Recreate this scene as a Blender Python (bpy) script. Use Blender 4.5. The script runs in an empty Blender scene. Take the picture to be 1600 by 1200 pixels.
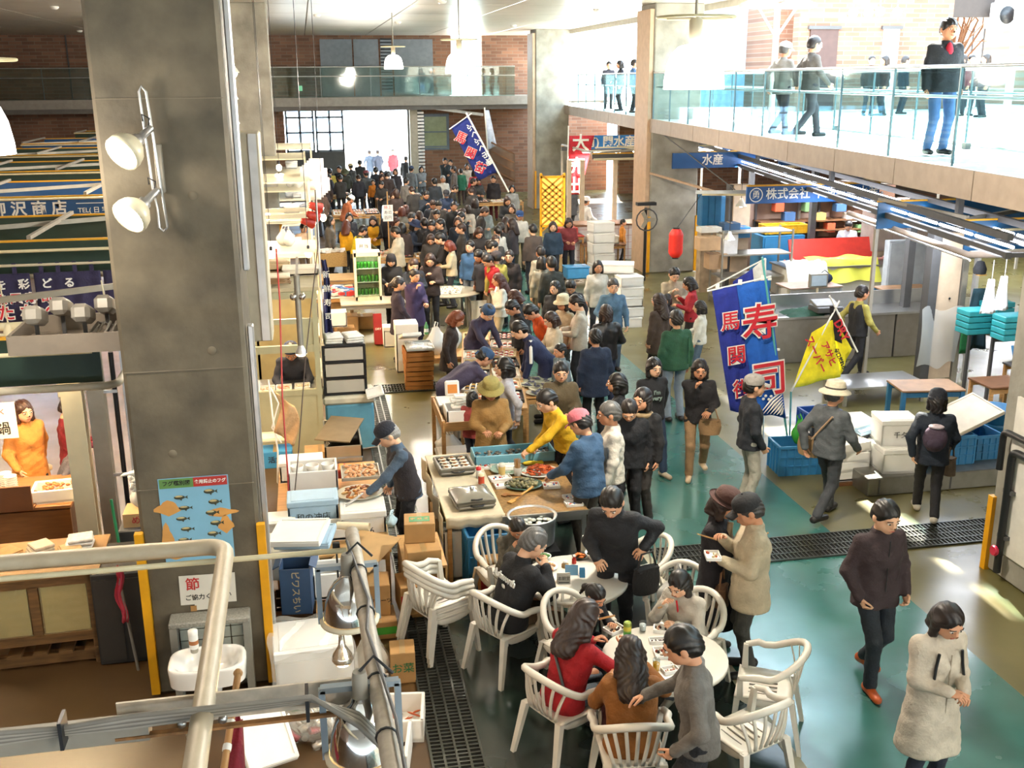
import bpy, math, random
import numpy as np
from mathutils import Matrix, Vector

# ------------------------------------------------------------------ camera
SC = bpy.context.scene
COL = SC.collection
random.seed(7); RNG = np.random.default_rng(7)
CF, CPITCH, CROLL, CYAW, CH = 1648.6, 0.28237, -0.0067, 0.18891, 5.13
_F = np.array([math.sin(CYAW)*math.cos(CPITCH), math.cos(CYAW)*math.cos(CPITCH), -math.sin(CPITCH)])
_R0 = np.array([math.cos(CYAW), -math.sin(CYAW), 0.0]); _U0 = np.cross(_R0, _F)
_R = math.cos(CROLL)*_R0 + math.sin(CROLL)*_U0
_U = -math.sin(CROLL)*_R0 + math.cos(CROLL)*_U0
cam = bpy.data.cameras.new('camera'); cam.sensor_fit = 'HORIZONTAL'; cam.sensor_width = 36
cam.lens = CF*36/1600; cam.clip_end = 400; cam.clip_start = 0.05
camo = bpy.data.objects.new('camera', cam); COL.objects.link(camo)
camo.matrix_world = Matrix(((_R[0], _U[0], -_F[0], 0), (_R[1], _U[1], -_F[1], 0), (_R[2], _U[2], -_F[2], CH), (0, 0, 0, 1)))
SC.camera = camo

# ------------------------------------------------------------------ sky, sun, exposure
SC.view_settings.view_transform = 'Standard'; SC.view_settings.look = 'None'
SC.view_settings.gamma = 1.0; SC.view_settings.use_curve_mapping = False
SC.view_settings.exposure = 0.75
SC.cycles.use_denoising = True
SC.cycles.use_adaptive_sampling = True; SC.cycles.adaptive_threshold = 0.025
SC.cycles.max_bounces = 7; SC.cycles.diffuse_bounces = 4; SC.cycles.glossy_bounces = 4
SC.cycles.transparent_max_bounces = 9; SC.cycles.sample_clamp_indirect = 6.0
SC.cycles.caustics_reflective = False; SC.cycles.caustics_refractive = False
W = bpy.data.worlds.new('sky'); SC.world = W; W.use_nodes = True
bg = W.node_tree.nodes['Background']; bg.inputs[0].default_value = (0.70, 0.86, 1.0, 1); bg.inputs[1].default_value = 8.0
sun = bpy.data.lights.new('sun', 'SUN'); sun.energy = 40.0; sun.angle = 0.02; sun.color = (1.0, 0.93, 0.80)
suno = bpy.data.objects.new('sun', sun); COL.objects.link(suno)
_sd = Vector((-0.155, -0.66, -0.735)); suno.rotation_euler = _sd.to_track_quat('-Z', 'Y').to_euler()

def G(px, py, z=0.0):
    d = _F*CF + _R*(px-800) - _U*(py-600)
    t = (z-CH)/d[2]; return Vector((d[0]*t, d[1]*t, z))
def GY(px, py, Y):
    d = _F*CF + _R*(px-800) - _U*(py-600)
    t = Y/d[1]; return Vector((d[0]*t, Y, CH+d[2]*t))

# ------------------------------------------------------------------ materials
def lin(h):
    if isinstance(h, (tuple, list)): return tuple(h[:3])
    h = h.lstrip('#'); c = [int(h[i:i+2], 16)/255 for i in (0, 2, 4)]
    return tuple((x/12.92 if x <= .04045 else ((x+.055)/1.055)**2.4) for x in c)
_MC = {}
def M(name, col='808080', rough=.5, metal=0., var=.10, scale=6., bump=0., bscale=60., spec=.5, emit=0., coat=0., stretch=None, trans=0., col2=None, alpha=1.):
    key = (name, str(col), rough, metal, emit)
    if key in _MC: return _MC[key]
    m = bpy.data.materials.new(name); m.use_nodes = True
    nt = m.node_tree; N = nt.nodes; L = nt.links; b = N['Principled BSDF']
    c = lin(col)
    b.inputs['Roughness'].default_value = rough; b.inputs['Metallic'].default_value = metal
    b.inputs['Specular IOR Level'].default_value = spec
    b.inputs['Base Color'].default_value = (*c, 1)
    if coat: b.inputs['Coat Weight'].default_value = coat
    if trans: b.inputs['Transmission Weight'].default_value = trans
    if emit:
        b.inputs['Emission Color'].default_value = (*c, 1); b.inputs['Emission Strength'].default_value = emit
    if var or bump:
        tc = N.new('ShaderNodeTexCoord'); src = tc.outputs['Object']
        if stretch:
            mp = N.new('ShaderNodeMapping'); mp.inputs['Scale'].default_value = stretch
            L.new(src, mp.inputs['Vector']); src = mp.outputs['Vector']
        if var and not emit:
            n = N.new('ShaderNodeTexNoise'); n.inputs['Scale'].default_value = scale; n.inputs['Detail'].default_value = 5
            L.new(src, n.inputs['Vector'])
            r = N.new('ShaderNodeValToRGB'); r.color_ramp.elements[0].position = .3; r.color_ramp.elements[1].position = .7
            c2 = lin(col2) if col2 else tuple(min(1, x*(1+var)) for x in c)
            c1 = tuple(x*(1-var) for x in c) if not col2 else c
            r.color_ramp.elements[0].color = (*c1, 1); r.color_ramp.elements[1].color = (*c2, 1)
            L.new(n.outputs['Fac'], r.inputs['Fac']); L.new(r.outputs['Color'], b.inputs['Base Color'])
        if bump:
            n2 = N.new('ShaderNodeTexNoise'); n2.inputs['Scale'].default_value = bscale; n2.inputs['Detail'].default_value = 3
            L.new(src, n2.inputs['Vector'])
            bp = N.new('ShaderNodeBump'); bp.inputs['Strength'].default_value = bump; bp.inputs['Distance'].default_value = .02
            L.new(n2.outputs['Fac'], bp.inputs['Height']); L.new(bp.outputs['Normal'], b.inputs['Normal'])
    _MC[key] = m; return m
def glass(name, tint='d8ecf0', clear=.85, rough=.03, refl=.10):
    if name in _MC: return _MC[name]
    m = bpy.data.materials.new(name); m.use_nodes = True; nt = m.node_tree; N = nt.nodes; L = nt.links
    for n in list(N): N.remove(n)
    o = N.new('ShaderNodeOutputMaterial'); mx = N.new('ShaderNodeMixShader'); t = N.new('ShaderNodeBsdfTransparent'); g = N.new('ShaderNodeBsdfGlossy')
    t.inputs[0].default_value = (*[x*clear for x in lin(tint)], 1); g.inputs['Roughness'].default_value = rough
    mx.inputs[0].default_value = refl; L.new(t.outputs[0], mx.inputs[1]); L.new(g.outputs[0], mx.inputs[2]); L.new(mx.outputs[0], o.inputs[0])
    _MC[name] = m; return m
def film(name, tint='e8ecea', fac=.55):
    "thin translucent plastic"
    if name in _MC: return _MC[name]
    m = bpy.data.materials.new(name); m.use_nodes = True; nt = m.node_tree; N = nt.nodes; L = nt.links
    b = N['Principled BSDF']; b.inputs['Base Color'].default_value = (*lin(tint), 1); b.inputs['Roughness'].default_value = .25
    t = N.new('ShaderNodeBsdfTransparent'); mx = N.new('ShaderNodeMixShader'); mx.inputs[0].default_value = fac
    L.new(t.outputs[0], mx.inputs[1]); L.new(b.outputs[0], mx.inputs[2]); L.new(mx.outputs[0], N['Material Output'].inputs[0])
    _MC[name] = m; return m
def glow(name, col, strength):
    key = ('glow', name, col, strength)
    if key in _MC: return _MC[key]
    m = bpy.data.materials.new(name); m.use_nodes = True; nt = m.node_tree; N = nt.nodes
    for n in list(N): N.remove(n)
    o = N.new('ShaderNodeOutputMaterial'); e = N.new('ShaderNodeEmission')
    e.inputs[0].default_value = (*lin(col), 1); e.inputs[1].default_value = strength; nt.links.new(e.outputs[0], o.inputs[0])
    _MC[key] = m; return m

# ------------------------------------------------------------------ mesh builder
def rotm(rx=0, ry=0, rz=0):
    return Matrix.Rotation(math.radians(rz), 3, 'Z') @ Matrix.Rotation(math.radians(ry), 3, 'Y') @ Matrix.Rotation(math.radians(rx), 3, 'X')
class MB:
    def __init__(s): s.v = []; s.f = []; s.m = []; s.sm = []
    def add(s, vs, fs, mi=0, smooth=False):
        o = len(s.v); s.v += [tuple(v) for v in vs]
        for f in fs: s.f.append(tuple(i+o for i in f)); s.m.append(mi); s.sm.append(smooth)
        return s
    def box(s, c, d, rz=0, mi=0, rx=0, ry=0, b=0.):
        R = rotm(rx, ry, rz); c = Vector(c); hx, hy, hz = d[0]/2, d[1]/2, d[2]/2
        if b <= 0:
            vs = [c + R @ Vector((x*hx, y*hy, z*hz)) for x in (-1, 1) for y in (-1, 1) for z in (-1, 1)]
            fs = [(0, 1, 3, 2), (4, 6, 7, 5), (0, 4, 5, 1), (2, 3, 7, 6), (0, 2, 6, 4), (1, 5, 7, 3)]
            return s.add(vs, fs, mi)
        b = min(b, hx*.9, hy*.9, hz*.9); vs = []; ix = {}
        for x in (-1, 1):
            for y in (-1, 1):
                for z in (-1, 1):
                    for a, w in enumerate(((hx, hy-b, hz-b), (hx-b, hy, hz-b), (hx-b, hy-b, hz))):
                        ix[x, y, z, a] = len(vs); vs.append(c + R @ Vector((x*w[0], y*w[1], z*w[2])))
        fs = []
        q = lambda *k: fs.append([ix[i] for i in k])
        for e in (-1, 1):
            q((e, -1, -1, 0), (e, 1, -1, 0), (e, 1, 1, 0), (e, -1, 1, 0)); q((-1, e, -1, 1), (1, e, -1, 1), (1, e, 1, 1), (-1, e, 1, 1)); q((-1, -1, e, 2), (1, -1, e, 2), (1, 1, e, 2), (-1, 1, e, 2))
            for g in (-1, 1):
                q((e, g, -1, 0), (e, g, -1, 1), (e, g, 1, 1), (e, g, 1, 0)); q((e, -1, g, 0), (e, -1, g, 2), (e, 1, g, 2), (e, 1, g, 0)); q((-1, e, g, 1), (-1, e, g, 2), (1, e, g, 2), (1, e, g, 1))
                for h in (-1, 1): q((e, g, h, 0), (e, g, h, 1), (e, g, h, 2))
        return s.add(vs, fs, mi)
    def tube(s, pts, r, n=8, mi=0, caps=True, smooth=True, closed=False):
        pts = [Vector(p) for p in pts]; k = len(pts); rs = r if isinstance(r, (list, tuple)) else [r]*k
        vs = []; up = None
        for i, p in enumerate(pts):
            a = pts[i-1] if (i > 0 or closed) else p; c = pts[(i+1) % k] if (i < k-1 or closed) else p
            t = (c-a).normalized()
            if up is None:
                up = Vector((0, 0, 1)) if abs(t.z) < .9 else Vector((1, 0, 0))
            u = (up - t*up.dot(t)).normalized(); w = t.cross(u); up = u
            for j in range(n):
                an = 2*math.pi*j/n; vs.append(p + (u*math.cos(an)+w*math.sin(an))*rs[i])
        fs = []
        for i in range(k if closed else k-1):
            for j in range(n):
                i2 = (i+1) % k; fs.append((i*n+j, i*n+(j+1) % n, i2*n+(j+1) % n, i2*n+j))
        s.add(vs, fs, mi, smooth)
        if caps and not closed: s.add(vs[:n][::-1], [tuple(range(n))], mi); s.add(vs[-n:], [tuple(range(n))], mi)
        return s
    def bar(s, a, b, w, h=None, mi=0, up=(0, 0, 1)):
        a, b = Vector(a), Vector(b); h = h or w; t = (b-a).normalized(); up = Vector(up)
        if abs(t.dot(up)) > .98: up = Vector((0, 1, 0))
        u = t.cross(up).normalized(); v = u.cross(t)
        vs = [p + u*x*w/2 + v*y*h/2 for p in (a, b) for x, y in ((-1, -1), (1, -1), (1, 1), (-1, 1))]
        return s.add(vs, [(0, 3, 2, 1), (4, 5, 6, 7), (0, 1, 5, 4), (1, 2, 6, 5), (2, 3, 7, 6), (3, 0, 4, 7)], mi)
    def lathe(s, prof, n=16, c=(0, 0, 0), mi=0, smooth=True, T=None, sx=1., sy=1., caps=True):
        c = Vector(c); vs = []
        for r, z in prof:
            for j in range(n):
                a = 2*math.pi*j/n; p = Vector((r*math.cos(a)*sx, r*math.sin(a)*sy, z))
                vs.append(c + (T @ p if T else p))
        fs = [(i*n+j, i*n+(j+1) % n, (i+1)*n+(j+1) % n, (i+1)*n+j) for i in range(len(prof)-1) for j in range(n)]
        s.add(vs, fs, mi, smooth)
        if not caps: return s
        if prof[0][0] > 1e-4: s.add(vs[:n][::-1], [tuple(range(n))], mi)
        if prof[-1][0] > 1e-4: s.add(vs[-n:], [tuple(range(n))], mi)
        return s
    def prism(s, poly, z0, z1, mi=0):
        n = len(poly); vs = [(x, y, z0) for x, y in poly] + [(x, y, z1) for x, y in poly]
        return s.add(vs, [tuple(range(n))[::-1], tuple(range(n, 2*n))] + [(i, (i+1) % n, n+(i+1) % n, n+i) for i in range(n)], mi)
    def grid(s, fn, nu, nv, mi=0, smooth=True, thick=0.):
        vs = [Vector(fn(i/nu, j/nv)) for j in range(nv+1) for i in range(nu+1)]; w = nu+1
        fs = [(j*w+i, j*w+i+1, (j+1)*w+i+1, (j+1)*w+i) for j in range(nv) for i in range(nu)]
        if thick:
            nn = (vs[1]-vs[0]).cross(vs[w]-vs[0]).normalized()*thick; k = len(vs); vs += [v-nn for v in vs]
            fs += [tuple(a+k for a in f[::-1]) for f in fs]
            edge = [i for i in range(w)] + [j*w+nu for j in range(1, nv+1)] + [nv*w+i for i in range(nu-1, -1, -1)] + [j*w for j in range(nv-1, 0, -1)]
            fs += [(edge[(i+1) % len(edge)], edge[i], edge[i]+k, edge[(i+1) % len(edge)]+k) for i in range(len(edge))]
        return s.add(vs, fs, mi, smooth)
    def sphere(s, c, r, n=10, mi=0, m=6, R=None):
        r = (r, r, r) if isinstance(r, (int, float)) else r; c = Vector(c)
        vs = []
        for i in range(1, m):
            a = math.pi*i/m
            for j in range(n):
                b = 2*math.pi*j/n; p = Vector((r[0]*math.sin(a)*math.cos(b), r[1]*math.sin(a)*math.sin(b), r[2]*math.cos(a)))
                vs.append(c + (R @ p if R else p))
        t = Vector((0, 0, r[2])); t = R @ t if R else t
        vs += [c+t, c-t]; k = len(vs)-2
        fs = [(i*n+j, (i+1)*n+j, (i+1)*n+(j+1) % n, i*n+(j+1) % n) for i in range(m-2) for j in range(n)]
        fs += [(k, j, (j+1) % n) for j in range(n)] + [(k+1, (m-2)*n+(j+1) % n, (m-2)*n+j) for j in range(n)]
        return s.add(vs, fs, mi, True)
    def mesh(s, name, mats):
        me = bpy.data.meshes.new(name); me.from_pydata(s.v, [], s.f)
        for m in (mats if isinstance(mats, (list, tuple)) else [mats]): me.materials.append(m)
        me.polygons.foreach_set('material_index', s.m); me.polygons.foreach_set('use_smooth', s.sm); me.update()
        return me
    def obj(s, name, mats, parent=None, loc=(0, 0, 0), rz=0., **tags):
        o = bpy.data.objects.new(name, s.mesh(name, mats)); COL.objects.link(o); o.parent = parent
        o.location = loc; o.rotation_euler = (0, 0, math.radians(rz)); tag(o, **tags); return o
def tag(o, label=None, cat=None, group=None, kind=None):
    if label: o['label'] = label
    if cat: o['category'] = cat
    if group: o['group'] = group
    if kind: o['kind'] = kind
    return o
def thing(name, label, cat, loc=(0, 0, 0), rz=0., group=None, rx=0., ry=0.):
    o = bpy.data.objects.new(name, None); COL.objects.link(o); o.location = loc; o.empty_display_size = .1
    o.rotation_euler = (math.radians(rx), math.radians(ry), math.radians(rz)); return tag(o, label, cat, group)
def dup(root, loc=None, rz=None, label=None, group=None, scale=None):
    r = root.copy(); COL.objects.link(r)
    if loc is not None: r.location = loc
    if rz is not None: r.rotation_euler = (root.rotation_euler[0], root.rotation_euler[1], math.radians(rz))
    if scale: r.scale = scale
    if label: r['label'] = label
    if group: r['group'] = group
    for ch in list(root.children):
        c = ch.copy(); COL.objects.link(c); c.parent = r
        for g in list(ch.children):
            d = g.copy(); COL.objects.link(d); d.parent = c
    return r
def share(name, me, parent=None, loc=(0, 0, 0), rz=0., rot=None, scale=None, **tags):
    o = bpy.data.objects.new(name, me); COL.objects.link(o); o.parent = parent; o.location = loc
    o.rotation_euler = rot if rot else (0, 0, math.radians(rz))
    if scale: o.scale = scale
    return tag(o, **tags)
def lamp(name, kind, loc, energy, col='ffe8c8', size=.1, to=None, spot=None, parent=None, sy=None):
    l = bpy.data.lights.new(name, kind); l.energy = energy; l.color = lin(col)
    if kind == 'AREA':
        l.size = size
        if sy: l.shape = 'RECTANGLE'; l.size_y = sy
    else: l.shadow_soft_size = size
    if spot: l.spot_size = math.radians(spot); l.spot_blend = .5
    o = bpy.data.objects.new(name, l); COL.objects.link(o); o.location = loc; o.parent = parent
    if to is not None: o.rotation_euler = (Vector(to)-Vector(loc)).to_track_quat('-Z', 'Y').to_euler()
    return o
def text(body, size, mat, name='lettering', parent=None, M4=None, depth=.002, bold=0., vertical=False, sx=1.):
    "flat lettering centred on its own origin, lying in local XZ (reads from -Y)"
    cu = bpy.data.curves.new(name, 'FONT'); cu.size = size; cu.extrude = depth; cu.offset = bold
    cu.align_x = 'CENTER'; cu.align_y = 'CENTER'; cu.resolution_u = 2
    cu.body = '\n'.join(body) if vertical else body
    if vertical: cu.space_line = .95
    t = bpy.data.objects.new(name, cu); COL.objects.link(t)
    me = bpy.data.meshes.new_from_object(t)
    bpy.data.objects.remove(t); bpy.data.curves.remove(cu)
    me.transform(Matrix.Rotation(math.pi/2, 4, 'X') @ Matrix.Diagonal((sx, 1, 1, 1)))
    me.materials.clear(); me.materials.append(mat)
    o = bpy.data.objects.new(name, me); COL.objects.link(o); o.parent = parent
    if M4 is not None: o.matrix_local = M4
    return o
def TM(loc, rx=0, ry=0, rz=0): return Matrix.Translation(Vector(loc)) @ rotm(rx, ry, rz).to_4x4()

# ================================================================== SETTING
def brick_mat(name, c1, c2, mortar, scale=1., rough=.85):
    m = bpy.data.materials.new(name); m.use_nodes = True; nt = m.node_tree; N = nt.nodes; L = nt.links; b = N['Principled BSDF']
    tc = N.new('ShaderNodeTexCoord'); mp = N.new('ShaderNodeMapping'); mp.inputs['Rotation'].default_value = (math.pi/2, 0, 0)
    br = N.new('ShaderNodeTexBrick'); br.inputs['Scale'].default_value = scale
    br.inputs['Color1'].default_value = (*lin(c1), 1); br.inputs['Color2'].default_value = (*lin(c2), 1); br.inputs['Mortar'].default_value = (*lin(mortar), 1)
    br.inputs['Brick Width'].default_value = .5; br.inputs['Row Height'].default_value = .14; br.inputs['Mortar Size'].default_value = .012
    L.new(tc.outputs['Object'], mp.inputs[0]); L.new(mp.outputs[0], br.inputs['Vector'])
    n = N.new('ShaderNodeTexNoise'); n.inputs['Scale'].default_value = .8; L.new(tc.outputs['Object'], n.inputs['Vector'])
    mx = N.new('ShaderNodeMixRGB'); mx.blend_type = 'MULTIPLY'; mx.inputs[0].default_value = .5
    L.new(br.outputs['Color'], mx.inputs[1]); L.new(n.outputs['Fac'], mx.inputs[2]); L.new(mx.outputs[0], b.inputs['Base Color'])
    b.inputs['Roughness'].default_value = rough; return m
def floor_mat(name, c1, c2, wet=.18, dry=.5, scale=.9, joint=0.):
    "painted / bare concrete with wet patches"
    m = bpy.data.materials.new(name); m.use_nodes = True; nt = m.node_tree; N = nt.nodes; L = nt.links; b = N['Principled BSDF']
    tc = N.new('ShaderNodeTexCoord')
    def noise(s, d=6): n = N.new('ShaderNodeTexNoise'); n.inputs['Scale'].default_value = s; n.inputs['Detail'].default_value = d; L.new(tc.outputs['Object'], n.inputs['Vector']); return n
    def ramp(src, p0, c0, p1, cc): r = N.new('ShaderNodeValToRGB'); r.color_ramp.elements[0].position = p0; r.color_ramp.elements[0].color = (*c0, 1); r.color_ramp.elements[1].position = p1; r.color_ramp.elements[1].color = (*cc, 1); L.new(src, r.inputs['Fac']); return r
    r = ramp(noise(scale).outputs['Fac'], .35, lin(c1), .68, lin(c2)); L.new(r.outputs[0], b.inputs['Base Color'])
    r2 = ramp(noise(1.3, 5).outputs['Fac'], .2, (wet,)*3, .9, (dry,)*3); L.new(r2.outputs[0], b.inputs['Roughness'])
    bp = N.new('ShaderNodeBump'); bp.inputs['Strength'].default_value = .035; bp.inputs['Distance'].default_value = .02
    L.new(noise(9, 3).outputs['Fac'], bp.inputs['Height']); L.new(bp.outputs[0], b.inputs['Normal'])
    b.inputs['Specular IOR Level'].default_value = .9
    return m
m_conc = M('concrete', '939086', .75, var=.3, scale=2.2, bump=.15, bscale=25)
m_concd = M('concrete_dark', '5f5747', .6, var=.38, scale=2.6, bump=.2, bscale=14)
m_steel = M('stainless_steel', 'b4b5b4', .28, metal=.9, var=.06)
m_galv = M('galvanised_steel', '9b978c', .45, metal=.7, var=.1)
m_alu = M('aluminium', 'c9cacb', .35, metal=.8)
m_beige = M('beige_paint', 'c9bfa6', .45, var=.05)
m_cream = M('cream_paint', 'd9d2b4', .4, var=.05)
m_black = M('black_plastic', '17181b', .4)
m_dgrey = M('dark_grey_paint', '4b4b4c', .5)
m_greyp = M('grey_paint', '8f897d', .5)
m_yel = M('yellow_guard', 'e0a010', .45)
m_white = M('white_plastic', 'e9e8e2', .35, var=.03)
m_foam = M('white_foam', 'eeece6', .8, var=.03, bump=.08, bscale=200)
m_brick = brick_mat('brown_brick', 'a67a62', '84604e', '9a8878')
m_fgreen = floor_mat('green_floor', '2b5a54', '3b706a', .10, .40)
m_fdark = floor_mat('dark_green_floor', '15201c', '1f312a', .12, .42)
m_folive = floor_mat('olive_floor', '56522f', '6a6238', .2, .5)
m_fbrown = floor_mat('brown_floor', '46321a', '5a4122', .25, .55)
m_pit = M('pit_black', '08090a', .9, var=0)

def slab(name, x0, x1, y0, y1, z0, z1, mat, kind='structure', parent=None):
    return MB().box(((x0+x1)/2, (y0+y1)/2, (z0+z1)/2), (x1-x0, y1-y0, z1-z0)).obj(name, mat, parent, kind=kind)
# floor zones
slab('floor', -18, .70, -6, 49.2, -.12, 0, m_fbrown)
slab('floor_market_side', 1.10, 3.44, -6, 13.5, -.12, 0, m_fdark)
slab('floor_stall_side', 1.10, 3.44, 13.5, 49.2, -.12, 0, m_folive)
slab('floor_stall_gap', .70, 1.10, 17.3, 49.2, -.12, 0, m_folive)
slab('floor_aisle', 3.53, 5.79, -6, 49.2, -.12, 0, m_fgreen)
slab('floor_right_side', 5.79, 26, -6, 49.2, -.12, 0, m_folive)
slab('trim_1', 3.44, 3.53, -6, 49.2, -.12, .004, M('pale_kerb', 'a9a48c', .5, var=.2))
# drain grates
def grate(name, x0, x1, y0, y1, along='y', step=.05, lab=''):
    t = tag(MB().box(((x0+x1)/2, (y0+y1)/2, -.02 if 0 else .004), (x1-x0, y1-y0, .006)).obj(name, m_pit), kind='structure')
    b = MB()
    L0, L1 = (y0, y1) if along == 'y' else (x0, x1); w0, w1 = (x0, x1) if along == 'y' else (y0, y1)
    n = int((L1-L0)/step)
    for i in range(n):
        c = L0+(i+.5)*step
        b.box(((w0+w1)/2, c, .014) if along == 'y' else (c, (w0+w1)/2, .014), (w1-w0, .014, .014) if along == 'y' else (.014, w1-w0, .014))
    k = 5
    for i in range(k):
        c = w0+(w1-w0)*i/(k-1)
        b.box((c, (L0+L1)/2, .016) if along == 'y' else ((L0+L1)/2, c, .016), (.018, L1-L0, .018) if along == 'y' else (L1-L0, .018, .018))
    o = b.obj('bar_grid', M('grate_steel', '4a4d48', .35, metal=.6), t, kind='stuff')
    return t
grate('floor_grate', .70, 1.10, 3, 17.2)
grate('floor_grate', .95, 2.75, 17.25, 17.72, 'x')
grate('floor_grate', 3.56, 8.6, 9.86, 10.42, 'x')
slab('floor_grate_bed', .70, 1.10, -6, 17.25, -.12, 0, m_pit)
slab('floor_outside', -20, 30, 49.2, 95, -.14, -.02, M('pale_paving', 'd8d6d0', .8))

# ceiling
slab('ceiling_front', -18, 9.95, -8, 14.5, 7.0, 7.3, M('ceiling_void', '5a5650', .8))
slab('ceiling_mid', -18, 8.06, 14.5, 23, 7.0, 7.3, M('ceiling_void', '5a5650', .8))  # out-of-view edge shaped to let a sun streak and sky light through
for yy in (15.35, 16.05): slab('ceiling_sun_baffle', 8.06, 10.6, yy, yy+.14, 6.9, 7.2, m_conc)  # unseen bars added to break the sun streak into patches
cl = slab('ceiling', -18, 10.6, 23, 50, 7.0, 7.3, M('ceiling_void', '5a5650', .8))
m_ceil = M('ceiling_metal', 'd8d2c6', .32, metal=.25, var=.05, scale=1.)
pm = MB().box((0, 0, 0), (2.58, 3.96, .05), b=.012).mesh('panel', m_ceil)
for i in range(11):
    for j in range(14):
        if i < 9 or j >= 7 or (i < 10 and j < 5): share('panel', pm, cl, (-16.6+i*2.6, -5.6+j*4, 6.965))
MB().box((10.7, 36.5, 7.15), (.35, 27, .75)).obj('ceiling_edge_beam', M('pale_fascia', 'b8b3a8', .5), kind='structure')
# downlights recessed in the ceiling
for i, (x, y) in enumerate([(3.3, 37), (3.5, 27), (8.2, 30), (-6, 30), (-3.2, 40), (-8, 44), (7.6, 39), (.6, 33)]):
    d = thing('smoke_detector', 'small round ceiling detector, %s of eight counting from the lamps' % 'first second third fourth fifth sixth seventh eighth'.split()[i], 'detector', (x, y, 6.94), group='ceiling detectors')
    MB().lathe([(.11, 0), (.11, -.03), (.07, -.07), (.0, -.075)], 14).obj('housing', m_white, d)

# columns
def column(name, x0, x1, y0, y1, guards=True, strip=None, z1=6.95, mat=None):
    c = MB().box(((x0+x1)/2, (y0+y1)/2, z1/2), (x1-x0, y1-y0, z1), b=.03).obj(name, mat or m_conc, kind='structure')
    if guards:
        for x in (x0, x1):
            sgn = -1 if x == x0 else 1
            g = MB().box((x+sgn*.012, y0-.012, .78), (.07, .07, 1.5)); g.obj('corner_guard', m_yel, c)
    if strip:
        MB().box((x0-.06, (y0+y1)/2, 3.4), (.12, y1-y0-.1, 6.8), b=.01).obj('cable_duct', M('tan_duct', 'b99e83', .5), c)
    return c
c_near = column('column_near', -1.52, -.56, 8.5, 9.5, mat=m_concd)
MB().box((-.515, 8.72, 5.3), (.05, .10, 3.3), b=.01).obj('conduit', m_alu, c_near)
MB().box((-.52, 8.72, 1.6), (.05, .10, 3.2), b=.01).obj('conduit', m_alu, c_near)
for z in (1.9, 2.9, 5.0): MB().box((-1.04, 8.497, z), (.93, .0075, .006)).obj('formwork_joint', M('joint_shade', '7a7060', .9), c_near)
for x, z in ((-.86, 4.28), (-.82, 3.05), (-.72, 5.9), (-1.2, 2.2)):
    MB().lathe([(.035, 0), (.034, .0015), (.0, .002)], 12, T=rotm(90)).obj('tie_hole_plug', M('plug', '736a59', .8), c_near, (x, 8.497, z))
column('column_left_far', -1.75, -.72, 28, 29, mat=m_conc)
column('column_right', 8.98, 10.3, 27.2, 28.4, strip=True)
column('column_far', 9.1, 10.45, 42.2, 43.3, strip=True)
cr = column('column_right_near', 6.98, 8.3, 8.25, 9.3, z1=3.7, guards=False)
MB().box((6.965, 9.27, .42), (.06, .08, .84)).obj('corner_guard', m_yel, cr)
MB().box((6.965, 8.70, 1.15), (.03, .75, 1.7)).obj('cladding_sheet', M('white_sheet', 'd9d6cd', .4), cr)
# bridge on the right, gallery at the end
BX = lambda y: 7.42+.0893*(y-10)
zb = 4.08
bd = MB().prism([(BX(2), 2), (BX(2)+2.25, 2), (BX(47)+2.25, 47), (BX(47), 47)], zb-.30, zb-.02).obj('bridge_deck', M('pale_deck', 'd9d5cc', .6), kind='structure')
y = 3.0
fm = M('fascia_panel', '9b8b7b', .5)
while y < 46:
    MB().add([Vector((BX(yy)+dx, yy, z)) for yy in (y+.01, y+1.99) for dx in (-.03, .0) for z in (zb-.34, zb)], [(0, 1, 3, 2), (4, 6, 7, 5), (0, 4, 5, 1), (2, 3, 7, 6), (0, 2, 6, 4), (1, 5, 7, 3)]).obj('fascia_panel', fm, bd)
    y += 2
m_pane = glass('bridge_glass', 'e4f4f6', .99); m_post = M('glass_post', '5a6a70', .4, metal=.5)
def balustrade(name, p0, p1, z, step, h=1.12, lab='', rail=True, mat=None):
    p0, p1 = Vector((*p0, z)), Vector((*p1, z)); d = p1-p0; n = max(1, round(d.length/step)); an = math.degrees(math.atan2(d.y, d.x))
    t = thing(name, lab, 'balustrade', p0); st = d.length/n; u = d.normalized()
    pane = MB().box((st/2, 0, h/2), (st-.03, .014, h)).mesh('pane', mat or m_pane); post = MB().box((0, 0, h/2), (.022, .03, h)).mesh('post', m_post)
    for i in range(n):
        share('pane', pane, t, u*st*i, an); share('post', post, t, u*st*i, an)
    if rail:
        MB().tube([Vector((0, 0, h+.01)), d+Vector((0, 0, h+.01))], .022, 8).obj('top_rail', m_alu, t)
        nv = Vector((-u.y, u.x, 0))*-.10
        MB().tube([nv+Vector((0, 0, h*.70)), d+nv+Vector((0, 0, h*.70))], .02, 8).obj('handrail', m_alu, t)
    return t
balustrade('glass_balustrade', (BX(3)+.04, 3), (BX(41)+.04, 41), zb, 1.72, 1.14, 'glass balustrade along the near edge of the right walkway')
balustrade('glass_balustrade', (BX(3)+2.18, 3), (BX(41)+2.18, 41), zb, 1.72, 1.12, 'glass balustrade along the far edge of the right walkway')
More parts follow.
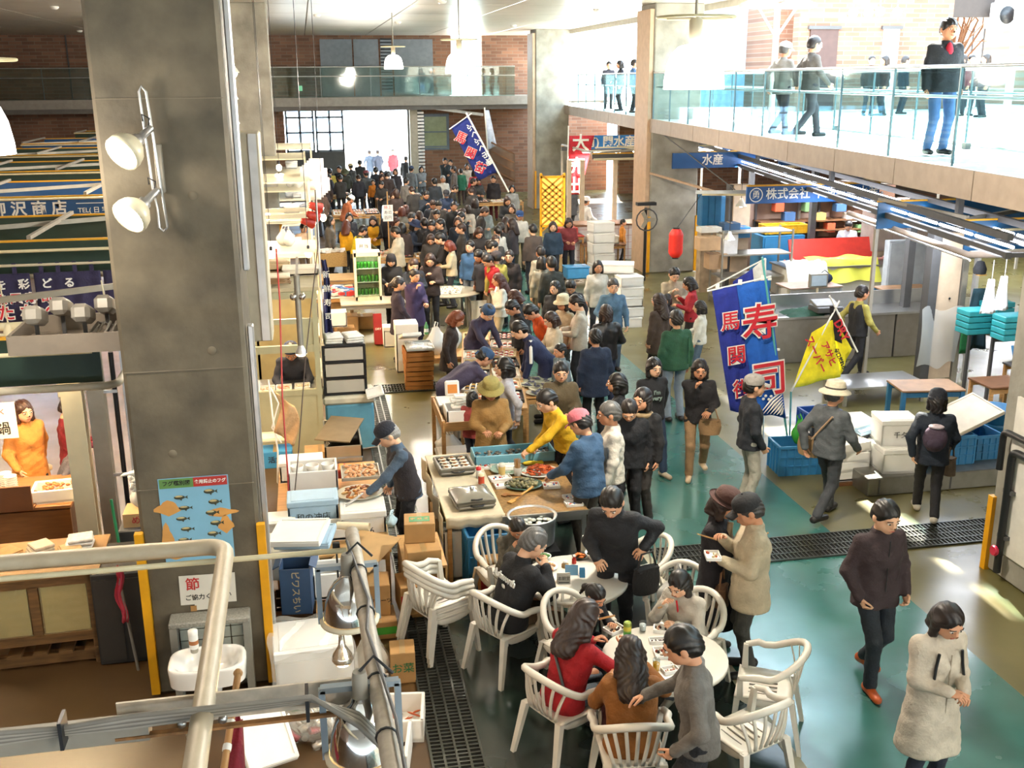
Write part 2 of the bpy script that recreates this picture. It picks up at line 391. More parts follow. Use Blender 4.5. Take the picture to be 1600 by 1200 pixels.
# terrace beyond the bridge (upper floor); added cover keeps sun out of the gap
MB().prism([(BX(-2)+2.58, -2), (26, -2), (26, 47), (BX(47)+2.58, 47)], zb-.35, zb-.02).obj('terrace_deck', M('terrace_paving', 'cfcac0', .7), bd and None, kind='structure')
MB().prism([(BX(-2)+2.2, -2), (BX(-2)+2.7, -2), (BX(47)+2.7, 47), (BX(47)+2.2, 47)], zb-.28, zb-.06).obj('gap_sun_cover', m_galv, bd)
gz = 4.40
gal = slab('gallery_deck', -18, 10.5, 45.9, 49.2, gz-.36, gz, M('gallery_fascia', '97938b', .5))
slab('gallery_soffit_beam', -18, 10.5, 46.1, 46.4, gz-.55, gz-.36, M('soffit', '6d6a66', .6))
balustrade('glass_balustrade', (-12, 45.95), (-1.8, 45.95), gz, 2.2, 1.2, 'glass balustrade on the gallery behind the near pillar', mat=glass('gallery_glass', 'dcebe6', .97))
balustrade('glass_balustrade', (-1.2, 45.95), (9.0, 45.95), gz, 2.0, 1.2, 'glass balustrade on the gallery above the daylit entrance', mat=glass('gallery_glass', 'dcebe6', .97))
# end wall, upper storey
wu = slab('wall_back_upper', -18, 6.7, 49.0, 49.4, gz, 7.0, m_brick)
m_door = M('grey_door_panel', '7d8894', .5)
for x0, x1 in ((.9, 2.35), (2.35, 3.5), (4.1, 5.9)):
    MB().box(((x0+x1)/2, 48.97, gz+1.2), (x1-x0-.06, .06, 2.4)).obj('door_panel', m_door, wu)
MB().box((3.8, 48.96, gz+1.2), (.5, .05, 2.4)).obj('door_frame', M('door_frame', '7b8794', .4), wu)
for k in range(16): MB().box((3.8, 48.92, gz+.3+k*.14), (.48, .04, .05), rx=30).obj('louvre_slat', M('louvre', '3d444c', .5), wu)
MB().box((-.0, 48.93, gz+.35), (.16, .04, .22)).obj('exit_light', glow('exit_glow', '9fe0b0', .9), wu)
for x in (-9.5, -6.2, -3.1): MB().box((x, 48.97, gz+1.3), (.05, .06, 2.6)).obj('pilaster_joint', m_dgrey, wu)
slab('wall_back_upper_end', 8.1, 12, 49.0, 49.4, gz, 7.0, m_brick)
# end wall, lower storey: window bays, entrance, shop window
wl = slab('wall_back', -18, -.8, 49.0, 49.4, 0, gz-.3, m_brick)
slab('wall_back_under_window', -.8, 1.8, 49.0, 49.4, 0, 2.0, M('dark_dado', '3a3f45', .6))
slab('wall_back_mid', 4.65, 5.3, 49.0, 49.4, 0, gz-.3, m_dgrey)
wr = slab('wall_back_right', 5.3, 14, 49.0, 49.4, 0, gz-.3, m_brick)
m_fr = M('window_frame', '59697a', .4)
for k, x in enumerate((-.75, .55)):
    w = thing('window_%d' % (k+1), 'bright gridded window bay left of the entrance, %s of two' % ('left' if k == 0 else 'right'), 'window', (x, 49.0, 2.0)); w['kind'] = 'structure'
    for i in range(3): MB().box((.04+i*.58, 0, .95), (.09, .1, 1.9)).obj('mullion', m_fr, w)
    for i, z in enumerate((.05, .85, 1.5, 1.88)): MB().box((.62, 0, z), (1.25, .1, .09)).obj('transom', m_fr, w)
    for i in range(2):
        for z0, z1 in ((.1, .8), (.9, 1.45), (1.55, 1.83)): MB().box((.33+i*.58, .03, (z0+z1)/2), (.49, .012, z1-z0)).obj('pane', glass('window_glass', 'e8f4ff', .95), w)
ss = thing('roller_shutter', 'half-open grey roller shutter post beside the entrance', 'shutter', (4.9, 48.85, 0))
MB().box((0, 0, 1.9), (.35, .25, 3.8)).obj('guide_rail', m_galv, ss)
for k in range(24): MB().box((.32, -.05, .2+k*.15), (.3, .06, .11), b=.015).obj('slat', m_alu, ss)
w3 = thing('window_3', 'lit greenish shop window right of the entrance', 'window', (5.9, 48.96, 2.0)); w3['kind'] = 'structure'
MB().box((0, 0, .8), (1.25, .06, 1.6)).obj('window_frame', m_fr, w3)
MB().box((0, -.03, .8), (1.0, .02, 1.4)).obj('pane', M('window_reflection', '8c9a80', .15), w3)
for z in (.15, .8, 1.5): MB().box((0, -.05, z), (1.1, .04, .06)).obj('transom', m_fr, w3)
MB().box((6.6, 48.2, 3.75), (2.6, 1.2, .12), ry=8).obj('entrance_canopy', m_alu, wr)
# side and rear shell
slab('wall_back_far_right', 14, 26, 47, 47.4, 0, zb-.3, m_brick)
slab('wall_left', -18.3, -18, -8, 49.4, 0, 7.3, m_brick)
slab('wall_rear', -18, 26, -8.4, -8, 0, 7.3, M('rear_wall', '97938b', .8))
slab('wall_right', 26, 26.3, -8, 47, 0, 9.5, m_brick)
# upper terrace brick front seen over the bridge
wt = slab('wall_terrace', 15.2, 20.4, 32, 32.4, zb, 9.2, m_brick)
slab('wall_terrace_end', 24.6, 27, 32, 32.4, zb, 9.2, m_brick)
slab('wall_terrace_lintel', 20.4, 24.6, 32, 32.4, 6.9, 9.2, M('dark_lintel', '3a322e', .7))
slab('wall_terrace_shop', 11.6, 15.2, 36, 36.3, zb, 8.6, M('pale_blue_shop', '9fb8cc', .5))
slab('wall_terrace_shop_end', 15.2, 17.0, 33.5, 36, zb, 8.6, m_brick)
for px0, px1, col in ((1268, 1308, '4a3530'), (1383, 1403, 'd9d6d2')):
    a, b_ = GY(px0, 45, 31.9), GY(px1, 92, 31.9)
    d_ = thing('door_%d' % (1 if px0 < 1300 else 2), 'dark doorway in the upper brick wall' if px0 < 1300 else 'pale door in the upper brick wall', 'door', ((a.x+b_.x)/2, 31.97, zb)); d_['kind'] = 'structure'
    MB().box((0, 0, (a.z-zb)/2), (b_.x-a.x, .08, a.z-zb)).obj('door_leaf', M('leaf_'+col, col, .6), d_)
    MB().box((0, -.03, a.z-zb+.04), (b_.x-a.x+.16, .1, .1)).obj('door_frame', m_dgrey, d_)

# ================================================================== PEOPLE
def surf_nets(V, org, h):
    s = V < 0; nx, ny, nz = V.shape
    acc = np.zeros((nx-1, ny-1, nz-1, 3)); cnt = np.zeros((nx-1, ny-1, nz-1))
    for ax in range(3):
        sl0 = [slice(None)]*3; sl1 = [slice(None)]*3; sl0[ax] = slice(0, -1); sl1[ax] = slice(1, None)
        a = V[tuple(sl0)]; b = V[tuple(sl1)]; cr = (a < 0) != (b < 0)
        t = np.where(cr, a/np.where(cr, a-b, 1), 0)
        o = [k for k in range(3) if k != ax]
        for i in (0, 1):
            for j in (0, 1):
                sl = [slice(None)]*3; sl[o[0]] = slice(i, V.shape[o[0]]-1+i); sl[o[1]] = slice(j, V.shape[o[1]]-1+j)
                c = cr[tuple(sl)]; cnt += c; acc[..., ax] += np.where(c, t[tuple(sl)], 0); acc[..., o[0]] += c*i; acc[..., o[1]] += c*j
    act = cnt > 0; idx = -np.ones(act.shape, int); idx[act] = np.arange(act.sum())
    P = np.argwhere(act) + acc[act]/cnt[act][:, None]; verts = P*h + org
    faces = []
    for ax in range(3):
        o = [(ax+1) % 3, (ax+2) % 3]
        sl0 = [slice(1, -1)]*3; sl1 = [slice(1, -1)]*3; sl0[ax] = slice(0, -1); sl1[ax] = slice(1, None)
        a = s[tuple(sl0)]; b = s[tuple(sl1)]
        for flip, mk in ((False, a & ~b), (True, ~a & b)):
            ij = np.argwhere(mk)
            if not len(ij): continue
            for k in o: ij[:, k] += 1
            q = []
            for d0, d1 in ((0, 0), (-1, 0), (-1, -1), (0, -1)):
                c = ij.copy(); c[:, o[0]] += d0; c[:, o[1]] += d1; q.append(idx[c[:, 0], c[:, 1], c[:, 2]])
            q = np.stack(q, 1); faces.append(q[:, ::-1] if flip else q)
    return verts, np.concatenate(faces)
def sdf(P, prims, k):
    f4 = np.float32; X, Y, Z = [np.ascontiguousarray(P[..., i]) for i in range(3)]; d = None
    for pr in prims:
        if pr[0] == 'c':
            a, b = np.array(pr[1], f4), np.array(pr[2], f4); ba = b-a; x, y, z = X-a[0], Y-a[1], Z-a[2]
            t = np.clip((x*ba[0]+y*ba[1]+z*ba[2])*f4(1/max(1e-9, float(ba @ ba))), 0, 1)
            x -= t*ba[0]; y -= t*ba[1]; z -= t*ba[2]
            e = np.sqrt(x*x+y*y+z*z) - (f4(pr[3])+f4(pr[4]-pr[3])*t)
        else:
            c, r = np.array(pr[1], f4), np.array(pr[2], f4); x, y, z = (X-c[0])/r[0], (Y-c[1])/r[1], (Z-c[2])/r[2]
            k0 = np.sqrt(x*x+y*y+z*z); e = k0*(k0-1)/np.maximum(np.sqrt((x/r[0])**2+(y/r[1])**2+(z/r[2])**2), 1e-6)
        if d is None: d = e
        else:
            hh = np.maximum(f4(k)-np.abs(d-e), 0); d = np.minimum(d, e) - hh*hh*f4(.25/k)
    return d
def sdf_mesh(prims, h, k=.03, cuts=(), wrinkle=0., seed=0, post=None):
    lo = np.full(3, 9e9); hi = -lo
    for pr in prims:
        if pr[0] == 'c':
            r = max(pr[3], pr[4]); a = np.minimum(pr[1], pr[2])-r; b = np.maximum(pr[1], pr[2])+r
        else: r = np.array(pr[2]).max() if len(pr) > 3 else np.array(pr[2]); a = np.array(pr[1])-r; b = np.array(pr[1])+r
        lo = np.minimum(lo, a); hi = np.maximum(hi, b)
    lo = lo-2.2*h; n = np.ceil((hi+2.2*h-lo)/h).astype(int)+1
    g = np.stack(np.meshgrid(*[(lo[i]+h*np.arange(n[i])).astype(np.float32) for i in range(3)], indexing='ij'), -1)
    d = sdf(g, prims, k)
    if wrinkle:
        rr = np.random.default_rng(seed); ph = rr.random(6)*6
        d = d + wrinkle*(np.sin(g[..., 2]*38+6*np.sin(g[..., 0]*9+ph[0])+ph[1])*np.sin(g[..., 0]*17+g[..., 1]*13+ph[2]) + .6*np.sin(g[..., 2]*70+g[..., 0]*30+ph[3]+5*np.sin(g[..., 1]*11+ph[4])))
    for nrm, off in cuts: d = np.maximum(d, g @ np.array(nrm) - off)
    if post: d = post(g, d)
    return surf_nets(d, lo, h)
def ik(a, c, l1, l2, pole):
    a, c, pole = np.array(a, float), np.array(c, float), np.array(pole, float); v = c-a; L = np.linalg.norm(v); u = v/L
    if L > (l1+l2)*.995: L = (l1+l2)*.995; c = a+u*L
    x = (l1*l1-l2*l2+L*L)/(2*L); y = math.sqrt(max(0, l1*l1-x*x)); w = pole-u*(pole @ u); w /= max(1e-6, np.linalg.norm(w))
    return a+u*x+w*y, c
def rx_(a): c, s = math.cos(a), math.sin(a); return np.array([[1, 0, 0], [0, c, -s], [0, s, c]])
def rz_(a): c, s = math.cos(a), math.sin(a); return np.array([[c, -s, 0], [s, c, 0], [0, 0, 1]])
def ry_(a): c, s = math.cos(a), math.sin(a); return np.array([[c, 0, s], [0, 1, 0], [-s, 0, c]])
# poses: wrist targets (L is -x), lean, head nod, turn, feet, pelvis height; body faces +Y, 1.70 m tall
POSES = {
 'stand': dict(),
 'stand2': dict(L=(-.25, .08, .88), R=(.20, .24, 1.05), nod=8),
 'hold': dict(L=(-.10, .30, 1.10), R=(.12, .30, 1.12), nod=22),
 'eat': dict(L=(-.09, .27, 1.18), R=(.07, .24, 1.32), nod=24),
 'pockets': dict(L=(-.21, .10, .90), R=(.21, .10, .90), nod=18),
 'walk': dict(L=(-.23, -.14, .90), R=(.23, .22, .93), fl=(-.09, .27), fr=(.08, -.22), nod=6),
 'walkp': dict(L=(-.20, .12, .90), R=(.20, .10, .90), fl=(-.09, -.15), fr=(.08, .20), nod=20),
 'look': dict(L=(-.24, .02, .88), R=(.24, .02, .88), nod=30, lean=8),
 'bend': dict(L=(-.16, .60, .98), R=(.16, .60, .98), lean=42, nod=22),
 'bendlow': dict(L=(-.10, .66, .95), R=(.16, .72, .90), lean=58, nod=10),
 'reach': dict(L=(-.22, .48, 1.0), R=(.22, .30, 1.02), lean=18, nod=25),
 'think': dict(L=(-.12, .24, 1.05), R=(.05, .15, 1.38), nod=10),
 'arms': dict(L=(.06, .24, 1.08), R=(-.06, .26, 1.12), nod=6),
 'bag': dict(L=(-.25, .05, .87), R=(.27, .22, 1.02), nod=10),
 'behind': dict(L=(-.14, -.16, .96), R=(.14, -.16, .96), nod=4),
 'sit': dict(sit=1, L=(-.14, .34, .78), R=(.14, .36, .80), lean=6, nod=20),
 'siteat': dict(sit=1, L=(-.10, .36, .84), R=(.10, .28, .98), lean=14, nod=26),
 'sitelbow': dict(sit=1, L=(-.12, .40, .84), R=(.16, .46, .90), lean=10, nod=16),
}
HEADC = {}
def head_mesh(h):
    if h in HEADC: return HEADC[h]
    pr = [('e', (0, -.012, .022), (.076, .096, .100)), ('e', (0, .022, -.035), (.060, .072, .082)), ('e', (0, .058, -.082), (.030, .028, .026)),
          ('e', (-.048, .018, -.040), (.024, .045, .05)), ('e', (.048, .018, -.040), (.024, .045, .05)), ('e', (0, .083, .022), (.050, .016, .014)),
          ('c', (0, -.020, -.06), (0, -.026, -.125), .046, .044)]
    nose = [('c', (0, .094, .012), (0, .112, -.026), .009, .015), ('e', (0, .100, -.030), (.019, .014, .010)), ('e', (-.080, -.012, -.010), (.012, .022, .034)), ('e', (.080, -.012, -.010), (.012, .022, .034)), ('e', (0, .088, -.062), (.026, .012, .010))]
    def post(g, d):
        for sx in (-1, 1):
            q = (g-np.array([sx*.032, .106, .004]))/np.array([.020, .016, .014]); e = (np.sqrt((q*q).sum(-1))-1)*.014; d = np.maximum(d, -e) if h < .01 else d
        e = sdf(g, nose, .008); hh = np.clip(.5+.5*(d-e)/.010, 0, 1); return d*(1-hh)+e*hh-.010*hh*(1-hh)
    v, f = sdf_mesh(pr, h, .022, post=post); HEADC[h] = (v, f); return v, f
def face_bits():
    m = MB()
    for sx in (-1, 1):
        m.sphere((sx*.032, .088, .004), (.016, .010, .008), 8, 1, 5); m.sphere((sx*.032, .0955, .004), (.0075, .004, .0075), 8, 2, 4)
        m.tube([(sx*.014, .099, .027), (sx*.032, .099, .029), (sx*.052, .085, .023)], .0032, 5, 2)
    m.sphere((0, .0985, -.062), (.023, .006, .0055), 8, 3, 5); return m
FB = face_bits()
def hand_mesh(curl):
    "left-to-right neutral: wrist at origin, fingers along +Y, palm down, thumb on +X"
    m = MB()
    def loft(path, rad, flat=1., n=6):
        m.tube(path, rad, n)
    m.grid(lambda u, v: (math.cos(2*math.pi*u)*(.026+.016*math.sin(math.pi*min(1, v*1.1))), v*.085, math.sin(2*math.pi*u)*(.020-.006*v)), 10, 5)
    m.sphere((0, .085, 0), (.038, .014, .014), 10, 0, 6)
    for i, (x, L) in enumerate(((.030, .070), (.010, .079), (-.011, .073), (-.030, .057))):
        p = Vector((x, .080, 0)); path = [p]; a = -.15
        for sgl in (.45, .32, .23):
            a -= curl; p = p+Vector((x*.05, math.cos(a)*L*sgl, math.sin(a)*L*sgl)); path.append(p)
        m.tube(path, [.0095, .009, .0082, .006], 6)
    p = Vector((.024, .022, -.004)); m.tube([p, p+Vector((.024, .026, -.008)), p+Vector((.034, .054, -.014-curl*.02)), p+Vector((.032, .076, -.022-curl*.03))], [.014, .0115, .010, .007], 6)
    return m
HANDS = {c: hand_mesh(c) for c in (.25, .55, .85)}
def hair_mesh(style, h):
    cr = ('e', (0, -.016, .026), (.087, .104, .108)); cuts = []; pr = [cr]
    if style == 'short': pr += [('e', (0, -.060, -.02), (.070, .060, .075))]; cuts = [((0, .78, -.62), .032), ((0, 0, -1), .070)]
    if style == 'thin': cuts = [((0, .55, -.83), .050), ((0, 0, -1), .075), ((0, .3, .95), .098)]
    if style == 'bob': pr += [('c', (-.068, -.01, .0), (-.072, .012, -.10), .036, .034), ('c', (.068, -.01, .0), (.072, .012, -.10), .036, .034), ('c', (0, -.06, -.02), (0, -.06, -.11), .072, .068)]; cuts = [((0, 0, -1), .135)]
    if style == 'long': pr += [('c', (-.068, -.012, .0), (-.085, -.01, -.20), .036, .035), ('c', (.068, -.012, .0), (.085, -.01, -.20), .036, .035), ('c', (0, -.07, -.02), (0, -.105, -.26), .074, .080), ('c', (-.05, -.07, -.1), (-.05, -.10, -.25), .05, .05), ('c', (.05, -.07, -.1), (.05, -.10, -.25), .05, .05)]; cuts = [((0, 0, -1), .31)]
    if style == 'pony': pr += [('e', (0, -.060, -.01), (.070, .060, .070)), ('c', (0, -.11, .02), (0, -.15, -.04), .026, .030), ('c', (0, -.15, -.04), (0, -.145, -.16), .030, .014)]; cuts = [((0, .78, -.62), .030)]
    fc = style in ('bob', 'long')
    def post(g, d):
        if fc:
            q = (g-np.array([0, .095, -.055]))/np.array([.064, .085, .112]); e = (np.sqrt((q*q).sum(-1))-1)*.06; d = np.maximum(d, -e)
        return d + .004*np.sin(g[..., 0]*150+8*np.sin(g[..., 2]*22))*np.clip((h < .012), 0, 1)
    return sdf_mesh(pr, h, .025, cuts, post=post)
HAIRC = {}
def cat_mesh(name, parts, mats):
    "parts: list of (verts, faces, material index)"
    V = []; Fc = []; MI = []; o = 0
    for v, f, mi in parts:
        v = np.asarray(v, float); V.append(v); Fc += [tuple(int(a)+o for a in q) for q in f]; MI += [mi]*len(f); o += len(v)
    me = bpy.data.meshes.new(name); me.from_pydata(np.concatenate(V).tolist(), [], Fc)
    for m in mats: me.materials.append(m)
    me.polygons.foreach_set('material_index', MI); me.polygons.foreach_set('use_smooth', [True]*len(MI)); me.update(); return me
SKIN = ['d9a583', 'cf9877', 'e0b08f', 'c68d6b']
m_eyew = M('eye_white', 'd8d2ca', .3, var=0); m_eye = M('eye_dark', '1a1210', .25, var=0); m_lip = M('lip', 'a85a4c', .5, var=0)
def cloth(col, kind='cloth'):
    return M(kind+'_'+col, col, .82, var=.16, scale=9, bump=.35, bscale=45) if kind != 'leather' else M('leather_'+col, col, .35, var=.1, bump=.2)
def hat_mesh(kind):
    m = MB()
    if kind == 'cap':
        m.lathe([(.094, .0), (.096, .03), (.088, .065), (.062, .092), (.025, .106), (0, .108)], 18, (0, -.012, .030), sy=1.12, caps=False)
        m.grid(lambda u, v: ((u-.5)*.15*(1-.25*v*v), .080+v*.085*(1-(2*u-1)**2*.35), .040-.028*v-.02*(2*u-1)**2), 8, 4, thick=.006)
        m.sphere((0, -.012, .139), .008, 6, 0, 4)
    if kind == 'bucket':
        m.lathe([(.152, -.012), (.148, .0), (.100, .030), (.096, .06), (.088, .105), (.075, .118), (0, .122)], 20, (0, -.010, .030), sy=1.1, caps=False)
        m.lathe([(.152, -.016), (.098, .024)], 20, (0, -.010, .030), sy=1.1, caps=False); m.lathe([(.0995, .031), (.0995, .052)], 20, (0, -.010, .030), 1, sy=1.1, caps=False)
    if kind == 'bowler':
        m.lathe([(.140, .018), (.135, .008), (.098, .020), (.100, .06), (.090, .105), (.055, .130), (0, .136)], 20, (0, -.010, .030), sy=1.1, caps=False)
        m.lathe([(.101, .022), (.102, .045)], 20, (0, -.010, .030), 1, sy=1.1, caps=False)
    if kind == 'beanie':
        m.lathe([(.090, -.02), (.094, .0), (.092, .04), (.078, .080), (.045, .106), (0, .112)], 18, (0, -.012, .030), sy=1.14, caps=False); m.lathe([(.093, -.022), (.098, -.016), (.098, .012), (.094, .016)], 18, (0, -.012, .030), sy=1.14, caps=False)
    if kind == 'kerchief':
        m.lathe([(.090, -.012), (.093, .02), (.088, .06), (.070, .085), (.0, .094)], 16, (0, -.014, .030), sy=1.13, caps=False); m.sphere((0, -.125, .01), (.02, .016, .012), 6, 0, 4); m.tube([(0, -.125, .01), (.03, -.15, -.04)], [.008, .014], 5)
    return m
HATC = {}
NP = [0]
def person(px, py, label, face=0, pose='stand', h=1.68, top='333333', bot='2a2c33', shoe='1d1a19', hair='short', hc='1c1513', hat=None, z=0., at='head', hem=.10, res=None,
           skirt=False, skin=None, topkind='cloth', bulk=0., group=None, turn=0., loc=None, sleeves=True, vest=None, extra=None, **kw):
    """hair: style; hat: (kind, colour[, band]); at: 'head' means (px, py) is the crown of the head; hem: how far the top reaches below the hip; turn: head turn"""
    p = dict(L=(-.235, .03, .86), R=(.235, .03, .86), lean=0, nod=4, fl=(-.10, .02), fr=(.10, .0), sit=0); p.update(POSES[pose]); p.update(kw)
    NP[0] += 1; seed = NP[0]; sc = h/1.765
    if loc is None:
        if at == 'head':
            hz = (.48+.50+.30 if p['sit'] else h)*(sc if p['sit'] else 1) - .22*math.sin(math.radians(min(50, p['lean'])))
            loc = G(px, py, z+hz)
            le = math.radians(p['lean']); off = .62*math.sin(le)*sc; a = math.radians(face)   # the head overhangs the feet when leaning
            loc = Vector((loc.x+math.sin(a)*off, loc.y-math.cos(a)*off, z))
        else: loc = G(px, py, z)
    else: loc = Vector(loc)
    dist = math.hypot(loc.x, loc.y)
    hr = res or (.017 if dist < 13 else .022 if dist < 20 else .030)
    far = dist > 20
    le = math.radians(-p['lean']); Rl = rx_(le)
    pz = .545 if p['sit'] else .948 - (.02 if abs(p['fl'][1]-p['fr'][1]) > .3 else 0); py0 = -.10*math.sin(-le)
    P0 = np.array([0, py0, pz]); T = lambda x, y, z_: P0 + Rl @ np.array([x, y, z_])
    b = bulk; sh = {-1: T(-.185, -.01, .455), 1: T(.185, -.01, .455)}
    wr = {-1: np.array(p['L'], float), 1: np.array(p['R'], float)}
    el = {}
    for s in (-1, 1):
        el[s], wr[s] = ik(sh[s], wr[s], .285, .255, (s*.55, -.75, -.45))
    hip = {s: P0+np.array([s*.095, 0, -.01]) for s in (-1, 1)}
    if p['sit']: ank = {s: np.array([s*.13, .42+.06*s*(seed % 3-1), .085]) for s in (-1, 1)}; pole = (0, 1, .9)
    else:
        ank = {-1: np.array([p['fl'][0], p['fl'][1]-.04, .085]), 1: np.array([p['fr'][0], p['fr'][1]-.04, .085])}; pole = (0, 1, 0)
        for s in (-1, 1):
            if ank[s][1] < -.15: ank[s][2] += .05
    kn = {}
    for s in (-1, 1): kn[s], ank[s] = ik(hip[s], ank[s], .44, .43, pole)
    neck = T(0, -.012, .515); Rh = rz_(math.radians(turn)) @ rx_(math.radians(-(p['lean']*.55+p['nod']))); hd = neck + rx_(math.radians(-p['lean']*.8)) @ np.array([0, .012, .075]) + Rh @ np.array([0, .022, .104])
    # body: head, neck, torso, limbs as one skin, then hands and face
    up = [('c', T(-.06, 0, .05), T(-.07, 0, .38), .085, .09), ('c', T(.06, 0, .05), T(.07, 0, .38), .085, .09), ('c', T(0, -.005, .40), hd-Rh @ np.array([0, .028, .09]), .050, .046)]
    for s in (-1, 1):
        up += [('c', T(0, -.01, .42), sh[s]-(sh[s]-T(0, -.01, .40))*.2, .036, .032), ('c', sh[s]-(sh[s]-T(0, -.01, .40))*.2, el[s], .034, .028), ('c', el[s], wr[s], .028, .024), ('c', hip[s], kn[s], .06, .036), ('c', kn[s], ank[s], .034, .030)]
    bv, bf = sdf_mesh(up, max(.024, hr*1.3) if sleeves else .018, .03)
    hv, hf = head_mesh(.014 if far else .009)
    parts = [(bv, bf, 0), (hv*1.15 @ Rh.T + hd, hf, 0)]
    if not far or True:
        fv = np.array(FB.v)*1.15 @ Rh.T + hd
        for mi in (1, 2, 3): parts.append((fv if mi == 1 else np.zeros((0, 3)), [f for f, m_ in zip(FB.f, FB.m) if m_ == mi], mi))
        o3 = [(fv, [f for f, m_ in zip(FB.f, FB.m) if m_ == mi], mi) for mi in (1, 2, 3)]; parts = parts[:2]+o3
    for s in (-1, 1):
        d = wr[s]-el[s]; d /= np.linalg.norm(d); n = np.array([-s*.9, .2, 0]) if d[2] < -.6 else np.array([-s*.35, -.1, -.9])
        zx = -(n - d*(n @ d)); zx /= np.linalg.norm(zx); xx = np.cross(d, zx); B = np.stack([xx, d, zx], 1)
        hm = HANDS[.25 if pose in ('stand', 'look', 'walk', 'behind') else .55]
        v = np.array(hm.v); v[:, 0] *= (-1 if s == 1 else 1); v *= .98
        if s == 1 and False: pass
        parts.append((v @ B.T + wr[s] - d*.012, hm.f, 0))
    sk = M('skin_'+str(seed % 4), skin or SKIN[seed % 4], .5, var=.05, spec=.4)
    root = bpy.data.objects.new('person', cat_mesh('person', parts, [sk, m_eyew, m_eye, m_lip])); COL.objects.link(root)
    root.location = loc; root.rotation_euler = (0, 0, math.radians(face)); root.scale = (sc*1.07, sc*1.07, sc); tag(root, label, 'person', group)
    # garment for the upper body
    g = .010+b; ga = .008+b*.45
    tp = [('c', T(-.055, 0, .03), T(-.080, -.005, .36), .100+g, .104+g), ('c', T(.055, 0, .03), T(.080, -.005, .36), .100+g, .104+g), ('e', T(0, .035, .30), (.15, .09+g, .13))]
    for s in (-1, 1):
        shi = sh[s]-(sh[s]-T(0, -.01, .44))*.12
        tp += [('c', T(s*.05, -.015, .455), shi, .056+ga*.5, .052+ga), ('c', shi, el[s], .051+ga, .045+ga)]
        if sleeves: tp += [('c', el[s], wr[s]-(wr[s]-el[s])*.05, .044+ga, .034+ga)]
    tp += [('c', T(0, -.018, .42), T(0, -.012, .57), .082, .064+b*.5)]
    cuts = []
    nrm = Rl @ np.array([0, 0, 1.]); topz = float(nrm @ T(0, 0, .556)); cuts.append((nrm, topz))
    if p['sit']: tp += [('c', T(-.07, .0, -.02), T(.07, .0, -.02), .125+g, .125+g)]; cuts.append(((0, 0, -1.), -(pz-.11)))
    elif hem > .0:
        e = hem; w = .13+min(.07, e*.12)
        tp += [('c', T(-.05, 0, 0), P0+np.array([-.055-.02*e, 0, -e-.10]), .118+g, w+g*.6), ('c', T(.05, 0, 0), P0+np.array([.055+.02*e, 0, -e-.10]), .118+g, w+g*.6)]
        if abs(p['lean']) < 30: cuts.append(((0, 0, -1.), -(pz-e)))
        else: cuts.append((-nrm, -float(nrm @ T(0, 0, -e))))
    else: cuts.append((-nrm, -float(nrm @ T(0, 0, -.02-hem))))
    if p['lean'] > 20: tp += [('e', P0+np.array([0, -.02, .0]), (.17, .13+g, .12))]
    v, f = sdf_mesh(tp, hr, .035, cuts, wrinkle=.0035 if hr < .03 else .003, seed=seed)
    tm = cloth(top, topkind)
    to = bpy.data.objects.new('jacket' if (b > 0 or hem > .12) else 'sweater', cat_mesh('top', [(v, f, 0)], [tm])); COL.objects.link(to); to.parent = root
    if vest:
        vp = [q for q in tp[:3]]+[('c', T(-.13, -.012, .445), T(.13, -.012, .445), .060+g*.5, .060+g*.5)]+tp[-3:-1]*0
        vp = [(q[0], q[1], q[2], q[3]+.010, q[4]+.010) if q[0] == 'c' else ('e', q[1], tuple(x+.010 for x in q[2])) for q in vp]
        if not p['sit']: vp += [('c', T(-.055, 0, .05), P0+np.array([-.055, 0, -.12]), .118+g, .13+g), ('c', T(.055, 0, .05), P0+np.array([.055, 0, -.12]), .118+g, .13+g)]
        v, f = sdf_mesh(vp, hr, .035, [(nrm, float(nrm @ T(0, 0, .50))), (-nrm, -float(nrm @ T(0, 0, -.10)))], wrinkle=.002, seed=seed+9)
        vo = bpy.data.objects.new('vest', cat_mesh('vest', [(v, f, 0)], [cloth(vest)])); COL.objects.link(vo); vo.parent = root
    # trousers or skirt
    bp = [('c', P0+np.array([-.045, 0, .03]), P0+np.array([.045, 0, .03]), .100, .100)]
    for s in (-1, 1): bp += [('c', hip[s], kn[s], .090, .066), ('c', kn[s], ank[s]+np.array([0, 0, .0]), .064, .056)]
    if skirt: bp += [('c', P0+np.array([0, 0, .0]), P0+np.array([0, .02, -.46]), .14, .23), ('c', P0+np.array([0, 0, -.46]), P0+np.array([0, .02, -.52]), .23, .24)]
    wc = (nrm, float(nrm @ T(0, 0, .06)))
    v, f = sdf_mesh(bp, hr, .025, [((0, 0, -1.), -(.055 if not skirt else .34)), wc] if not p['sit'] else [((0, 0, -1.), -.05), (nrm, float(nrm @ T(0, 0, .10)))], wrinkle=.003, seed=seed+5)
    bo = bpy.data.objects.new('skirt' if skirt else 'trousers', cat_mesh('bottom', [(v, f, 0)], [cloth(bot)])); COL.objects.link(bo); bo.parent = root
    for s in (-1, 1):
        a = ank[s]; yaw = s*-.15
        d = np.array([math.sin(-yaw), math.cos(yaw), 0]); zt = max(0, a[2]-.085)
        v, f = sdf_mesh([('c', a+np.array([0, 0, -.02]), a-d*.045+np.array([0, 0, -.042]), .045, .043), ('c', a-d*.045+np.array([0, 0, -.045]), a+d*.15+np.array([0, 0, -.05]), .042, .038)], .014 if not far else .02, .02, [((0, 0, -1.), -(a[2]-.085)-.0)])
        so = bpy.data.objects.new('shoe', cat_mesh('shoe', [(v, f, 0)], [M('shoe_'+shoe, shoe, .45)])); COL.objects.link(so); so.parent = root
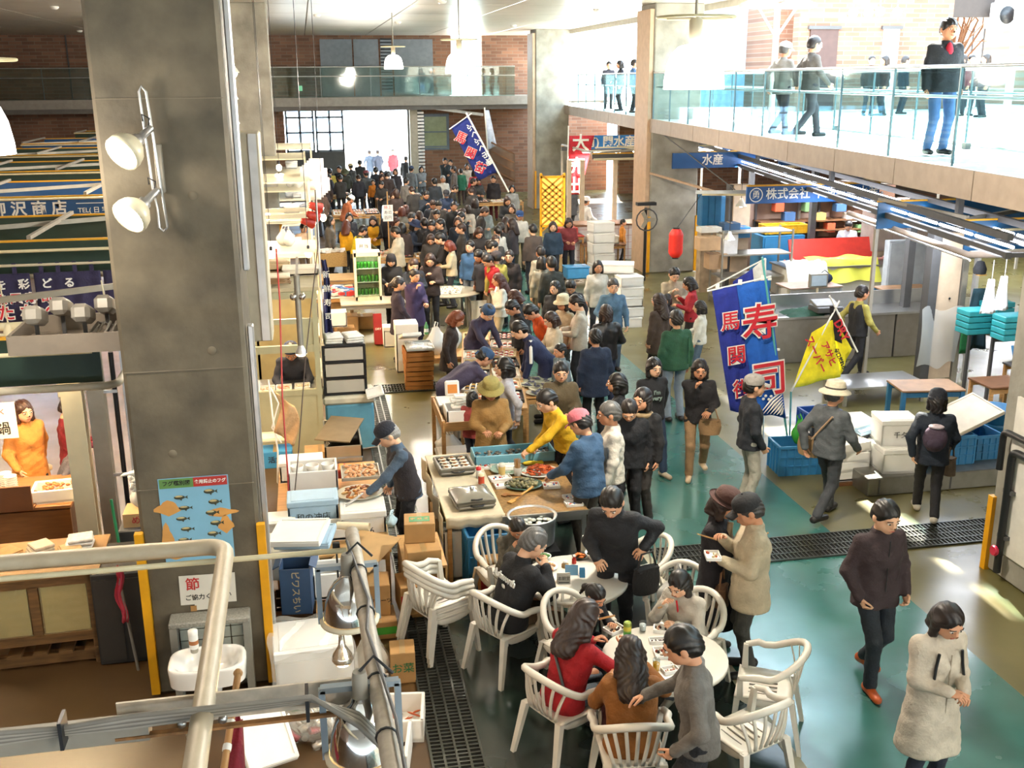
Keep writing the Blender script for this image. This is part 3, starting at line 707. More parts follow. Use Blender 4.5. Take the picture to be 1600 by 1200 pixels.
    M4 = Matrix([[*Rh[0], hd[0]], [*Rh[1], hd[1]], [*Rh[2], hd[2]], [0, 0, 0, 1]]) @ Matrix.Diagonal((1.16, 1.16, 1.15, 1))
    if hair:
        hh = .015 if far else .010
        if (hair, hh) not in HAIRC: v, f = hair_mesh(hair, hh); HAIRC[hair, hh] = cat_mesh('hair', [(v, f, 0)], [M('hair', '1c1513', .45)])
        ho = bpy.data.objects.new('hair', HAIRC[hair, hh]); COL.objects.link(ho); ho.parent = root; ho.matrix_local = M4
        ho.material_slots[0].link = 'OBJECT'; ho.material_slots[0].material = M('hair_'+hc, hc, .42, var=.25, scale=30, stretch=(4, 4, .4))
    if hat:
        if hat[0] not in HATC: HATC[hat[0]] = hat_mesh(hat[0]).mesh('hat', [m_black, m_black])
        ho = bpy.data.objects.new('cap' if hat[0] == 'cap' else 'hat', HATC[hat[0]]); COL.objects.link(ho); ho.parent = root; ho.matrix_local = M4
        for i, c in enumerate((hat[1], hat[2] if len(hat) > 2 else hat[1])):
            if i < len(ho.material_slots): ho.material_slots[i].link = 'OBJECT'; ho.material_slots[i].material = cloth(c)
    info = dict(T=T, sh=sh, el=el, wr=wr, hd=hd, Rh=Rh, P0=P0, loc=loc, sc=sc, face=face, M4=M4, Rl=Rl)
    if extra: extra(root, info)
    return root, info

# ================================================================== LAMPS AND OVERHEAD FIXTURES
def pendant(loc, lab, power, top=6.94, r=.28, strength=9.):
    t = thing('pendant_lamp', lab, 'lamp', loc)
    k = r/.28
    MB().lathe([(.275*k, -.20*k), (.272*k, -.12*k), (.25*k, .02*k), (.215*k, .11*k), (.15*k, .17*k), (.07*k, .19*k), (.05*k, .19*k)], 28).obj('shade', glow('lamp_shade_glow', 'fff6ea', strength), t)
    MB().lathe([(.055, .19), (.06, .22), (.06, .40), (.03, .43)], 12).obj('socket', m_beige, t)
    MB().tube([(math.cos(a)*.35*k, math.sin(a)*.35*k, .42) for a in [i*math.pi/14 for i in range(28)]], .012, 6, closed=True).obj('ring', M('ring_brass', 'c9c09a', .4), t)
    for a in (0, 1, 2): MB().bar((0, 0, .42), (math.cos(a*2.1)*.35*k, math.sin(a*2.1)*.35*k, .42), .012).obj('ring_spoke', m_beige, t)
    MB().tube([(0, 0, .4), (0, 0, top-loc[2])], .014, 6).obj('stem', m_galv, t)
    lamp('pendant_light', 'POINT', (0, 0, -.26), power, 'fff0dc', .2, parent=t)
    return t
pendant((3.52, 9.5, 5.22), 'big glowing dome pendant lamp with a ring, nearest the camera', 700)
pendant((3.03, 21, 5.42), 'white dome pendant lamp in front of the gallery, second from the camera', 1000)
pendant((2.69, 32, 5.60), 'small far dome pendant lamp in front of the gallery doors', 1100)
pendant((-2.22, 7.9, 4.85), 'glowing dome pendant lamp cut off by the left picture edge', 150, strength=7)
for i, (x, y) in enumerate([(-2.3, 19), (-2.5, 31), (3.6, -2), (-9.5, 9)]):
    pendant((x, y, 5.3), ['dome pendant lamp peeping out behind the near pillar, lower one', 'dome pendant lamp far behind the near pillar', 'dome pendant lamp hanging behind the camera', 'dome pendant lamp over the left stalls'][i], 480)
# two spotlights on the near column
sp = thing('wall_spotlight', 'pair-mounted rail with two angled spotlights on the near pillar', 'lamp', (-1.12, 8.46, 4.55))
pts = [(.0, 0, -.36), (.0, -.02, -.50), (.03, -.02, -.53), (.06, -.02, -.50), (.03, -.02, .0), (.0, -.02, .50), (-.03, -.02, .54), (-.05, -.02, .5), (-.02, -.02, -.2)]
MB().tube(pts, .011, 6, closed=True).obj('rail', m_alu, sp)
MB().box((.04, .0, -.06), (.06, .05, .36), b=.006).obj('ballast_box', m_greyp, sp)
for k, z in enumerate((.22, -.24)):
    dr = Vector((-.55, -.70, -.50)).normalized(); T = dr.to_track_quat('Z', 'Y').to_matrix(); o = Vector((-.01, -.07, z))
    a = MB().lathe([(.028, -.04), (.03, .10), (.05, .11), (.055, .16)], 14, o, T=T).obj('lamp_neck', m_alu, sp)
    hdm = MB().lathe([(.05, .15), (.085, .17), (.125, .22), (.138, .27), (.138, .31), (.125, .31)], 20, o, T=T, caps=False).obj('lamp_head', M('lamp_cream', 'cfc8ae', .4), sp)
    MB().lathe([(.001, .298), (.126, .298)], 20, o, T=T).obj('lamp_face', glow('spot_glow', 'fff3dc', 14.), hdm)
    MB().tube([o+Vector((0, .02, .02)), o+Vector((.02, .0, .09)), o+Vector((-.03, -.01, .12)), o+Vector((-.03, .02, .07))], .006, 5).obj('cable', m_black, sp)
    p = o+dr*.34; lamp('spot_light', 'SPOT', p, 60, 'ffe2b8', .08, to=p+dr, spot=110, parent=sp)
# box cabinet hung behind the near column
cb = thing('cable_cabinet', 'tall pale grey service cabinet mounted right behind the near pillar', 'cabinet', (-.54, 10.05, 2.78))
MB().box((0, 0, .95), (.30, .4, 1.9), b=.01).obj('body', M('cabinet_grey', 'b5ad99', .45), cb); MB().box((.09, -.205, .95), (.07, .02, 1.88)).obj('edge_trim', m_alu, cb)
for z in (.2, 1.7): MB().bar((-.1, .0, z), (-.14, -.7, z), .04).obj('bracket', m_galv, cb)
for i, (px, py) in enumerate(((362, 110), (361, 152), (363, 190))):
    q = GY(px, py, 26); pd = thing('small_pendant', ['bare bulb lamp beside the pillar, top one of three', 'bare bulb lamp beside the pillar, middle one of three', 'bare bulb lamp beside the pillar, lowest of three'][i], 'lamp', q)
    MB().lathe([(.02, .25), (.05, .22), (.06, .12), (.16, -.02), (.17, -.05)], 14, caps=False).obj('shade', m_white, pd); MB().sphere((0, 0, -.05), .13, 10).obj('bulb', glow('bulb_glow', 'fff2d8', 8.), pd); MB().tube([(0, 0, .25), (0, 0, 6.9-q.z)], .008, 5).obj('cord', m_black, pd)

# ------------------------------------------------------------------ foreground frame
ff = thing('canopy_pipework', 'beige painted pipe frame of the nearest stall canopy', 'frame', (0, 0, 2.7))
m_pipe = M('beige_pipe', 'c2b49a', .42, var=.12, scale=9, col2='b3a48a')
def bend(a, c, b, r, n=6):
    a, b, c = Vector(a), Vector(b), Vector(c); u = (a-c).normalized(); w = (b-c).normalized(); p0 = c+u*r; p1 = c+w*r
    return [a] + [((1-t)**2)*p0 + 2*t*(1-t)*c + t*t*p1 for t in [i/n for i in range(n+1)]] + [b]
MB().tube(bend((-3.2, 5.50, 0), (-.54, 5.46, 0), (-.52, 2.0, 0), .12), .045, 14).obj('rim_pipe', m_pipe, ff)
MB().tube([(-3.2, 5.40, -.05), (.10, 5.38, -.05)], .016, 8).obj('thin_rail', M('cream_rail', 'd8cda8', .4), ff)
ff2 = thing('canopy_pipework', 'scuffed grey pipe running past the dome lamps in the foreground', 'frame', (0, 0, 2.7))
MB().tube([(.135, 5.5, 0), (.20, 2.6, 0)], .038, 12).obj('pipe', M('scuffed_pipe', 'a89d8c', .5, var=.25, scale=14), ff2)
MB().tube([(.10, 5.3, .04), (.175, 4.6, .045), (.15, 4.3, .05), (.22, 3.6, .045), (.235, 2.7, .04)], .008, 5).obj('cable', m_dgrey, ff2)
for y in (5.0, 4.55, 3.95, 3.55): MB().lathe([(.043, -.006), (.046, 0), (.043, .006)], 12, T=rotm(90)).obj('cable_tie', m_black, ff2, (.135+(5.5-y)*.0224, y, 0))
ch = thing('steel_channel', 'rust-edged steel channel carrying grey cables across the foreground', 'beam', (0, 0, 2.62))
c_ = [(-3, 3.93), (.20, 3.93)]
m_chan = M('channel_grey', 'c0b29e', .5, var=.2, scale=12)
MB().box((-.33, 3.98, .03), (1.10, .012, .12)).obj('web_plate', m_chan, ch); MB().box((-.33, 3.90, -.02), (1.10, .03, .012)).obj('lower_flange', M('rusty_flange', '8c6238', .7, var=.4, scale=20), ch)
MB().box((-1.9, 3.93, .0), (2.3, .08, .08)).obj('square_tube', m_greyp, ch)
for k in range(6):
    o = k*.017; MB().tube([(-3, 3.86-o, .07+o*.5), (-1.4, 3.84-o*.6, .05+o), (-1.06, 3.86, .055+o*.3), (-.8, 3.86-o*.7, .05+o), (-.1, 3.86-o, .08+o*.8), (.08, 3.80-o, .03), (.19, 3.7-o, -.05)], .012, 6).obj('cable', M('cable_grey', ['a39d92', '7d786f'][k % 2], .5), ch)
for x in (-1.06, -.12): MB().box((x, 3.86, .07), (.014, .10, .12)).obj('cable_tie', m_black, ch)
for x in (-.62, -.46): MB().lathe([(.018, 0), (.018, .02), (.0, .022)], 8, T=rotm(90)).obj('bolt', m_steel, ch, (x, 3.90, .02))
MB().tube([(-.6, 3.92, -.05), (-.55, 3.9, -.28), (-.5, 3.92, -.42)], .016, 6).obj('hook_pipe', m_pipe, ch)
def dome_lamp(px, py, z, lab, sc=1.):
    q = G(px, py, z); t = thing('dome_reflector_lamp', lab, 'lamp', q); t.scale = (sc,)*3
    m_ch = M('chrome', 'd8d5d0', .08, metal=1., var=0)
    MB().lathe([(.030, .13), (.035, .11), (.060, .09), (.085, .05), (.102, .0), (.110, -.06), (.112, -.09)], 26, caps=False).obj('reflector', m_ch, t)
    MB().lathe([(.112, -.10), (.128, -.098), (.130, -.085), (.115, -.078)], 26, caps=False).obj('rim', M('lamp_rim', 'd8ccb0', .4), t)
    MB().lathe([(.022, .22), (.026, .20), (.026, .15), (.032, .13)], 12).obj('socket', m_greyp, t)
    MB().sphere((0, 0, -.06), (.06, .06, .07), 12).obj('bulb', glow('warm_bulb', 'ffdca8', 10.), t)
    for x in (-.125, .125):
        MB().box((x, .03, .02), (.022, .03, .26)).obj('bracket_arm', M('bracket_blue_grey', '8d9aa3', .4, metal=.4), t)
    MB().box((0, .03, .15), (.26, .03, .02)).obj('bracket_top', M('bracket_blue_grey', '8d9aa3', .4, metal=.4), t)
    MB().tube([(0, 0, .22), (.05, .02, .26), (.11, .0, .2)], .006, 5).obj('cable', m_black, t)
    lamp('reflector_light', 'SPOT', (0, 0, -.12), 40, 'ffcf90', .06, to=(0, 0, -1), spot=130, parent=t)
dome_lamp(545, 938, 2.52, 'chrome dome reflector lamp clamped midway along the foreground pipe', 1.2)
dome_lamp(566, 1140, 2.52, 'chrome dome reflector lamp at the bottom edge of the picture', 1.25)
q = G(535, 1022, 2.0)
hb = thing('hanging_lamp', 'small ribbed silver reflector bulb hanging on a long black cord', 'lamp', q)
MB().lathe([(.016, .12), (.02, .06), (.03, .04), (.055, .0), (.062, -.03), (.05, -.055), (.0, -.062)], 20).obj('reflector_bulb', M('silver_bulb', 'c9c7c0', .15, metal=.9), hb); MB().tube([(0, 0, .1), (0, 0, .62)], .006, 5).obj('cord', m_black, hb); MB().box((0, 0, .66), (.04, .03, .06), b=.005).obj('plug', m_black, hb)
lamp('hanging_light', 'POINT', (0, 0, -.1), 25, 'ffcf90', .05, parent=hb)
fp = thing('flag_pole', 'wooden pole with rolled dark red cloth tied with white string at the bottom edge', 'flag', (0, 0, 0))
a, b_ = G(372, 1052, 2.55), G(350, 1200, 2.35)
MB().tube([a, b_+(b_-a)*.3], .016, 8).obj('pole', M('pole_wood', 'b98a56', .5), fp); MB().sphere(a, .022, 8).obj('knob', M('pole_wood', 'b98a56', .5), fp)
dd = (b_-a)
MB().grid(lambda u, v: a+dd*(.35+v)+Vector((.004+.07*u*(.4+v), .03*math.sin(6*u+3*v), -.05*u-.02)), 6, 8, thick=.004).obj('cloth', cloth('7a1424'), fp)
for t_ in (.3, .55, .8): MB().lathe([(.019, -.015), (.020, 0), (.019, .015)], 8, T=dd.to_track_quat('Z', 'Y').to_matrix()).obj('tie', m_white, fp, a+dd*t_)

# ------------------------------------------------------------------ things on the near column
def panel(name, lab, cat, x0, x1, z0, z1, y, mat, th=.006):
    return MB().box(((x0+x1)/2, y, (z0+z1)/2), (x1-x0, th, z1-z0)).obj(name, mat, label=lab, cat=cat)
po = thing('fish_poster', 'blue pufferfish identification poster taped to the near pillar', 'poster', (-1.06, 8.49, 1.60))
MB().box((0, 0, 0), (.56, .004, .78)).obj('sheet', M('poster_blue', '7fb4cf', .4, var=.04), po)
MB().box((-.135, -.004, .345), (.27, .003, .08)).obj('green_band', M('poster_green', '5f8a4a', .5), po); MB().box((.135, -.004, .345), (.27, .003, .08)).obj('red_band', M('poster_red', 'b03028', .5), po)
text('フグ鑑別図', .045, M('ink', '151515', .6), 'heading', po, TM((-.135, -.007, .345)), .0008, .001); text('食用禁止のフグ', .036, m_white, 'heading', po, TM((.135, -.007, .345)), .0008, .001)
MB().box((0, -.004, -.375), (.56, .003, .03)).obj('navy_band', M('poster_navy', '24406e', .5), po); text('下関市生産組合  下関ふぐ連盟', .022, m_white, 'footer', po, TM((0, -.007, -.375)), .0006)
for sx, cx, cz, w, h_ in ((1, -.22, .13, .10, .10), (1, -.25, -.15, .05, .22), (1, .20, .06, .12, .06), (1, .23, -.05, .06, .12), (1, -.20, -.28, .12, .08)):
    MB().add([Vector((cx+w*math.cos(t)*(1+.25*math.sin(3*t+cx*40)), -.003, cz+h_*.6*math.sin(t)*(1+.2*math.cos(4*t)))) for t in [i*math.pi/8 for i in range(16)]], [tuple(range(16))]).obj('land_shape', M('poster_orange', 'd39a52', .5), po)
m_fish = M('fish_grey', '3e4436', .5); m_fb = M('fish_belly', 'b8a878', .5)
fb = MB(); fb.sphere((0, 0, 0), (.05, .003, .018), 14, 0, 6); fb.add([(-.045, -.002, 0), (-.075, -.002, .016), (-.07, -.002, 0), (-.075, -.002, -.014)], [(0, 1, 2), (0, 2, 3)]); fb.add([(.0, -.002, .015), (-.015, -.002, .03), (-.025, -.002, .012)], [(0, 1, 2)]); fb.sphere((.006, -.002, -.008), (.036, .003, .009), 10, 1, 5)
fme = fb.mesh('fish', [m_fish, m_fb])
for r in range(6):
    for c in range(2):
        share('fish', fme, po, (-.12+c*.24+.03*(r % 2), -.006, .22-r*.095+(.035 if c else 0)), rot=(0, math.pi if True else 0, 0), scale=(.9, 1, 1.0+.2*((r*3+c) % 3)))
nt_ = thing('paper_notice', 'white paper water-saving notice taped below the fish poster', 'notice', (-1.025, 8.488, .97))
MB().box((0, 0, 0), (.46, .004, .27), ry=1).obj('sheet', M('paper', 'd4cfc2', .7, var=.05), nt_); MB().box((-.02, .001, -.15), (.20, .003, .08)).obj('slip', M('paper', 'd4cfc2', .7), nt_)
text('節　水', .12, M('red_ink', 'b8302c', .6), 'heading', nt_, TM((-.0, -.004, .05)), .0006, .002); text('ご協力ください', .055, M('ink', '151515', .6), 'body_text', nt_, TM((0, -.004, -.07)), .0006, .001)
for x in (-.13, .10): MB().box((x, -.003, -.17), (.05, .003, .05)).obj('tape', M('brown_tape', 'a87c48', .5), nt_)
# wash basin in front of the column
wb = thing('wash_basin', 'white wash basin on a tiled stand at the foot of the near pillar', 'sink', (-1.02, 8.1, 0))
m_ter = M('terrazzo', '8d8a80', .5, var=.3, scale=60)
MB().box((0, .30, .74), (.66, .20, .05), b=.01).obj('top_slab', m_ter, wb)
for x in (-.30, .30): MB().box((x, .30, .36), (.06, .14, .72)).obj('side_panel', m_conc, wb)
tm_ = MB().box((0, 0, 0), (.098, .012, .098), b=.003).mesh('tile', M('pale_tile', 'a9b0a8', .25))
for i in range(5):
    for j in range(6): share('tile', tm_, wb, (-.212+i*.106, .33, .16+j*.106))
def basin(u, v):
    a = 2*math.pi*u; rx, ry = .30, .21; sq = lambda t: math.copysign(abs(t)**.6, t)
    pr = [(1.0, -.16), (1.03, -.02), (1.0, 0), (.90, .0), (.80, -.03), (.62, -.12), (.25, -.15), (.0, -.15)]
    k = v*7; i = min(6, int(k)); f = k-i; s = pr[i][0]*(1-f)+pr[i+1][0]*f; z = pr[i][1]*(1-f)+pr[i+1][1]*f
    return (sq(math.cos(a))*rx*s, sq(math.sin(a))*ry*s-.12, .60+z)
MB().grid(basin, 32, 14).obj('basin', M('porcelain', 'e6e2da', .12, coat=.5, var=0), wb)
MB().lathe([(.07, .0), (.08, .2), (.10, .44)], 14, (0, -.02, 0)).obj('pedestal', M('porcelain', 'e6e2da', .12, coat=.5, var=0), wb)
MB().tube(bend((.09, .06, .60), (.09, .06, .70), (.09, -.06, .69), .03), .013, 8).obj('tap', m_steel, wb); MB().sphere((.09, .06, .73), (.025, .025, .015), 8).obj('tap_handle', m_steel, wb); MB().lathe([(.018, 0), (.018, .006), (0, .007)], 10, (.06, -.13, .448)).obj('drain', m_dgrey, wb)
sd = thing('soap_dispenser', 'white soap bottle with brown band on the wash basin', 'bottle', (-1.13, 8.10, .60))
MB().lathe([(.028, 0), (.032, .01), (.032, .04)], 14).obj('base', m_galv, sd); MB().lathe([(.036, .04), (.038, .05), (.038, .15), (.034, .16)], 14).obj('bottle', m_white, sd); MB().lathe([(.0385, .08), (.0385, .115)], 14).obj('band', M('label_brown', 'a86a3c', .5), sd); MB().lathe([(.039, .16), (.039, .20), (.0, .204)], 14).obj('cap', m_white, sd)

# ================================================================== COMMON GOODS
m_wood = M('pale_wood', 'b58a55', .6, var=.2, scale=5, stretch=(1, 8, 8)); m_woodd = M('dark_wood', '6b4526', .6, var=.25, scale=5, stretch=(1, 8, 8)); m_ply = M('plywood', 'c79a60', .6, var=.12, scale=4, stretch=(1, 6, 6))
m_card = M('cardboard', 'b58c58', .8, var=.1); m_cardl = M('light_cardboard', 'c9a674', .8, var=.08); m_blue = M('crate_blue', '2f77a8', .45, var=.08); m_ink = M('ink', '151515', .6); m_bluel = M('foam_pale_blue', 'a9c6dc', .6, var=.05)
def foam_box(loc, size, lab, rz=0., lid=True, mat=None, writing=None, group=None, z0=0, rx=0., open_fill=None):
    w, d, h = size; m = mat or m_foam; t = thing('foam_box', lab, 'box', loc, rz, group, rx=rx); th = .028; b = MB()
    hb = h*.8 if lid else h
    b.box((0, 0, th/2), (w, d, th))
    for s in (-1, 1): b.box((s*(w-th)/2, 0, hb/2), (th, d, hb), b=.006); b.box((0, s*(d-th)/2, hb/2), (w, th, hb), b=.006)
    b.obj('box_body', m, t)
    if lid:
        l = MB().box((0, 0, h*.9), (w+.012, d+.012, h*.2), b=.008).obj('lid', m, t); MB().box((0, 0, h+.002), (w*.86, d*.84, .006), b=.002).obj('lid_panel', m, l)
    if writing: text(writing, min(.09, h*.34), m_ink, 'handwriting', t, TM((0, -d/2-.008, h*.42)), .0006)
    return t
def foam_lid(loc, size, lab, rz=0., rx=0., ry=0., mat=None, group=None):
    t = thing('foam_slab', lab, 'foam lid', loc, rz, group, rx, ry); w, d, h = size
    o = MB().box((0, 0, h/2), (w, d, h), b=.01).obj('panel', mat or m_foam, t); r = MB()
    for s in (-1, 1): r.box((s*(w/2-.02), 0, h+.004), (.03, d-.02, .010), b=.003); r.box((0, s*(d/2-.02), h+.004), (w-.02, .03, .010), b=.003)
    r.obj('raised_rim', mat or m_foam, t); return t
def carton(loc, size, lab, rz=0., mat=None, writing=None, wcol=None, flaps=False, band=None, group=None, rx=0., side=None):
    t = thing('cardboard_box', lab, 'box', loc, rz, group, rx=rx); w, d, h = size; m = mat or m_card
    b = MB()
    if flaps:
        th = .006
        b.box((0, 0, th/2), (w, d, th))
        for s in (-1, 1): b.box((s*(w-th)/2, 0, h/2), (th, d, h)); b.box((0, s*(d-th)/2, h/2), (w, th, h))
        bo = b.obj('box_body', m, t)
        for s in (-1, 1): MB().box((s*(w/2+d*.10), 0, h+.02), (d*.28, d, .006), ry=s*28).obj('flap', m, t)
    else:
        b.box((0, 0, h/2), (w, d, h), b=.006); bo = b.obj('box_body', m, t)
        MB().box((0, 0, h+.001), (.05, d, .002)).obj('tape', M('packing_tape', 'a88a5c', .3), t); MB().box((0, 0, h-.0005), (.004, d*.98, .004)).obj('flap_seam', m_woodd, t)
    if band: MB().box((0, -d/2-.001, h*.5), (w*.98, .003, h*.42)).obj('printed_band', M('print_'+band, band, .5), t)
    if writing: text(writing, min(.10, h*.42, w/len(writing)*1.1), M('print_'+(wcol or '2a2018'), wcol or '2a2018', .6), 'printing', t, TM((0, -d/2-.004, h*.5)), .0006, .001)
    return t
def crate(loc, size, lab, rz=0., mat=None, group=None, ry=0., rx=0.):
    t = thing('plastic_crate', lab, 'crate', loc, rz, group, rx, ry); w, d, h = size; m = mat or m_blue; b = MB(); th = .016
    b.box((0, 0, .01), (w-.03, d-.03, .02))
    for s in (-1, 1): b.box((s*(w-th)/2, 0, h/2), (th*.5, d, h)); b.box((0, s*(d-th)/2, h/2), (w, th*.5, h))
    b.obj('shell', m, t); r = MB()
    for s in (-1, 1):
        r.box((s*w/2, 0, h-.02), (.03, d+.02, .04), b=.005); r.box((0, s*d/2, h-.02), (w+.02, .03, .04), b=.005)
    r.obj('rim', m, t)
    for n, ln, ax in ((6, w, 0), (4, d, 1)):
        for i in range(n+1):
            for s in (-1, 1):
                c = -ln/2+ln*i/n
                p = (c, s*d/2, h/2) if ax == 0 else (s*w/2, c, h/2)
                MB().box(p, (.018, .026, h-.02) if ax == 0 else (.026, .018, h-.02)).obj('rib', m, t)
    for z in (.33, .62):
        for s in (-1, 1): MB().box((0, s*d/2, h*z), (w, .022, .016)).obj('band_rib', m, t)
    return t
def wood_crate(loc, size, lab, rz=0., rows=3, group=None, mat=None):
    t = thing('wooden_crate', lab, 'crate', loc, rz, group); w, d, h = size; m = mat or m_wood
    for i in range(rows):
        z = h*(i+.5)/rows; hh = h/rows*.86
        for s in (-1, 1):
            MB().box((0, s*d/2, z), (w, .018, hh)).obj('slat', m, t); MB().box((s*w/2, 0, z), (.018, d, hh)).obj('slat', m, t)
    for sx in (-1, 1):
        for sy in (-1, 1): MB().box((sx*(w/2-.03), sy*(d/2-.03), h/2), (.035, .035, h)).obj('corner_post', m, t)
    MB().box((0, 0, .012), (w, d, .018)).obj('base_board', m, t); return t
def bits(parent, name, mat, n, area, z, size, shape='e', seed=1, round_=False, hump=0., mats=None):
    rr = random.Random(seed); b = MB(); w, d = area
    for i in range(n):
        if round_: a = rr.random()*6.283; q = math.sqrt(rr.random()); x, y = math.cos(a)*q*w/2, math.sin(a)*q*d/2; zz = z+hump*(1-q*q)
        else: x, y = (rr.random()-.5)*w, (rr.random()-.5)*d; zz = z+hump*rr.random()
        s = [k*(.7+.6*rr.random()) for k in size]; R = rotm(rr.random()*30-15, rr.random()*30-15, rr.random()*360); mi = rr.randrange(len(mats)) if mats else 0
        if shape == 'e': b.sphere((x, y, zz), s, 6, mi, 4, R=R)
        elif shape == 'b': b.box((x, y, zz), (s[0]*2, s[1]*2, s[2]*2), rz=rr.random()*360, rx=rr.random()*20-10, mi=mi)
        else: b.tube([Vector((x, y, zz)) + R @ Vector((math.cos(t)*s[0], math.sin(t)*s[0], 0)) for t in (0, .7, 1.4, 2.1, 2.8)], s[2], 5, mi)
    return b.obj(name, mats or mat, parent, kind='stuff')
def plate(loc, r, lab, food=None, n=40, size=(.02, .012, .01), col='c07030', dish='e4e2dc', hump=.02, mats=None, shape='e', seed=1, oval=1., name='plate', rz=0, group=None, fname='food'):
    t = thing(name, lab, 'plate', loc, rz, group)
    MB().lathe([(r*.6, 0), (r*.62, .004), (r, .022), (r, .027), (r*.62, .010), (0, .009)], 24, sx=oval).obj('dish', M('dish_'+dish, dish, .25), t)
    if n: bits(t, fname, M('food_'+col, col, .45, var=.3, scale=40), n, (r*1.5*oval, r*1.5), .018, size, shape, seed, True, hump, mats)
    return t
def tray(loc, size, lab, col='c07030', n=30, bs=(.02, .014, .012), rim='2a2a2c', base=None, mats=None, rz=0, shape='e', seed=1, name='food_tray', hump=.0, group=None, h=.04, rx=0., rows=None):
    t = thing(name, lab, 'tray', loc, rz, group, rx=rx); w, d = size; b = MB(); m = M('tray_'+rim, rim, .35)
    b.box((0, 0, .006), (w, d, .012))
    for s in (-1, 1): b.box((s*w/2, 0, h/2), (.014, d+.014, h), b=.004); b.box((0, s*d/2, h/2), (w+.014, .014, h), b=.004)
    b.obj('pan', [m] if not base else [M('tray_'+base, base, .4)], t)
    if rows:
        r_, c_ = rows; b2 = MB()
        for i in range(r_):
            for j in range(c_): b2.sphere((-w*.42+w*.84*(j+.5)/c_, -d*.42+d*.84*(i+.5)/r_, .026), (w*.36/c_, d*.36/r_, .016), 6, (i*7+j*3) % len(mats or [0]), 4)
        b2.obj('food_rows', mats or M('food_'+col, col, .45), t, kind='stuff')
    elif n: bits(t, 'food', M('food_'+col, col, .45, var=.3, scale=40), n, (w*.88, d*.86), .022, bs, shape, seed, False, hump, mats)
    return t
def table(loc, size, lab, h=.72, mat=None, leg=None, rz=0., th=.03, legw=.045, shelf=False, group=None, name='table'):
    t = thing(name, lab, 'table', loc, rz, group); w, d = size
    MB().box((0, 0, h-th/2), (w, d, th), b=.005).obj('tabletop', mat or m_ply, t)
    for sx in (-1, 1):
        for sy in (-1, 1): MB().box((sx*(w/2-.04), sy*(d/2-.04), (h-th)/2), (legw, legw, h-th)).obj('leg', leg or m_wood, t)
    for s in (-1, 1): MB().box((0, s*(d/2-.04), h-th-.05), (w-.08, .025, .07)).obj('apron', leg or m_wood, t)
    if shelf: MB().box((0, 0, .18), (w-.06, d-.06, .02)).obj('lower_shelf', mat or m_ply, t)
    return t
def plastic_bag(loc, r, h, lab, col='ecebe6', fac=.8, seed=1, group=None, name='plastic_bag'):
    rr = random.Random(seed); ph = [rr.random()*6 for _ in range(6)]
    def fn(u, v):
        a = u*2*math.pi; prof = math.sin(min(1., v*1.25+.12)*math.pi*.86)**.7 if v < .8 else .38*(1-(v-.8)*2.2)+.05
        k = 1+.12*math.sin(3*a+ph[0]+4*v)+.08*math.sin(7*a+ph[1]-5*v)
        return (math.cos(a)*r*prof*k, math.sin(a)*r*prof*k*.8, h*v)
    t = thing(name, lab, 'bag', loc, seed*40, group); MB().grid(fn, 20, 12).obj('bag_body', film('bag_film_'+col, col, fac), t)
    MB().tube([(-.02, 0, h*.95), (-.05, 0, h*1.15), (.0, .0, h*1.2), (.03, 0, h*.96)], .010, 5).obj('knot', film('bag_film_'+col, col, fac), t)
    return t

# ================================================================== LEFT STALLS
m_fgr = M('fascia_green', '22382c', .5); m_line = M('yellow_line', 'd8a020', .5); m_fbl = M('fascia_blue', '1c4a7c', .45)
def canopy(name, lab, x0, x1, y0, y1, z, mat, h=.42, pipe=True, tubes=1, tcol='e8ecff', corner='R', pw=40, sides=3):
    t = thing(name, lab, 'canopy', (0, 0, z))
    for (a, b_) in (((x0, y0), (x1, y0)), ((x1, y0), (x1, y1)), ((x0, y1), (x1, y1)))[:sides]:
        d_ = Vector((b_[0]-a[0], b_[1]-a[1], 0)); c_ = Vector(((a[0]+b_[0])/2, (a[1]+b_[1])/2, h/2))
        f = MB().box(c_, (abs(d_.x)+.03 or .03, abs(d_.y)+.03 or .03, h)).obj('fascia_board', mat, t); MB().box(c_+Vector((0, 0, h/2+.012)), (abs(d_.x)+.05, abs(d_.y)+.05, .025)).obj('edge_strip', m_line, f)
    if pipe:
        MB().tube(bend((x0, y0-.16, 0), (x1+.16, y0-.16, 0), (x1+.16, y1, 0), .15), .035, 10).obj('rim_pipe', m_beige, t)
        MB().tube([(x0, y0-.26, .34), (x1, y0-.26, .34)], .02, 8).obj('thin_rail', M('cream_rail', 'd8cda8', .4), t)
    n = max(2, int((x1-x0)/1.5))
    if sides == 3:
        for x in (x0, x1): MB().box((x, y1, -z/2), (.06, .06, z)).obj('support_post', m_greyp, t)
    for i in range(n+1):
        x = x0+(x1-x0)*i/n
        MB().bar((x, y0, h+.05), (x, y1, h+.05), .05).obj('cross_bar', m_greyp, t)
    MB().bar((x0, y0+.1, h), (x1-.2, y1-.1, h+.02), .06).obj('diagonal_brace', m_galv, t)
    for k in range(tubes):
        x = x0+(x1-x0)*(k+.5)/tubes; y_ = (y0+y1)/2
        f = MB().box((x, y_, .10), (1.25, .12, .05)).obj('light_fitting', m_white, t); MB().tube([(x-.6, y_, .06), (x+.6, y_, .06)], .016, 6).obj('fluorescent_tube', glow('tube_glow_'+tcol, tcol, 14.), f)
        if pw: lamp('tube_light', 'AREA', (x, y_, .0), pw, tcol, 1.2, to=(x, y_, -1), parent=t, sy=.1)
    return t
canopy('stall_canopy', 'dark green stall canopy with beige rounded pipe rim beside the near pillar', -6.5, -1.9, 9.6, 12.0, 2.55, m_fgr, tubes=2, tcol='ffe0b0', pw=70, sides=1)
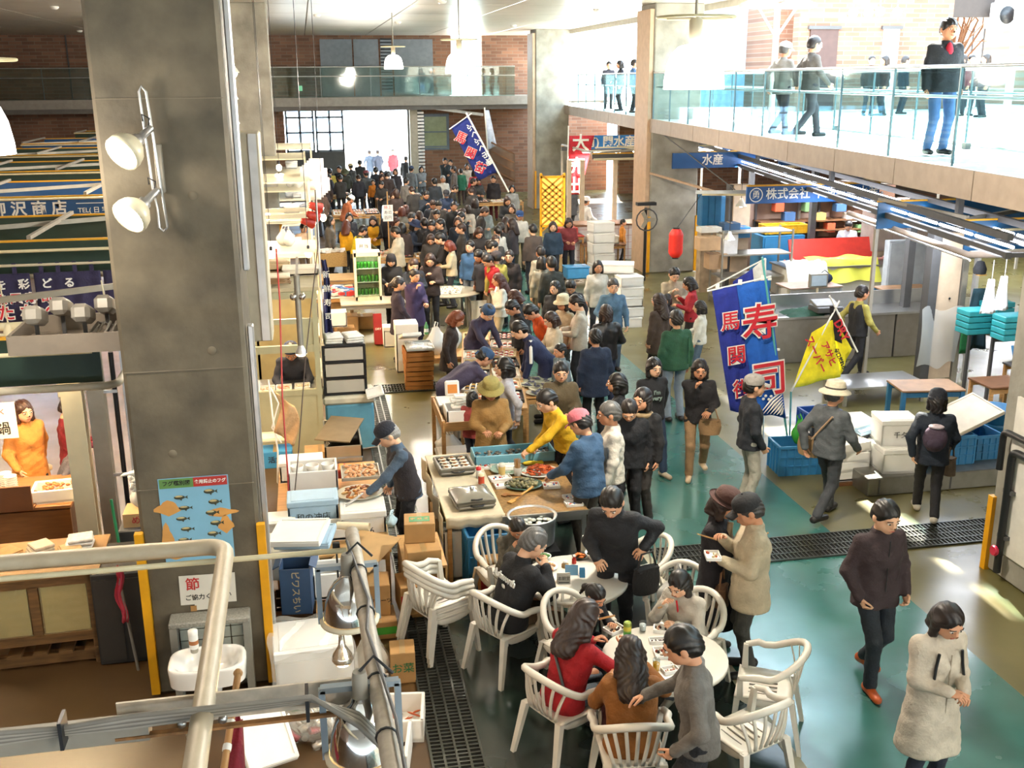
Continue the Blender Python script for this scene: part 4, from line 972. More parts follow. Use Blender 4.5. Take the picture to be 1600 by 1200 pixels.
tr_ = thing('floodlight_tray', 'grey tray of floodlights on top of the near green canopy', 'light fixture', (-2.02, 9.35, 2.98))
b = MB(); b.box((0, 0, .01), (.86, .8, .02))
for s in (-1, 1): b.box((s*.43, 0, .08), (.03, .8, .16)); b.box((0, s*.4, .08), (.86, .03, .16))
b.obj('tray_box', M('tray_grey', '857a6c', .5), tr_)
for k, (x, y) in enumerate(((-.26, -.15), (-.12, .18), (.12, -.15), (.24, .2))):
    f = MB().box((x, y, .27), (.15, .30, .15), rx=-18, b=.035).obj('floodlight', M('flood_grey', '9b968c', .35, metal=.3), tr_); MB().bar((x, y, .02), (x, y, .2), .03).obj('stand', m_dgrey, tr_)
for k in range(4): MB().tube([(.1+.07*k, -.3, .04), (.2+.05*k, 0, .16), (.3, .2-.1*k, .08), (.35, .35, .03)], .012, 6).obj('cable', m_greyp, tr_)
# posts of the left stall
sp_ = thing('stall_post', 'grey and cream upright posts of the left stall beside the pillar', 'post', (-2.3, 10.9, 0))
MB().box((-.15, 0, 1.27), (.20, .16, 2.54)).obj('cream_post', m_cream, sp_); MB().box((.08, .0, 1.27), (.16, .14, 2.54)).obj('steel_post', m_galv, sp_); MB().tube([(.26, 0, 0), (.26, 0, 2.5)], .025, 8).obj('drain_pipe', m_black, sp_); MB().box((.40, 0, 1.27), (.10, .12, 2.54)).obj('alu_strip', m_alu, sp_)
for z in (1.2, 2.1): MB().box((.2, -.04, z), (.18, .03, .03)).obj('pipe_clip', m_alu, sp_)
# shop curtain
no = thing('shop_curtain', 'navy shop curtain with white and red lettering behind the near pillar', 'curtain', (-3.25, 14.0, 2.2))
m_navy = cloth('2c2848')
for k, (x0, x1) in enumerate(((-3.0, -1.62), (-1.6, -.22), (-.18, .62), (.65, 1.9))):
    MB().grid(lambda u, v: (x0+(x1-x0)*u, .025*math.sin(u*22+k)*(1.2-v), v*.62), 24, 4, thick=.004).obj('curtain_panel', m_navy, no)
    for i in range(4): MB().box((x0+(x1-x0)*(i+.5)/4, 0, .68), (.05, .012, .14)).obj('hanging_loop', m_navy, no)
MB().tube([(-3.1, 0, .72), (2, 0, .72)], .018, 8).obj('curtain_rod', m_beige, no)
m_red = M('letter_red', 'c02030', .6)
for s_, x, z, sz, mt, bd_ in (('を彩どる', -.16, .48, .135, m_white, .004), ('魚屋寿司', -.32, .30, .14, m_white, .012), ('たなべ', -.28, .12, .21, m_white, .016), ('魚屋寿司', -.32, .30, .14, m_red, .002), ('たなべ', -.28, .12, .21, m_red, .004), ('080', 1.0, .30, .10, m_white, .002), ('(31)', 1.1, .14, .12, m_white, .002)):
    text('　'.join(s_) if s_ in ('を彩どる',) else ' '.join(s_), sz, mt, 'lettering', no, TM((x, -.04-(.006 if mt is m_red else 0), z)), .001, bd_)
# low shelf with wires beneath the curtain
sh_ = thing('wire_rack', 'cream rack rail with loose cables under the shop curtain', 'rack', (-3.6, 13.2, 2.02))
for z in (0, .12, .2): MB().tube([(-2.5, 0, z), (1.9, 0, z)], .02, 6).obj('rail', m_cream, sh_)
for k in range(4): MB().tube([(-2.5, -.05, .05+k*.03), (-.5, -.08, .02+k*.03), (1.2, -.05, .10+k*.02)], .012, 5).obj('cable', [m_beige, m_cream, M('cable_red', 'a02828', .5), m_greyp][k], sh_)
ls = thing('spot_rail', 'cream rail with two small hanging spotlights in front of the shop curtain', 'lamp', (0, 11.6, 2.66))
MB().tube([(-6, 0, 0), (-1.85, 0, 0)], .045, 10).obj('rail', m_cream, ls)
for x in (-3.15, -2.15):
    MB().tube([(x, 0, 0), (x-.03, 0, .45)], .008, 5).obj('stem', m_cream, ls); MB().lathe([(.03, 0), (.045, .08), (.03, .12)], 10, (x, -.03, .02), T=rotm(150)).obj('spot_head', m_cream, ls); MB().sphere((x, -.02, -.05), .03, 8).obj('bulb', glow('warm_bulb', 'ffdca8', 10.), ls)
    lamp('rail_spot', 'SPOT', (x, -.02, -.1), 90, 'ffc890', .05, to=(x, .6, -2), spot=120, parent=ls)
# farther canopies with their own sign boards
canopy('stall_canopy', 'green stall canopy behind the shop curtain', -7, -1.75, 14.3, 17, 2.75, m_fgr, tubes=2, tcol='ffe6c0', pw=80)
canopy('stall_canopy', 'blue stall canopy with white shop name, seen left of the pillar', -7.5, -1.75, 19, 22, 2.92, m_fbl, .34, tubes=2, tcol='fff0d8', pw=80)
sg = thing('shop_sign', 'blue shop sign with white Japanese name and telephone number', 'sign', (-4.4, 18.88, 3.10)); MB().box((0, 0, 0), (3.4, .03, .30)).obj('board', m_fbl, sg)
text('柳 沢 商 店', .25, m_white, 'lettering', sg, TM((-.15, -.02, -.02)), .002, .006); text('TEL( 日 宅 )22', .11, m_white, 'lettering', sg, TM((.95, -.02, -.06)), .002, .001); MB().box((.95, -.018, .06), (.7, .01, .012)).obj('rule', m_white, sg)
for i, (yy, mt) in enumerate(((24.5, m_fgr), (30, m_fgr), (35.5, m_fbl))):
    canopy('stall_canopy', ['dark green stall canopy third from the pillar', 'dark green stall canopy fourth from the pillar', 'blue stall canopy farthest down the left side'][i], -8.5, -2, yy, yy+3, 2.9, mt, .36, tubes=2, tcol='e8ecff', pw=70)
gl = canopy('stall_canopy', 'grey hose reel boom over the far left stalls', -8, -4, 41, 43, 3.0, m_fgr, .3, tubes=0)
# goods on the shelf beneath the blue sign
for i in range(9):
    w = .28+.08*(i % 3); carton((-5.6+i*.42, 18.4, 2.36), (w, .35, .2+.05*(i % 2)), ['brown carton on the high shelf, leftmost', 'white carton second on the high shelf', 'orange carton third on the high shelf', 'brown carton fourth on the high shelf', 'tan carton fifth on the high shelf', 'white carton sixth on the high shelf', 'brown carton seventh on the high shelf', 'orange carton eighth on the high shelf', 'tan carton last on the high shelf by the pillar'][i], mat=[m_card, m_foam, M('orange_card', 'c98a2c', .7)][i % 3] if i != 4 else m_cardl)
hs = thing('high_shelf', 'long cream shelf holding cartons under the blue sign', 'shelf', (-4.3, 18.4, 2.30)); MB().box((0, 0, .03), (4.6, .5, .05)).obj('board', m_cream, hs)
for x in (-2.2, 0, 2.2): MB().box((x, 0, -1.15), (.05, .4, 2.3)).obj('upright', m_cream, hs)
# counter with bowls
ct = thing('stall_counter', 'brown wooden stall counter at the left picture edge', 'counter', (-3.35, 11.25, 0)); MB().box((0, .1, .88), (1.5, .95, .04), b=.006).obj('worktop', M('counter_brown', '8a5a30', .45, var=.15, scale=4, stretch=(1, 7, 7)), ct); MB().box((0, -.33, .42), (1.46, .04, .84)).obj('front_board', M('counter_brown', '8a5a30', .45), ct)
for x in (-.7, .7): MB().box((x, .1, .43), (.05, .85, .86)).obj('side_board', m_woodd, ct)
bp = thing('counter_riser', 'dark brown board standing on the counter edge', 'board', (-3.45, 10.82, .90)); MB().box((0, 0, .13), (1.0, .03, .26)).obj('board', M('riser_brown', '6b4020', .5), bp); MB().box((0, .1, .01), (1.0, .2, .02)).obj('foot', m_woodd, bp)
bm = MB().lathe([(.03, 0), (.033, .01), (.066, .05), (.064, .052), (.03, .014), (0, .013)], 16).mesh('bowl', M('bowl_white', 'e8e4da', .25))
bi = 0
for sx, sy, n in ((-3.52, 11.35, 6), (-3.36, 11.45, 7), (-3.40, 11.15, 6), (-3.26, 11.28, 8), (-3.18, 11.08, 5)):
    bi += 1
    for k in range(n): share('bowl', bm, None, (sx, sy, .90+k*.024), label='white rice bowl, %s in stack %s on the left counter' % (['bottom', 'second', 'third', 'fourth', 'fifth', 'sixth', 'seventh', 'top'][k], ['farthest left', 'rear middle', 'front left', 'rear right', 'nearest'][bi-1]), cat='bowl', group='white bowls stacked on the left counter')
foam_box((-2.78, 11.12, .90), (.46, .34, .14), 'low white foam tray of fried food on the left counter', lid=False, rz=4); bits(bpy.data.objects['foam_box'], 'food', M('fried', 'a8602c', .6, var=.3, scale=40), 34, (.38, .26), .11, (.03, .02, .015), seed=3, hump=.02)
hp = thing('menu_sheet', 'white hand-lettered menu sheet at the left picture edge', 'notice', (-3.5, 12.05, 1.30)); MB().box((0, 0, .2), (.34, .006, .42), rz=0).obj('sheet', M('paper', 'd4cfc2', .7), hp); text('鍋', .16, m_ink, 'lettering', hp, TM((.02, -.006, .10)), .0006, .002); text('ふく', .07, m_red, 'lettering', hp, TM((.0, -.006, .30)), .0006, .001)
for i, (x, y) in enumerate(((-3.5, 13.3), (-3.1, 13.7))):
    st = thing('stool', ['round wooden stool inside the left stall, nearer', 'round wooden stool inside the left stall, farther'][i], 'stool', (x, y, 0)); MB().lathe([(.15, .44), (.16, .45), (.16, .48), (0, .482)], 16).obj('seat', m_wood, st)
    for a in range(4): MB().tube([(math.cos(a*1.57)*.1, math.sin(a*1.57)*.1, .44), (math.cos(a*1.57)*.16, math.sin(a*1.57)*.16, 0)], .014, 6).obj('leg', m_galv, st)
# old wooden cabinet
wc_ = thing('wooden_cabinet', 'old wooden cabinet with two plastic-covered panels on a pallet', 'cabinet', (-2.62, 9.55, 0), 2)
m_old = M('old_wood', '6a4a26', .7, var=.35, scale=5, stretch=(1, 7, 7))
MB().box((0, 0, .90), (1.15, .80, .04)).obj('top_board', M('top_wood', '8f6a3c', .6, var=.2), wc_)
for x in (-.50, .50):
    for y in (-.34, .34): MB().box((x, y, .44), (.09, .09, .88)).obj('leg', m_old, wc_)
for z in (.84, .28): MB().box((0, -.36, z), (1.05, .05, .09)).obj('rail', m_old, wc_)
MB().box((0, -.36, .56), (.08, .05, .50)).obj('centre_stile', m_old, wc_); MB().box((0, .0, .56), (1.0, .66, .5)).obj('inner_box', m_woodd, wc_)
for x in (-.25, .25):
    pn = MB().box((x, -.352, .56), (.38, .02, .46)).obj('door_panel', M('panel_cream', 'a08a56', .5), wc_); MB().grid(lambda u, v: (x-.20+.4*u, -.372-.006*math.sin(v*40+3*math.sin(u*7)), .32+.48*v), 6, 30).obj('plastic_cover', film('wrap_film', 'd8c890', .35), pn)
for k in range(5): MB().box((-.45+k*.22, 0, .14), (.12, .8, .03)).obj('pallet_board', m_old, wc_)
for y in (-.3, .3): MB().box((0, y, .06), (1.1, .08, .10)).obj('pallet_bearer', m_old, wc_)
for i, (x, y, w, h_, c) in enumerate(((-2.30, 9.72, .26, .10, 'c8c4bc'), (-2.36, 9.58, .22, .06, 'a88a5c'), (-2.62, 9.62, .22, .10, 'b8aa94'), (-2.95, 9.65, .30, .03, 'a07848'))):
    pk = thing('food_packet', ['stack of plastic-wrapped packets on the wooden cabinet', 'yellow labelled packet on the wooden cabinet', 'crumpled clear plastic bag on the wooden cabinet', 'flat brown parcel on the wooden cabinet'][i], 'packet', (x, y, .92), 12*i)
    for k in range(3): MB().box((.01*k, .008*k, h_*(k+.5)/3), (w-.02*k, .2, h_/3.2), b=.008, rz=5*k).obj('packet_layer', M('pack_'+c, c, .35, var=.2, scale=20), pk)
hw = thing('green_hose', 'green garden hose hanging beside the stall posts', 'hose', (0, 0, 0)); MB().tube([(-2.0, 9.9, 1.3), (-1.96, 9.8, .9), (-1.92, 9.7, .5), (-1.98, 9.6, .2), (-2.1, 9.5, .03)], .014, 6).obj('tube', M('hose_green', '1f7a4a', .4), hw)
bs = thing('boxed_goods', 'wooden box with printed label and plastic bag beside the pillar', 'box', (-1.80, 10.3, 0))
MB().box((0, 0, .45), (.42, .5, .9), b=.01).obj('cupboard', m_dgrey, bs); MB().box((.02, -.02, .97), (.36, .3, .14)).obj('label_box', m_cardl, bs); text('め゙ き', .09, m_red, 'lettering', bs, TM((.02, -.175, .97)), .001)
plastic_bag((-1.78, 10.3, 1.04), .13, .3, 'white plastic bag on the printed box beside the pillar', seed=4)
rg = thing('red_rag', 'pink-red rag hanging on a stick beside the pillar guard', 'cloth', (-1.75, 8.95, 0)); MB().tube([(0, 0, 0), (-.08, .0, 1.0)], .014, 6).obj('stick', m_greyp, rg); MB().grid(lambda u, v: (-.10+.06*u+.02*math.sin(v*9), -.02-.02*math.sin(u*9+v*5), 1.05-.55*v), 6, 10, thick=.003).obj('rag', cloth('b83a4c'), rg)
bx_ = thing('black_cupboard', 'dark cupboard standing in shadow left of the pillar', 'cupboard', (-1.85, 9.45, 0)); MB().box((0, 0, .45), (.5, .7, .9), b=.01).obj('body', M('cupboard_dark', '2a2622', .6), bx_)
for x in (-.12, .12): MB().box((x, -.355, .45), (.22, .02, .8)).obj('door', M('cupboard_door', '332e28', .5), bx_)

# ================================================================== MIDDLE-LEFT STALLS
def at(px, py, ztop, zbase=None):
    q = G(px, py, ztop); return Vector((q.x, q.y, ztop if zbase is None else zbase))
m_box = M('booth_cream', 'a6a281', .5, var=.06)
bo = thing('sushi_booth', 'cream panelled kitchen booth with an open serving window', 'booth', (-.42, 14.2, 0))
MB().box((0, 0, .50), (.90, .04, 1.0)).obj('lower_panel', m_box, bo); MB().box((.43, .85, .5), (.04, 1.7, 1.0)).obj('side_panel', m_box, bo)
for x, y in ((-.45, 0), (.43, 0), (.43, 1.7), (-.45, 1.7)): MB().box((x, y, 1.2), (.07, .07, 2.4)).obj('corner_post', m_box, bo)
for z, h_ in ((1.0, .08), (1.62, .10), (2.0, .07), (2.36, .10)): MB().box((0, 0, z), (.95, .06, h_)).obj('rail', m_box, bo); MB().box((.43, .85, z), (.06, 1.7, h_)).obj('rail', m_box, bo)
MB().box((.43, .85, 1.82), (.03, 1.6, .34)).obj('upper_panel', m_box, bo); MB().box((.30, .0, 1.82), (.2, .03, .34)).obj('upper_panel', m_box, bo)
MB().box((0, .85, 2.44), (1.0, 1.8, .05), rx=0).obj('roof_board', M('roof_cream', 'b3a888', .5), bo); MB().box((0, .4, .97), (.86, .8, .04)).obj('worktop', m_steel, bo)
MB().box((.41, .8, 1.32), (.012, 1.5, .56)).obj('side_glass', glass('booth_glass', 'f2f6f0', .96), bo)
MB().box((0, 1.68, 1.2), (.9, .03, 2.3)).obj('rear_wall', M('rear_cream', 'a3946a', .6), bo)
lamp('booth_light', 'AREA', (0, .7, 2.3), 24, 'ffe2b8', .5, to=(0, .7, 0), parent=bo)
for i, (x, y, c) in enumerate(((-.28, .2, 'd8b090'), (-.05, .22, 'd89878'), (.2, .25, 'e0c8a8'))): tray((-.42+x, 14.2+y, .99), (.2, .26), ['tray of sliced fish on the booth worktop, left', 'tray of sliced fish on the booth worktop, middle', 'tray of rice pieces on the booth worktop, right'][i], c, 26, (.022, .014, .01), 'd8d4c8', seed=i)
# clutter on the booth roof
for i, (x, y, w, d, h_, c) in enumerate(((-.55, 14.7, .5, .35, .08, 'd8cbb0'), (-.15, 15.2, .5, .4, .10, 'e2d8c4'), (-.5, 15.6, .4, .3, .14, 'd2b890'))): foam_box((x, y, 2.47), (w, d, h_), ['flat cream tray box on the booth roof, front', 'flat cream tray box on the booth roof, right', 'tan box on the booth roof, rear'][i], mat=M('box_'+c, c, .6))
cc = thing('coiled_cable', 'coil of brown cable on the booth roof', 'cable', (-.45, 14.35, 2.48)); MB().tube([(math.cos(t*.5)*(.16+.006*(t % 5)), math.sin(t*.5)*.07, .01+.002*t) for t in range(38)], .010, 5).obj('coil', M('cable_tan', '8a6a48', .5), cc)
# lamps on stems in front of the booth
q = GY(463, 430, 12.6); q2 = GY(460, 560, 12.6)
ps = thing('pipe_lamp', 'galvanised pipe lamp holder with two round bulbs before the booth', 'lamp', (q.x, 12.6, 0))
MB().tube([(0, 0, q.z), (.0, 0, q2.z+.16)], .035, 10).obj('pipe', m_galv, ps); MB().lathe([(.028, .0), (.05, -.05), (.075, -.10)], 14, (0, 0, q2.z+.16), caps=False).obj('shade', m_alu, ps); MB().sphere((0, 0, q2.z+.06), (.07, .07, .04), 12).obj('bulb', glow('warm_bulb', 'ffdca8', 10.), ps)
for x in (-.05, .05): MB().sphere((x, -.02, (q.z+q2.z)/2+.25), .045, 10).obj('chrome_ball', M('chrome', 'd8d5d0', .08, metal=1., var=0), ps)
MB().bar((0, 0, q.z-.05), (0, 1.6, q.z-.05), .03).obj('bracket_arm', m_galv, ps); lamp('pipe_light', 'SPOT', (0, 0, q2.z), 40, 'ffcf90', .06, to=(0, 0, 0), spot=130, parent=ps)
for i, (pxa, pya, pxb, pyb, c, w) in enumerate(((437, 470, 455, 860, 'b0302c', .010), (497, 380, 452, 860, '4a3a30', .007))):
    a, b_ = GY(pxa, pya, 12.2), GY(pxb, pyb, 10.6); cbl = thing('hanging_cable', ['red cable hanging down in front of the booth', 'thin dark cable hanging down in front of the booth'][i], 'cable', (0, 0, 0)); MB().tube([a+Vector((0, 0, .6)), a, a*.6+b_*.4+Vector((-.02, 0, 0)), a*.3+b_*.7, b_], w, 5).obj('wire', M('wire_'+c, c, .5), cbl)
nb = thing('navy_banner', 'furled navy banner with white characters beside the booth', 'banner', (.12, 14.9, 1.55))
MB().grid(lambda u, v: (.02+.13*u*(.5+.5*v)+.02*math.sin(v*6), .05*math.sin(u*9+v*3), 1.15-1.15*v), 8, 14, thick=.004).obj('cloth', cloth('262a58'), nb); MB().tube([(0, 0, -1.5), (.0, 0, 2.1)], .014, 6).obj('pole', m_white, nb)
for k, z in enumerate((.95, .75, .55, .35)): text('新鮮寿司'[k], .11, m_white, 'lettering', nb, TM((.08, -.075, z)), .001)
# drawer unit on a blue cooler
cl_ = thing('cooler_box', 'large pale blue cooler with a white lid below the drawers', 'cooler', (.42, 14.75, 0)); MB().box((0, 0, .35), (.68, .55, .70), b=.03).obj('tub', M('cooler_blue', '5f9bb8', .4), cl_); MB().box((0, 0, .76), (.74, .60, .12), b=.03).obj('lid', M('lid_white', 'cfc8b4', .5, var=.15), cl_)
dw = thing('drawer_unit', 'black three-drawer unit with clear fronts standing on the cooler', 'drawers', (.38, 14.78, .82))
MB().box((0, .22, .36), (.60, .03, .70)).obj('back', m_black, dw)
for s in (-1, 1): MB().box((s*.29, 0, .36), (.03, .46, .72)).obj('side', m_black, dw)
for k in range(4): MB().box((0, 0, .015+k*.235), (.6, .48, .03)).obj('frame_bar', m_black, dw)
for k in range(3): d_ = MB().box((0, -.22, .13+k*.235), (.53, .02, .18)).obj('drawer', film('drawer_film', 'cfc8ba', .75), dw); MB().box((0, -.02, .11+k*.235), (.5, .36, .12)).obj('contents', M('wrapped', 'b8b0a4', .4, var=.3, scale=12), d_)
for i, x in enumerate((.25, .52)):
    tw = thing('towel_stack', ['folded white towels on the drawers, left pile', 'folded white towels on the drawers, right pile'][i], 'towels', (x, 14.75, 1.555), 8*i)
    for k in range(3): MB().box((0, 0, .02+k*.035), (.24, .34, .032), b=.012, rz=3*k).obj('towel', cloth('e4e0d8'), tw)
sl = foam_lid((.78, 14.4, .86), (.25, .3, .03), 'white foam lid sticking out beside the cooler', rx=8, ry=-14)
# steel fry box
sb = thing('steel_fryer', 'stainless box with its lid askew behind the food counter', 'fryer', (.26, 12.95, 0))
MB().box((0, -.02, .33), (.46, 1.1, .66), b=.01).obj('cabinet', m_steel, sb)
b = MB()
for s in (-1, 1): b.box((s*.22, 0, .72), (.02, 1.1, .16)); b.box((0, s*.54, .72), (.46, .02, .16))
b.obj('rim', m_steel, sb); MB().box((0, 0, .67), (.42, 1.0, .02)).obj('oil', M('dark_oil', '2a2018', .15), sb); MB().box((-.02, .05, .83), (.44, .95, .015), rz=-14, ry=4).obj('lid', M('brown_steel', '9a8768', .3, metal=.7), sb); MB().tube([(.24, -.4, .7), (.42, -.42, .72)], .01, 6).obj('handle', m_steel, sb)
# food counter
fc = table((.05, 11.05, 0), (1.15, 2.6), 'low trestle table under the foam boxes and fried food', h=.60, mat=m_ply, name='trestle_table')
b1 = foam_box(at(488, 727, .95, .60), (.55, .42, .35), 'white foam box holding three round tubs', lid=False)
for k in range(3):
    tb = thing('round_tub', ['round tub of ice in the foam box, left', 'round tub of ice in the foam box, middle', 'round tub of ice in the foam box, right'][k], 'tub', b1.location+Vector((-.17+.17*k, 0, .28))); MB().lathe([(.06, 0), (.075, .08), (.07, .08), (.055, .03), (0, .03)], 16).obj('tub', m_white, tb)
foam_box(at(470, 715, .85, .60), (.5, .3, .25), 'white foam box behind the tubs', lid=True)
foam_box(at(488, 772, .92, .60), (.52, .34, .31), 'pale blue foam box with handwriting on the lid', mat=m_bluel, writing='和の冲店')
foam_box(at(430, 808, .75, .60), (.4, .3, .15), 'bright white foam box beside the pillar', lid=True)
foam_box(at(508, 820, .72, .60), (.45, .3, .12), 'shallow foam tray with a long dark fish', lid=False)
bits(bpy.data.objects['foam_box.006'] if 'foam_box.006' in bpy.data.objects else fc, 'fish', M('fish_silver', '4a4a48', .3, metal=.3), 6, (.3, .1), .10, (.12, .03, .02), seed=5)
tray(at(563, 740, .80), (.42, .42), 'steel tray of pale sliced food beside the man with tongs', 'd8a070', 46, (.035, .022, .018), 'b8b0a0', seed=8, hump=.02)
plate(at(562, 772, .86), .22, 'large oval platter of fried fish', n=46, size=(.045, .018, .014), col='b87830', dish='d8d0b8', hump=.05, seed=4, oval=1.15, mats=[M('fry_a', 'b87830', .5), M('fry_b', '8a4c1c', .5), M('fry_c', 'd8b078', .5)])
foam_box(at(566, 788, .84, .48), (.46, .42, .36), 'white foam box under the fried fish platter', writing='96/26')
rp = thing('red_packet', 'red printed packet beside the food tray', 'packet', at(533, 742, .70)); MB().box((0, 0, .05), (.08, .26, .10), b=.01, rz=-8).obj('packet', M('red_print', 'c83820', .4), rp); MB().box((0, -.0, .102), (.05, .2, .003), rz=-8).obj('label_panel', M('yellow_print', 'e0a040', .4), rp)
foam_lid(at(468, 836, .84), (.52, .50, .05), 'upper white foam lid of the stack in front of the pillar', rz=-14, rx=4, ry=-2); foam_lid(at(478, 842, .77), (.54, .50, .05), 'lower bluish foam lid of the stack in front of the pillar', rz=-10, mat=m_bluel)
foam_box(at(450, 850, .72, .45), (.6, .5, .28), 'white foam box under the two lids', rz=-10)
cf = thing('cardboard_sheet', 'flat unfolded cardboard sheet leaning over boxes', 'cardboard', at(570, 860, .62)); MB().box((0, 0, 0), (.48, .62, .008), rz=-36, rx=10).obj('sheet', m_cardl, cf); MB().box((.02, .02, .006), (.47, .008, .004), rz=-36, rx=10).obj('crease', m_card, cf)
pr_ = thing('paper_roll', 'rolled white paper on the boxes', 'roll', at(552, 822, .78)); MB().tube([(-.16, .05, 0), (.16, -.05, 0)], .04, 14, caps=False).obj('roll', M('paper_cream', 'e0d2b4', .7), pr_); MB().lathe([(.012, 0), (.04, 0)], 14, (-.16, .05, 0), T=rotm(0, 90, -17)).obj('roll_end', M('paper_cream', 'e0d2b4', .7), pr_)
# second layer of goods by the pillar
for i, (px, py, z, s, l) in enumerate(((430, 700, .62, (.42, .3, .22), 'blue printed carton at the foot of the booth'), (500, 700, .5, (.4, .3, .2), 'tan carton at the foot of the booth'))): carton(at(px, py, z, z-s[2]), s, l, mat=[M('blue_card', '3f8fc0', .6), m_cardl][i], writing=['活魚', None][i])
foam_lid(at(430, 685, .72), (.45, .28, .04), 'cream lid lying on the blue printed carton', mat=m_cream)
sc_ = thing('hanging_rag', 'beige rag hanging on cables beside the pillar', 'cloth', (-.58, 12.4, 1.3)); MB().grid(lambda u, v: (.06+.22*u+.05*math.sin(v*4), .03*math.sin(u*7+v*5), .25-.5*v-.2*u), 8, 10, thick=.006).obj('rag', cloth('b8946a'), sc_); MB().tube([(0, 0, .4), (.02, 0, -.1), (.05, 0, -.5), (.02, 0, -.9), (.12, 0, -1.05)], .012, 5).obj('cable', m_white, sc_); MB().tube([(.02, 0, .3), (.10, 0, .1), (.0, 0, -.2), (.1, .0, -.4)], .010, 5).obj('cable', m_white, sc_)
# boxes in front of the pillar
foam_box(at(487, 990, .48, 0), (.66, .55, .48), 'large white foam box under clear plastic sheeting', rz=3)
pf = thing('plastic_sheet', 'clear plastic sheet draped over the large foam box', 'sheet', at(487, 990, .50)); MB().grid(lambda u, v: (-.36+.72*u+.02*math.sin(v*9), .34-.78*v, .02*math.sin(u*12+v*5)-max(0, (v-.72))*1.3), 16, 14).obj('film', film('clear_film', 'e4e0d6', .28), pf)
wood_crate(at(455, 935, .30, .0), (.40, .46, .30), 'weathered wooden fish box below the blue carton', rows=3, mat=m_woodd); wood_crate(at(520, 938, .34, .0), (.30, .46, .34), 'wooden fish box beside the blue carton', rows=3, mat=m_wood)
wood_crate(at(480, 968, .16, .0), (.72, .28, .16), 'shallow wooden box in front of the two fish boxes', rows=2, mat=m_woodd)
bb = carton(at(462, 880, .80, .34), (.28, .26, .46), 'dark blue printed carton standing open on a wooden box', rz=-6, mat=M('navy_card', '2f4a6c', .6), flaps=True)
text('ビワスちい', .085, M('print_tan', 'b0a080', .6), 'printing', bb, TM((0, -.135, .23), ry=90), .0006, .001)
foam_box(at(515, 885, .62, .36), (.34, .34, .26), 'open white foam box with a blue glove', lid=False)
gv = thing('rubber_glove', 'blue rubber glove lying in the open foam box', 'glove', at(492, 905, .50)); MB().sphere((0, 0, 0), (.07, .04, .03), 10).obj('palm', M('glove_blue', '2f5fb0', .4), gv)
for k in range(4): MB().tube([(.05, -.02+.015*k, 0), (.12, -.03+.02*k, .01)], .010, 6).obj('finger', M('glove_blue', '2f5fb0', .4), gv)
plastic_bag(at(582, 1060, 0), .19, .50, 'clear bag full of pale packets in front of the cartons', fac=.5, seed=2, col='d8cfc0'); bits(bpy.data.objects['bag_body'].parent, 'packets', m_foam, 30, (.24, .2), .2, (.05, .03, .02), seed=9, hump=.2)
for i, (px, py, zt, zb_, s, kw) in enumerate((
  (655, 810, .98, .78, (.30, .28, .20), dict(lab='brown carton with a green printed panel on top of the stack', top='2f8a4c')),
  (660, 852, .78, .58, (.33, .28, .20), dict(lab='brown carton second from the top of the stack')),
  (580, 905, .50, .18, (.34, .3, .32), dict(lab='mixed fruit carton beside the stacked chairs', writing='ックスフルーツ', wcol='33281c')),
  (640, 905, .45, .15, (.24, .34, .30), dict(lab='red and brown carton behind the stacked chairs', band='b02424', writing='MIX', wcol='e8d8b0')),
  (590, 960, .18, 0., (.34, .34, .18), dict(lab='brown carton with green side by the foam bag', band='4aa038')),
  (628, 1010, .30, 0., (.22, .24, .30), dict(lab='vegetable carton with green print next to the grate', writing='お菜', wcol='2f7a4a')),
)):
    c_ = carton(at(px, py, zt, zb_), s, kw['lab'], rz=(i*7) % 11-5, writing=kw.get('writing'), wcol=kw.get('wcol'), band=kw.get('band'))
    if kw.get('top'): MB().box((0, -.02, s[2]+.003), (.20, .12, .002)).obj('printed_panel', M('green_print', '2f8a4c', .5), c_); text('野 菜 王', .05, m_cardl, 'printing', c_, TM((0, -.02, s[2]+.005), rx=-90), .0006, .001)
pc = thing('plywood_cupboard', 'plywood box cupboard carrying the two brown cartons', 'cupboard', (.92, 9.72, 0)); MB().box((0, 0, .57), (.42, .8, .025)).obj('top', m_ply, pc)
for s in (-1, 1): MB().box((s*.2, 0, .28), (.02, .8, .56)).obj('side', m_ply, pc)
MB().box((0, .2, .28), (.38, .02, .54)).obj('back', m_ply, pc); MB().box((0, 0, .27), (.38, .7, .02)).obj('shelf', m_ply, pc)
carton((.92, 9.5, .29), (.3, .25, .22), 'carton with red label inside the plywood cupboard', band='b02424'); carton((.92, 9.5, .02), (.3, .25, .22), 'plain carton inside the plywood cupboard')
plastic_bag(at(612, 822, .66), .07, .14, 'small pale blue plastic bundle beside the carton stack', col='b8d4e0', fac=.9, seed=6)
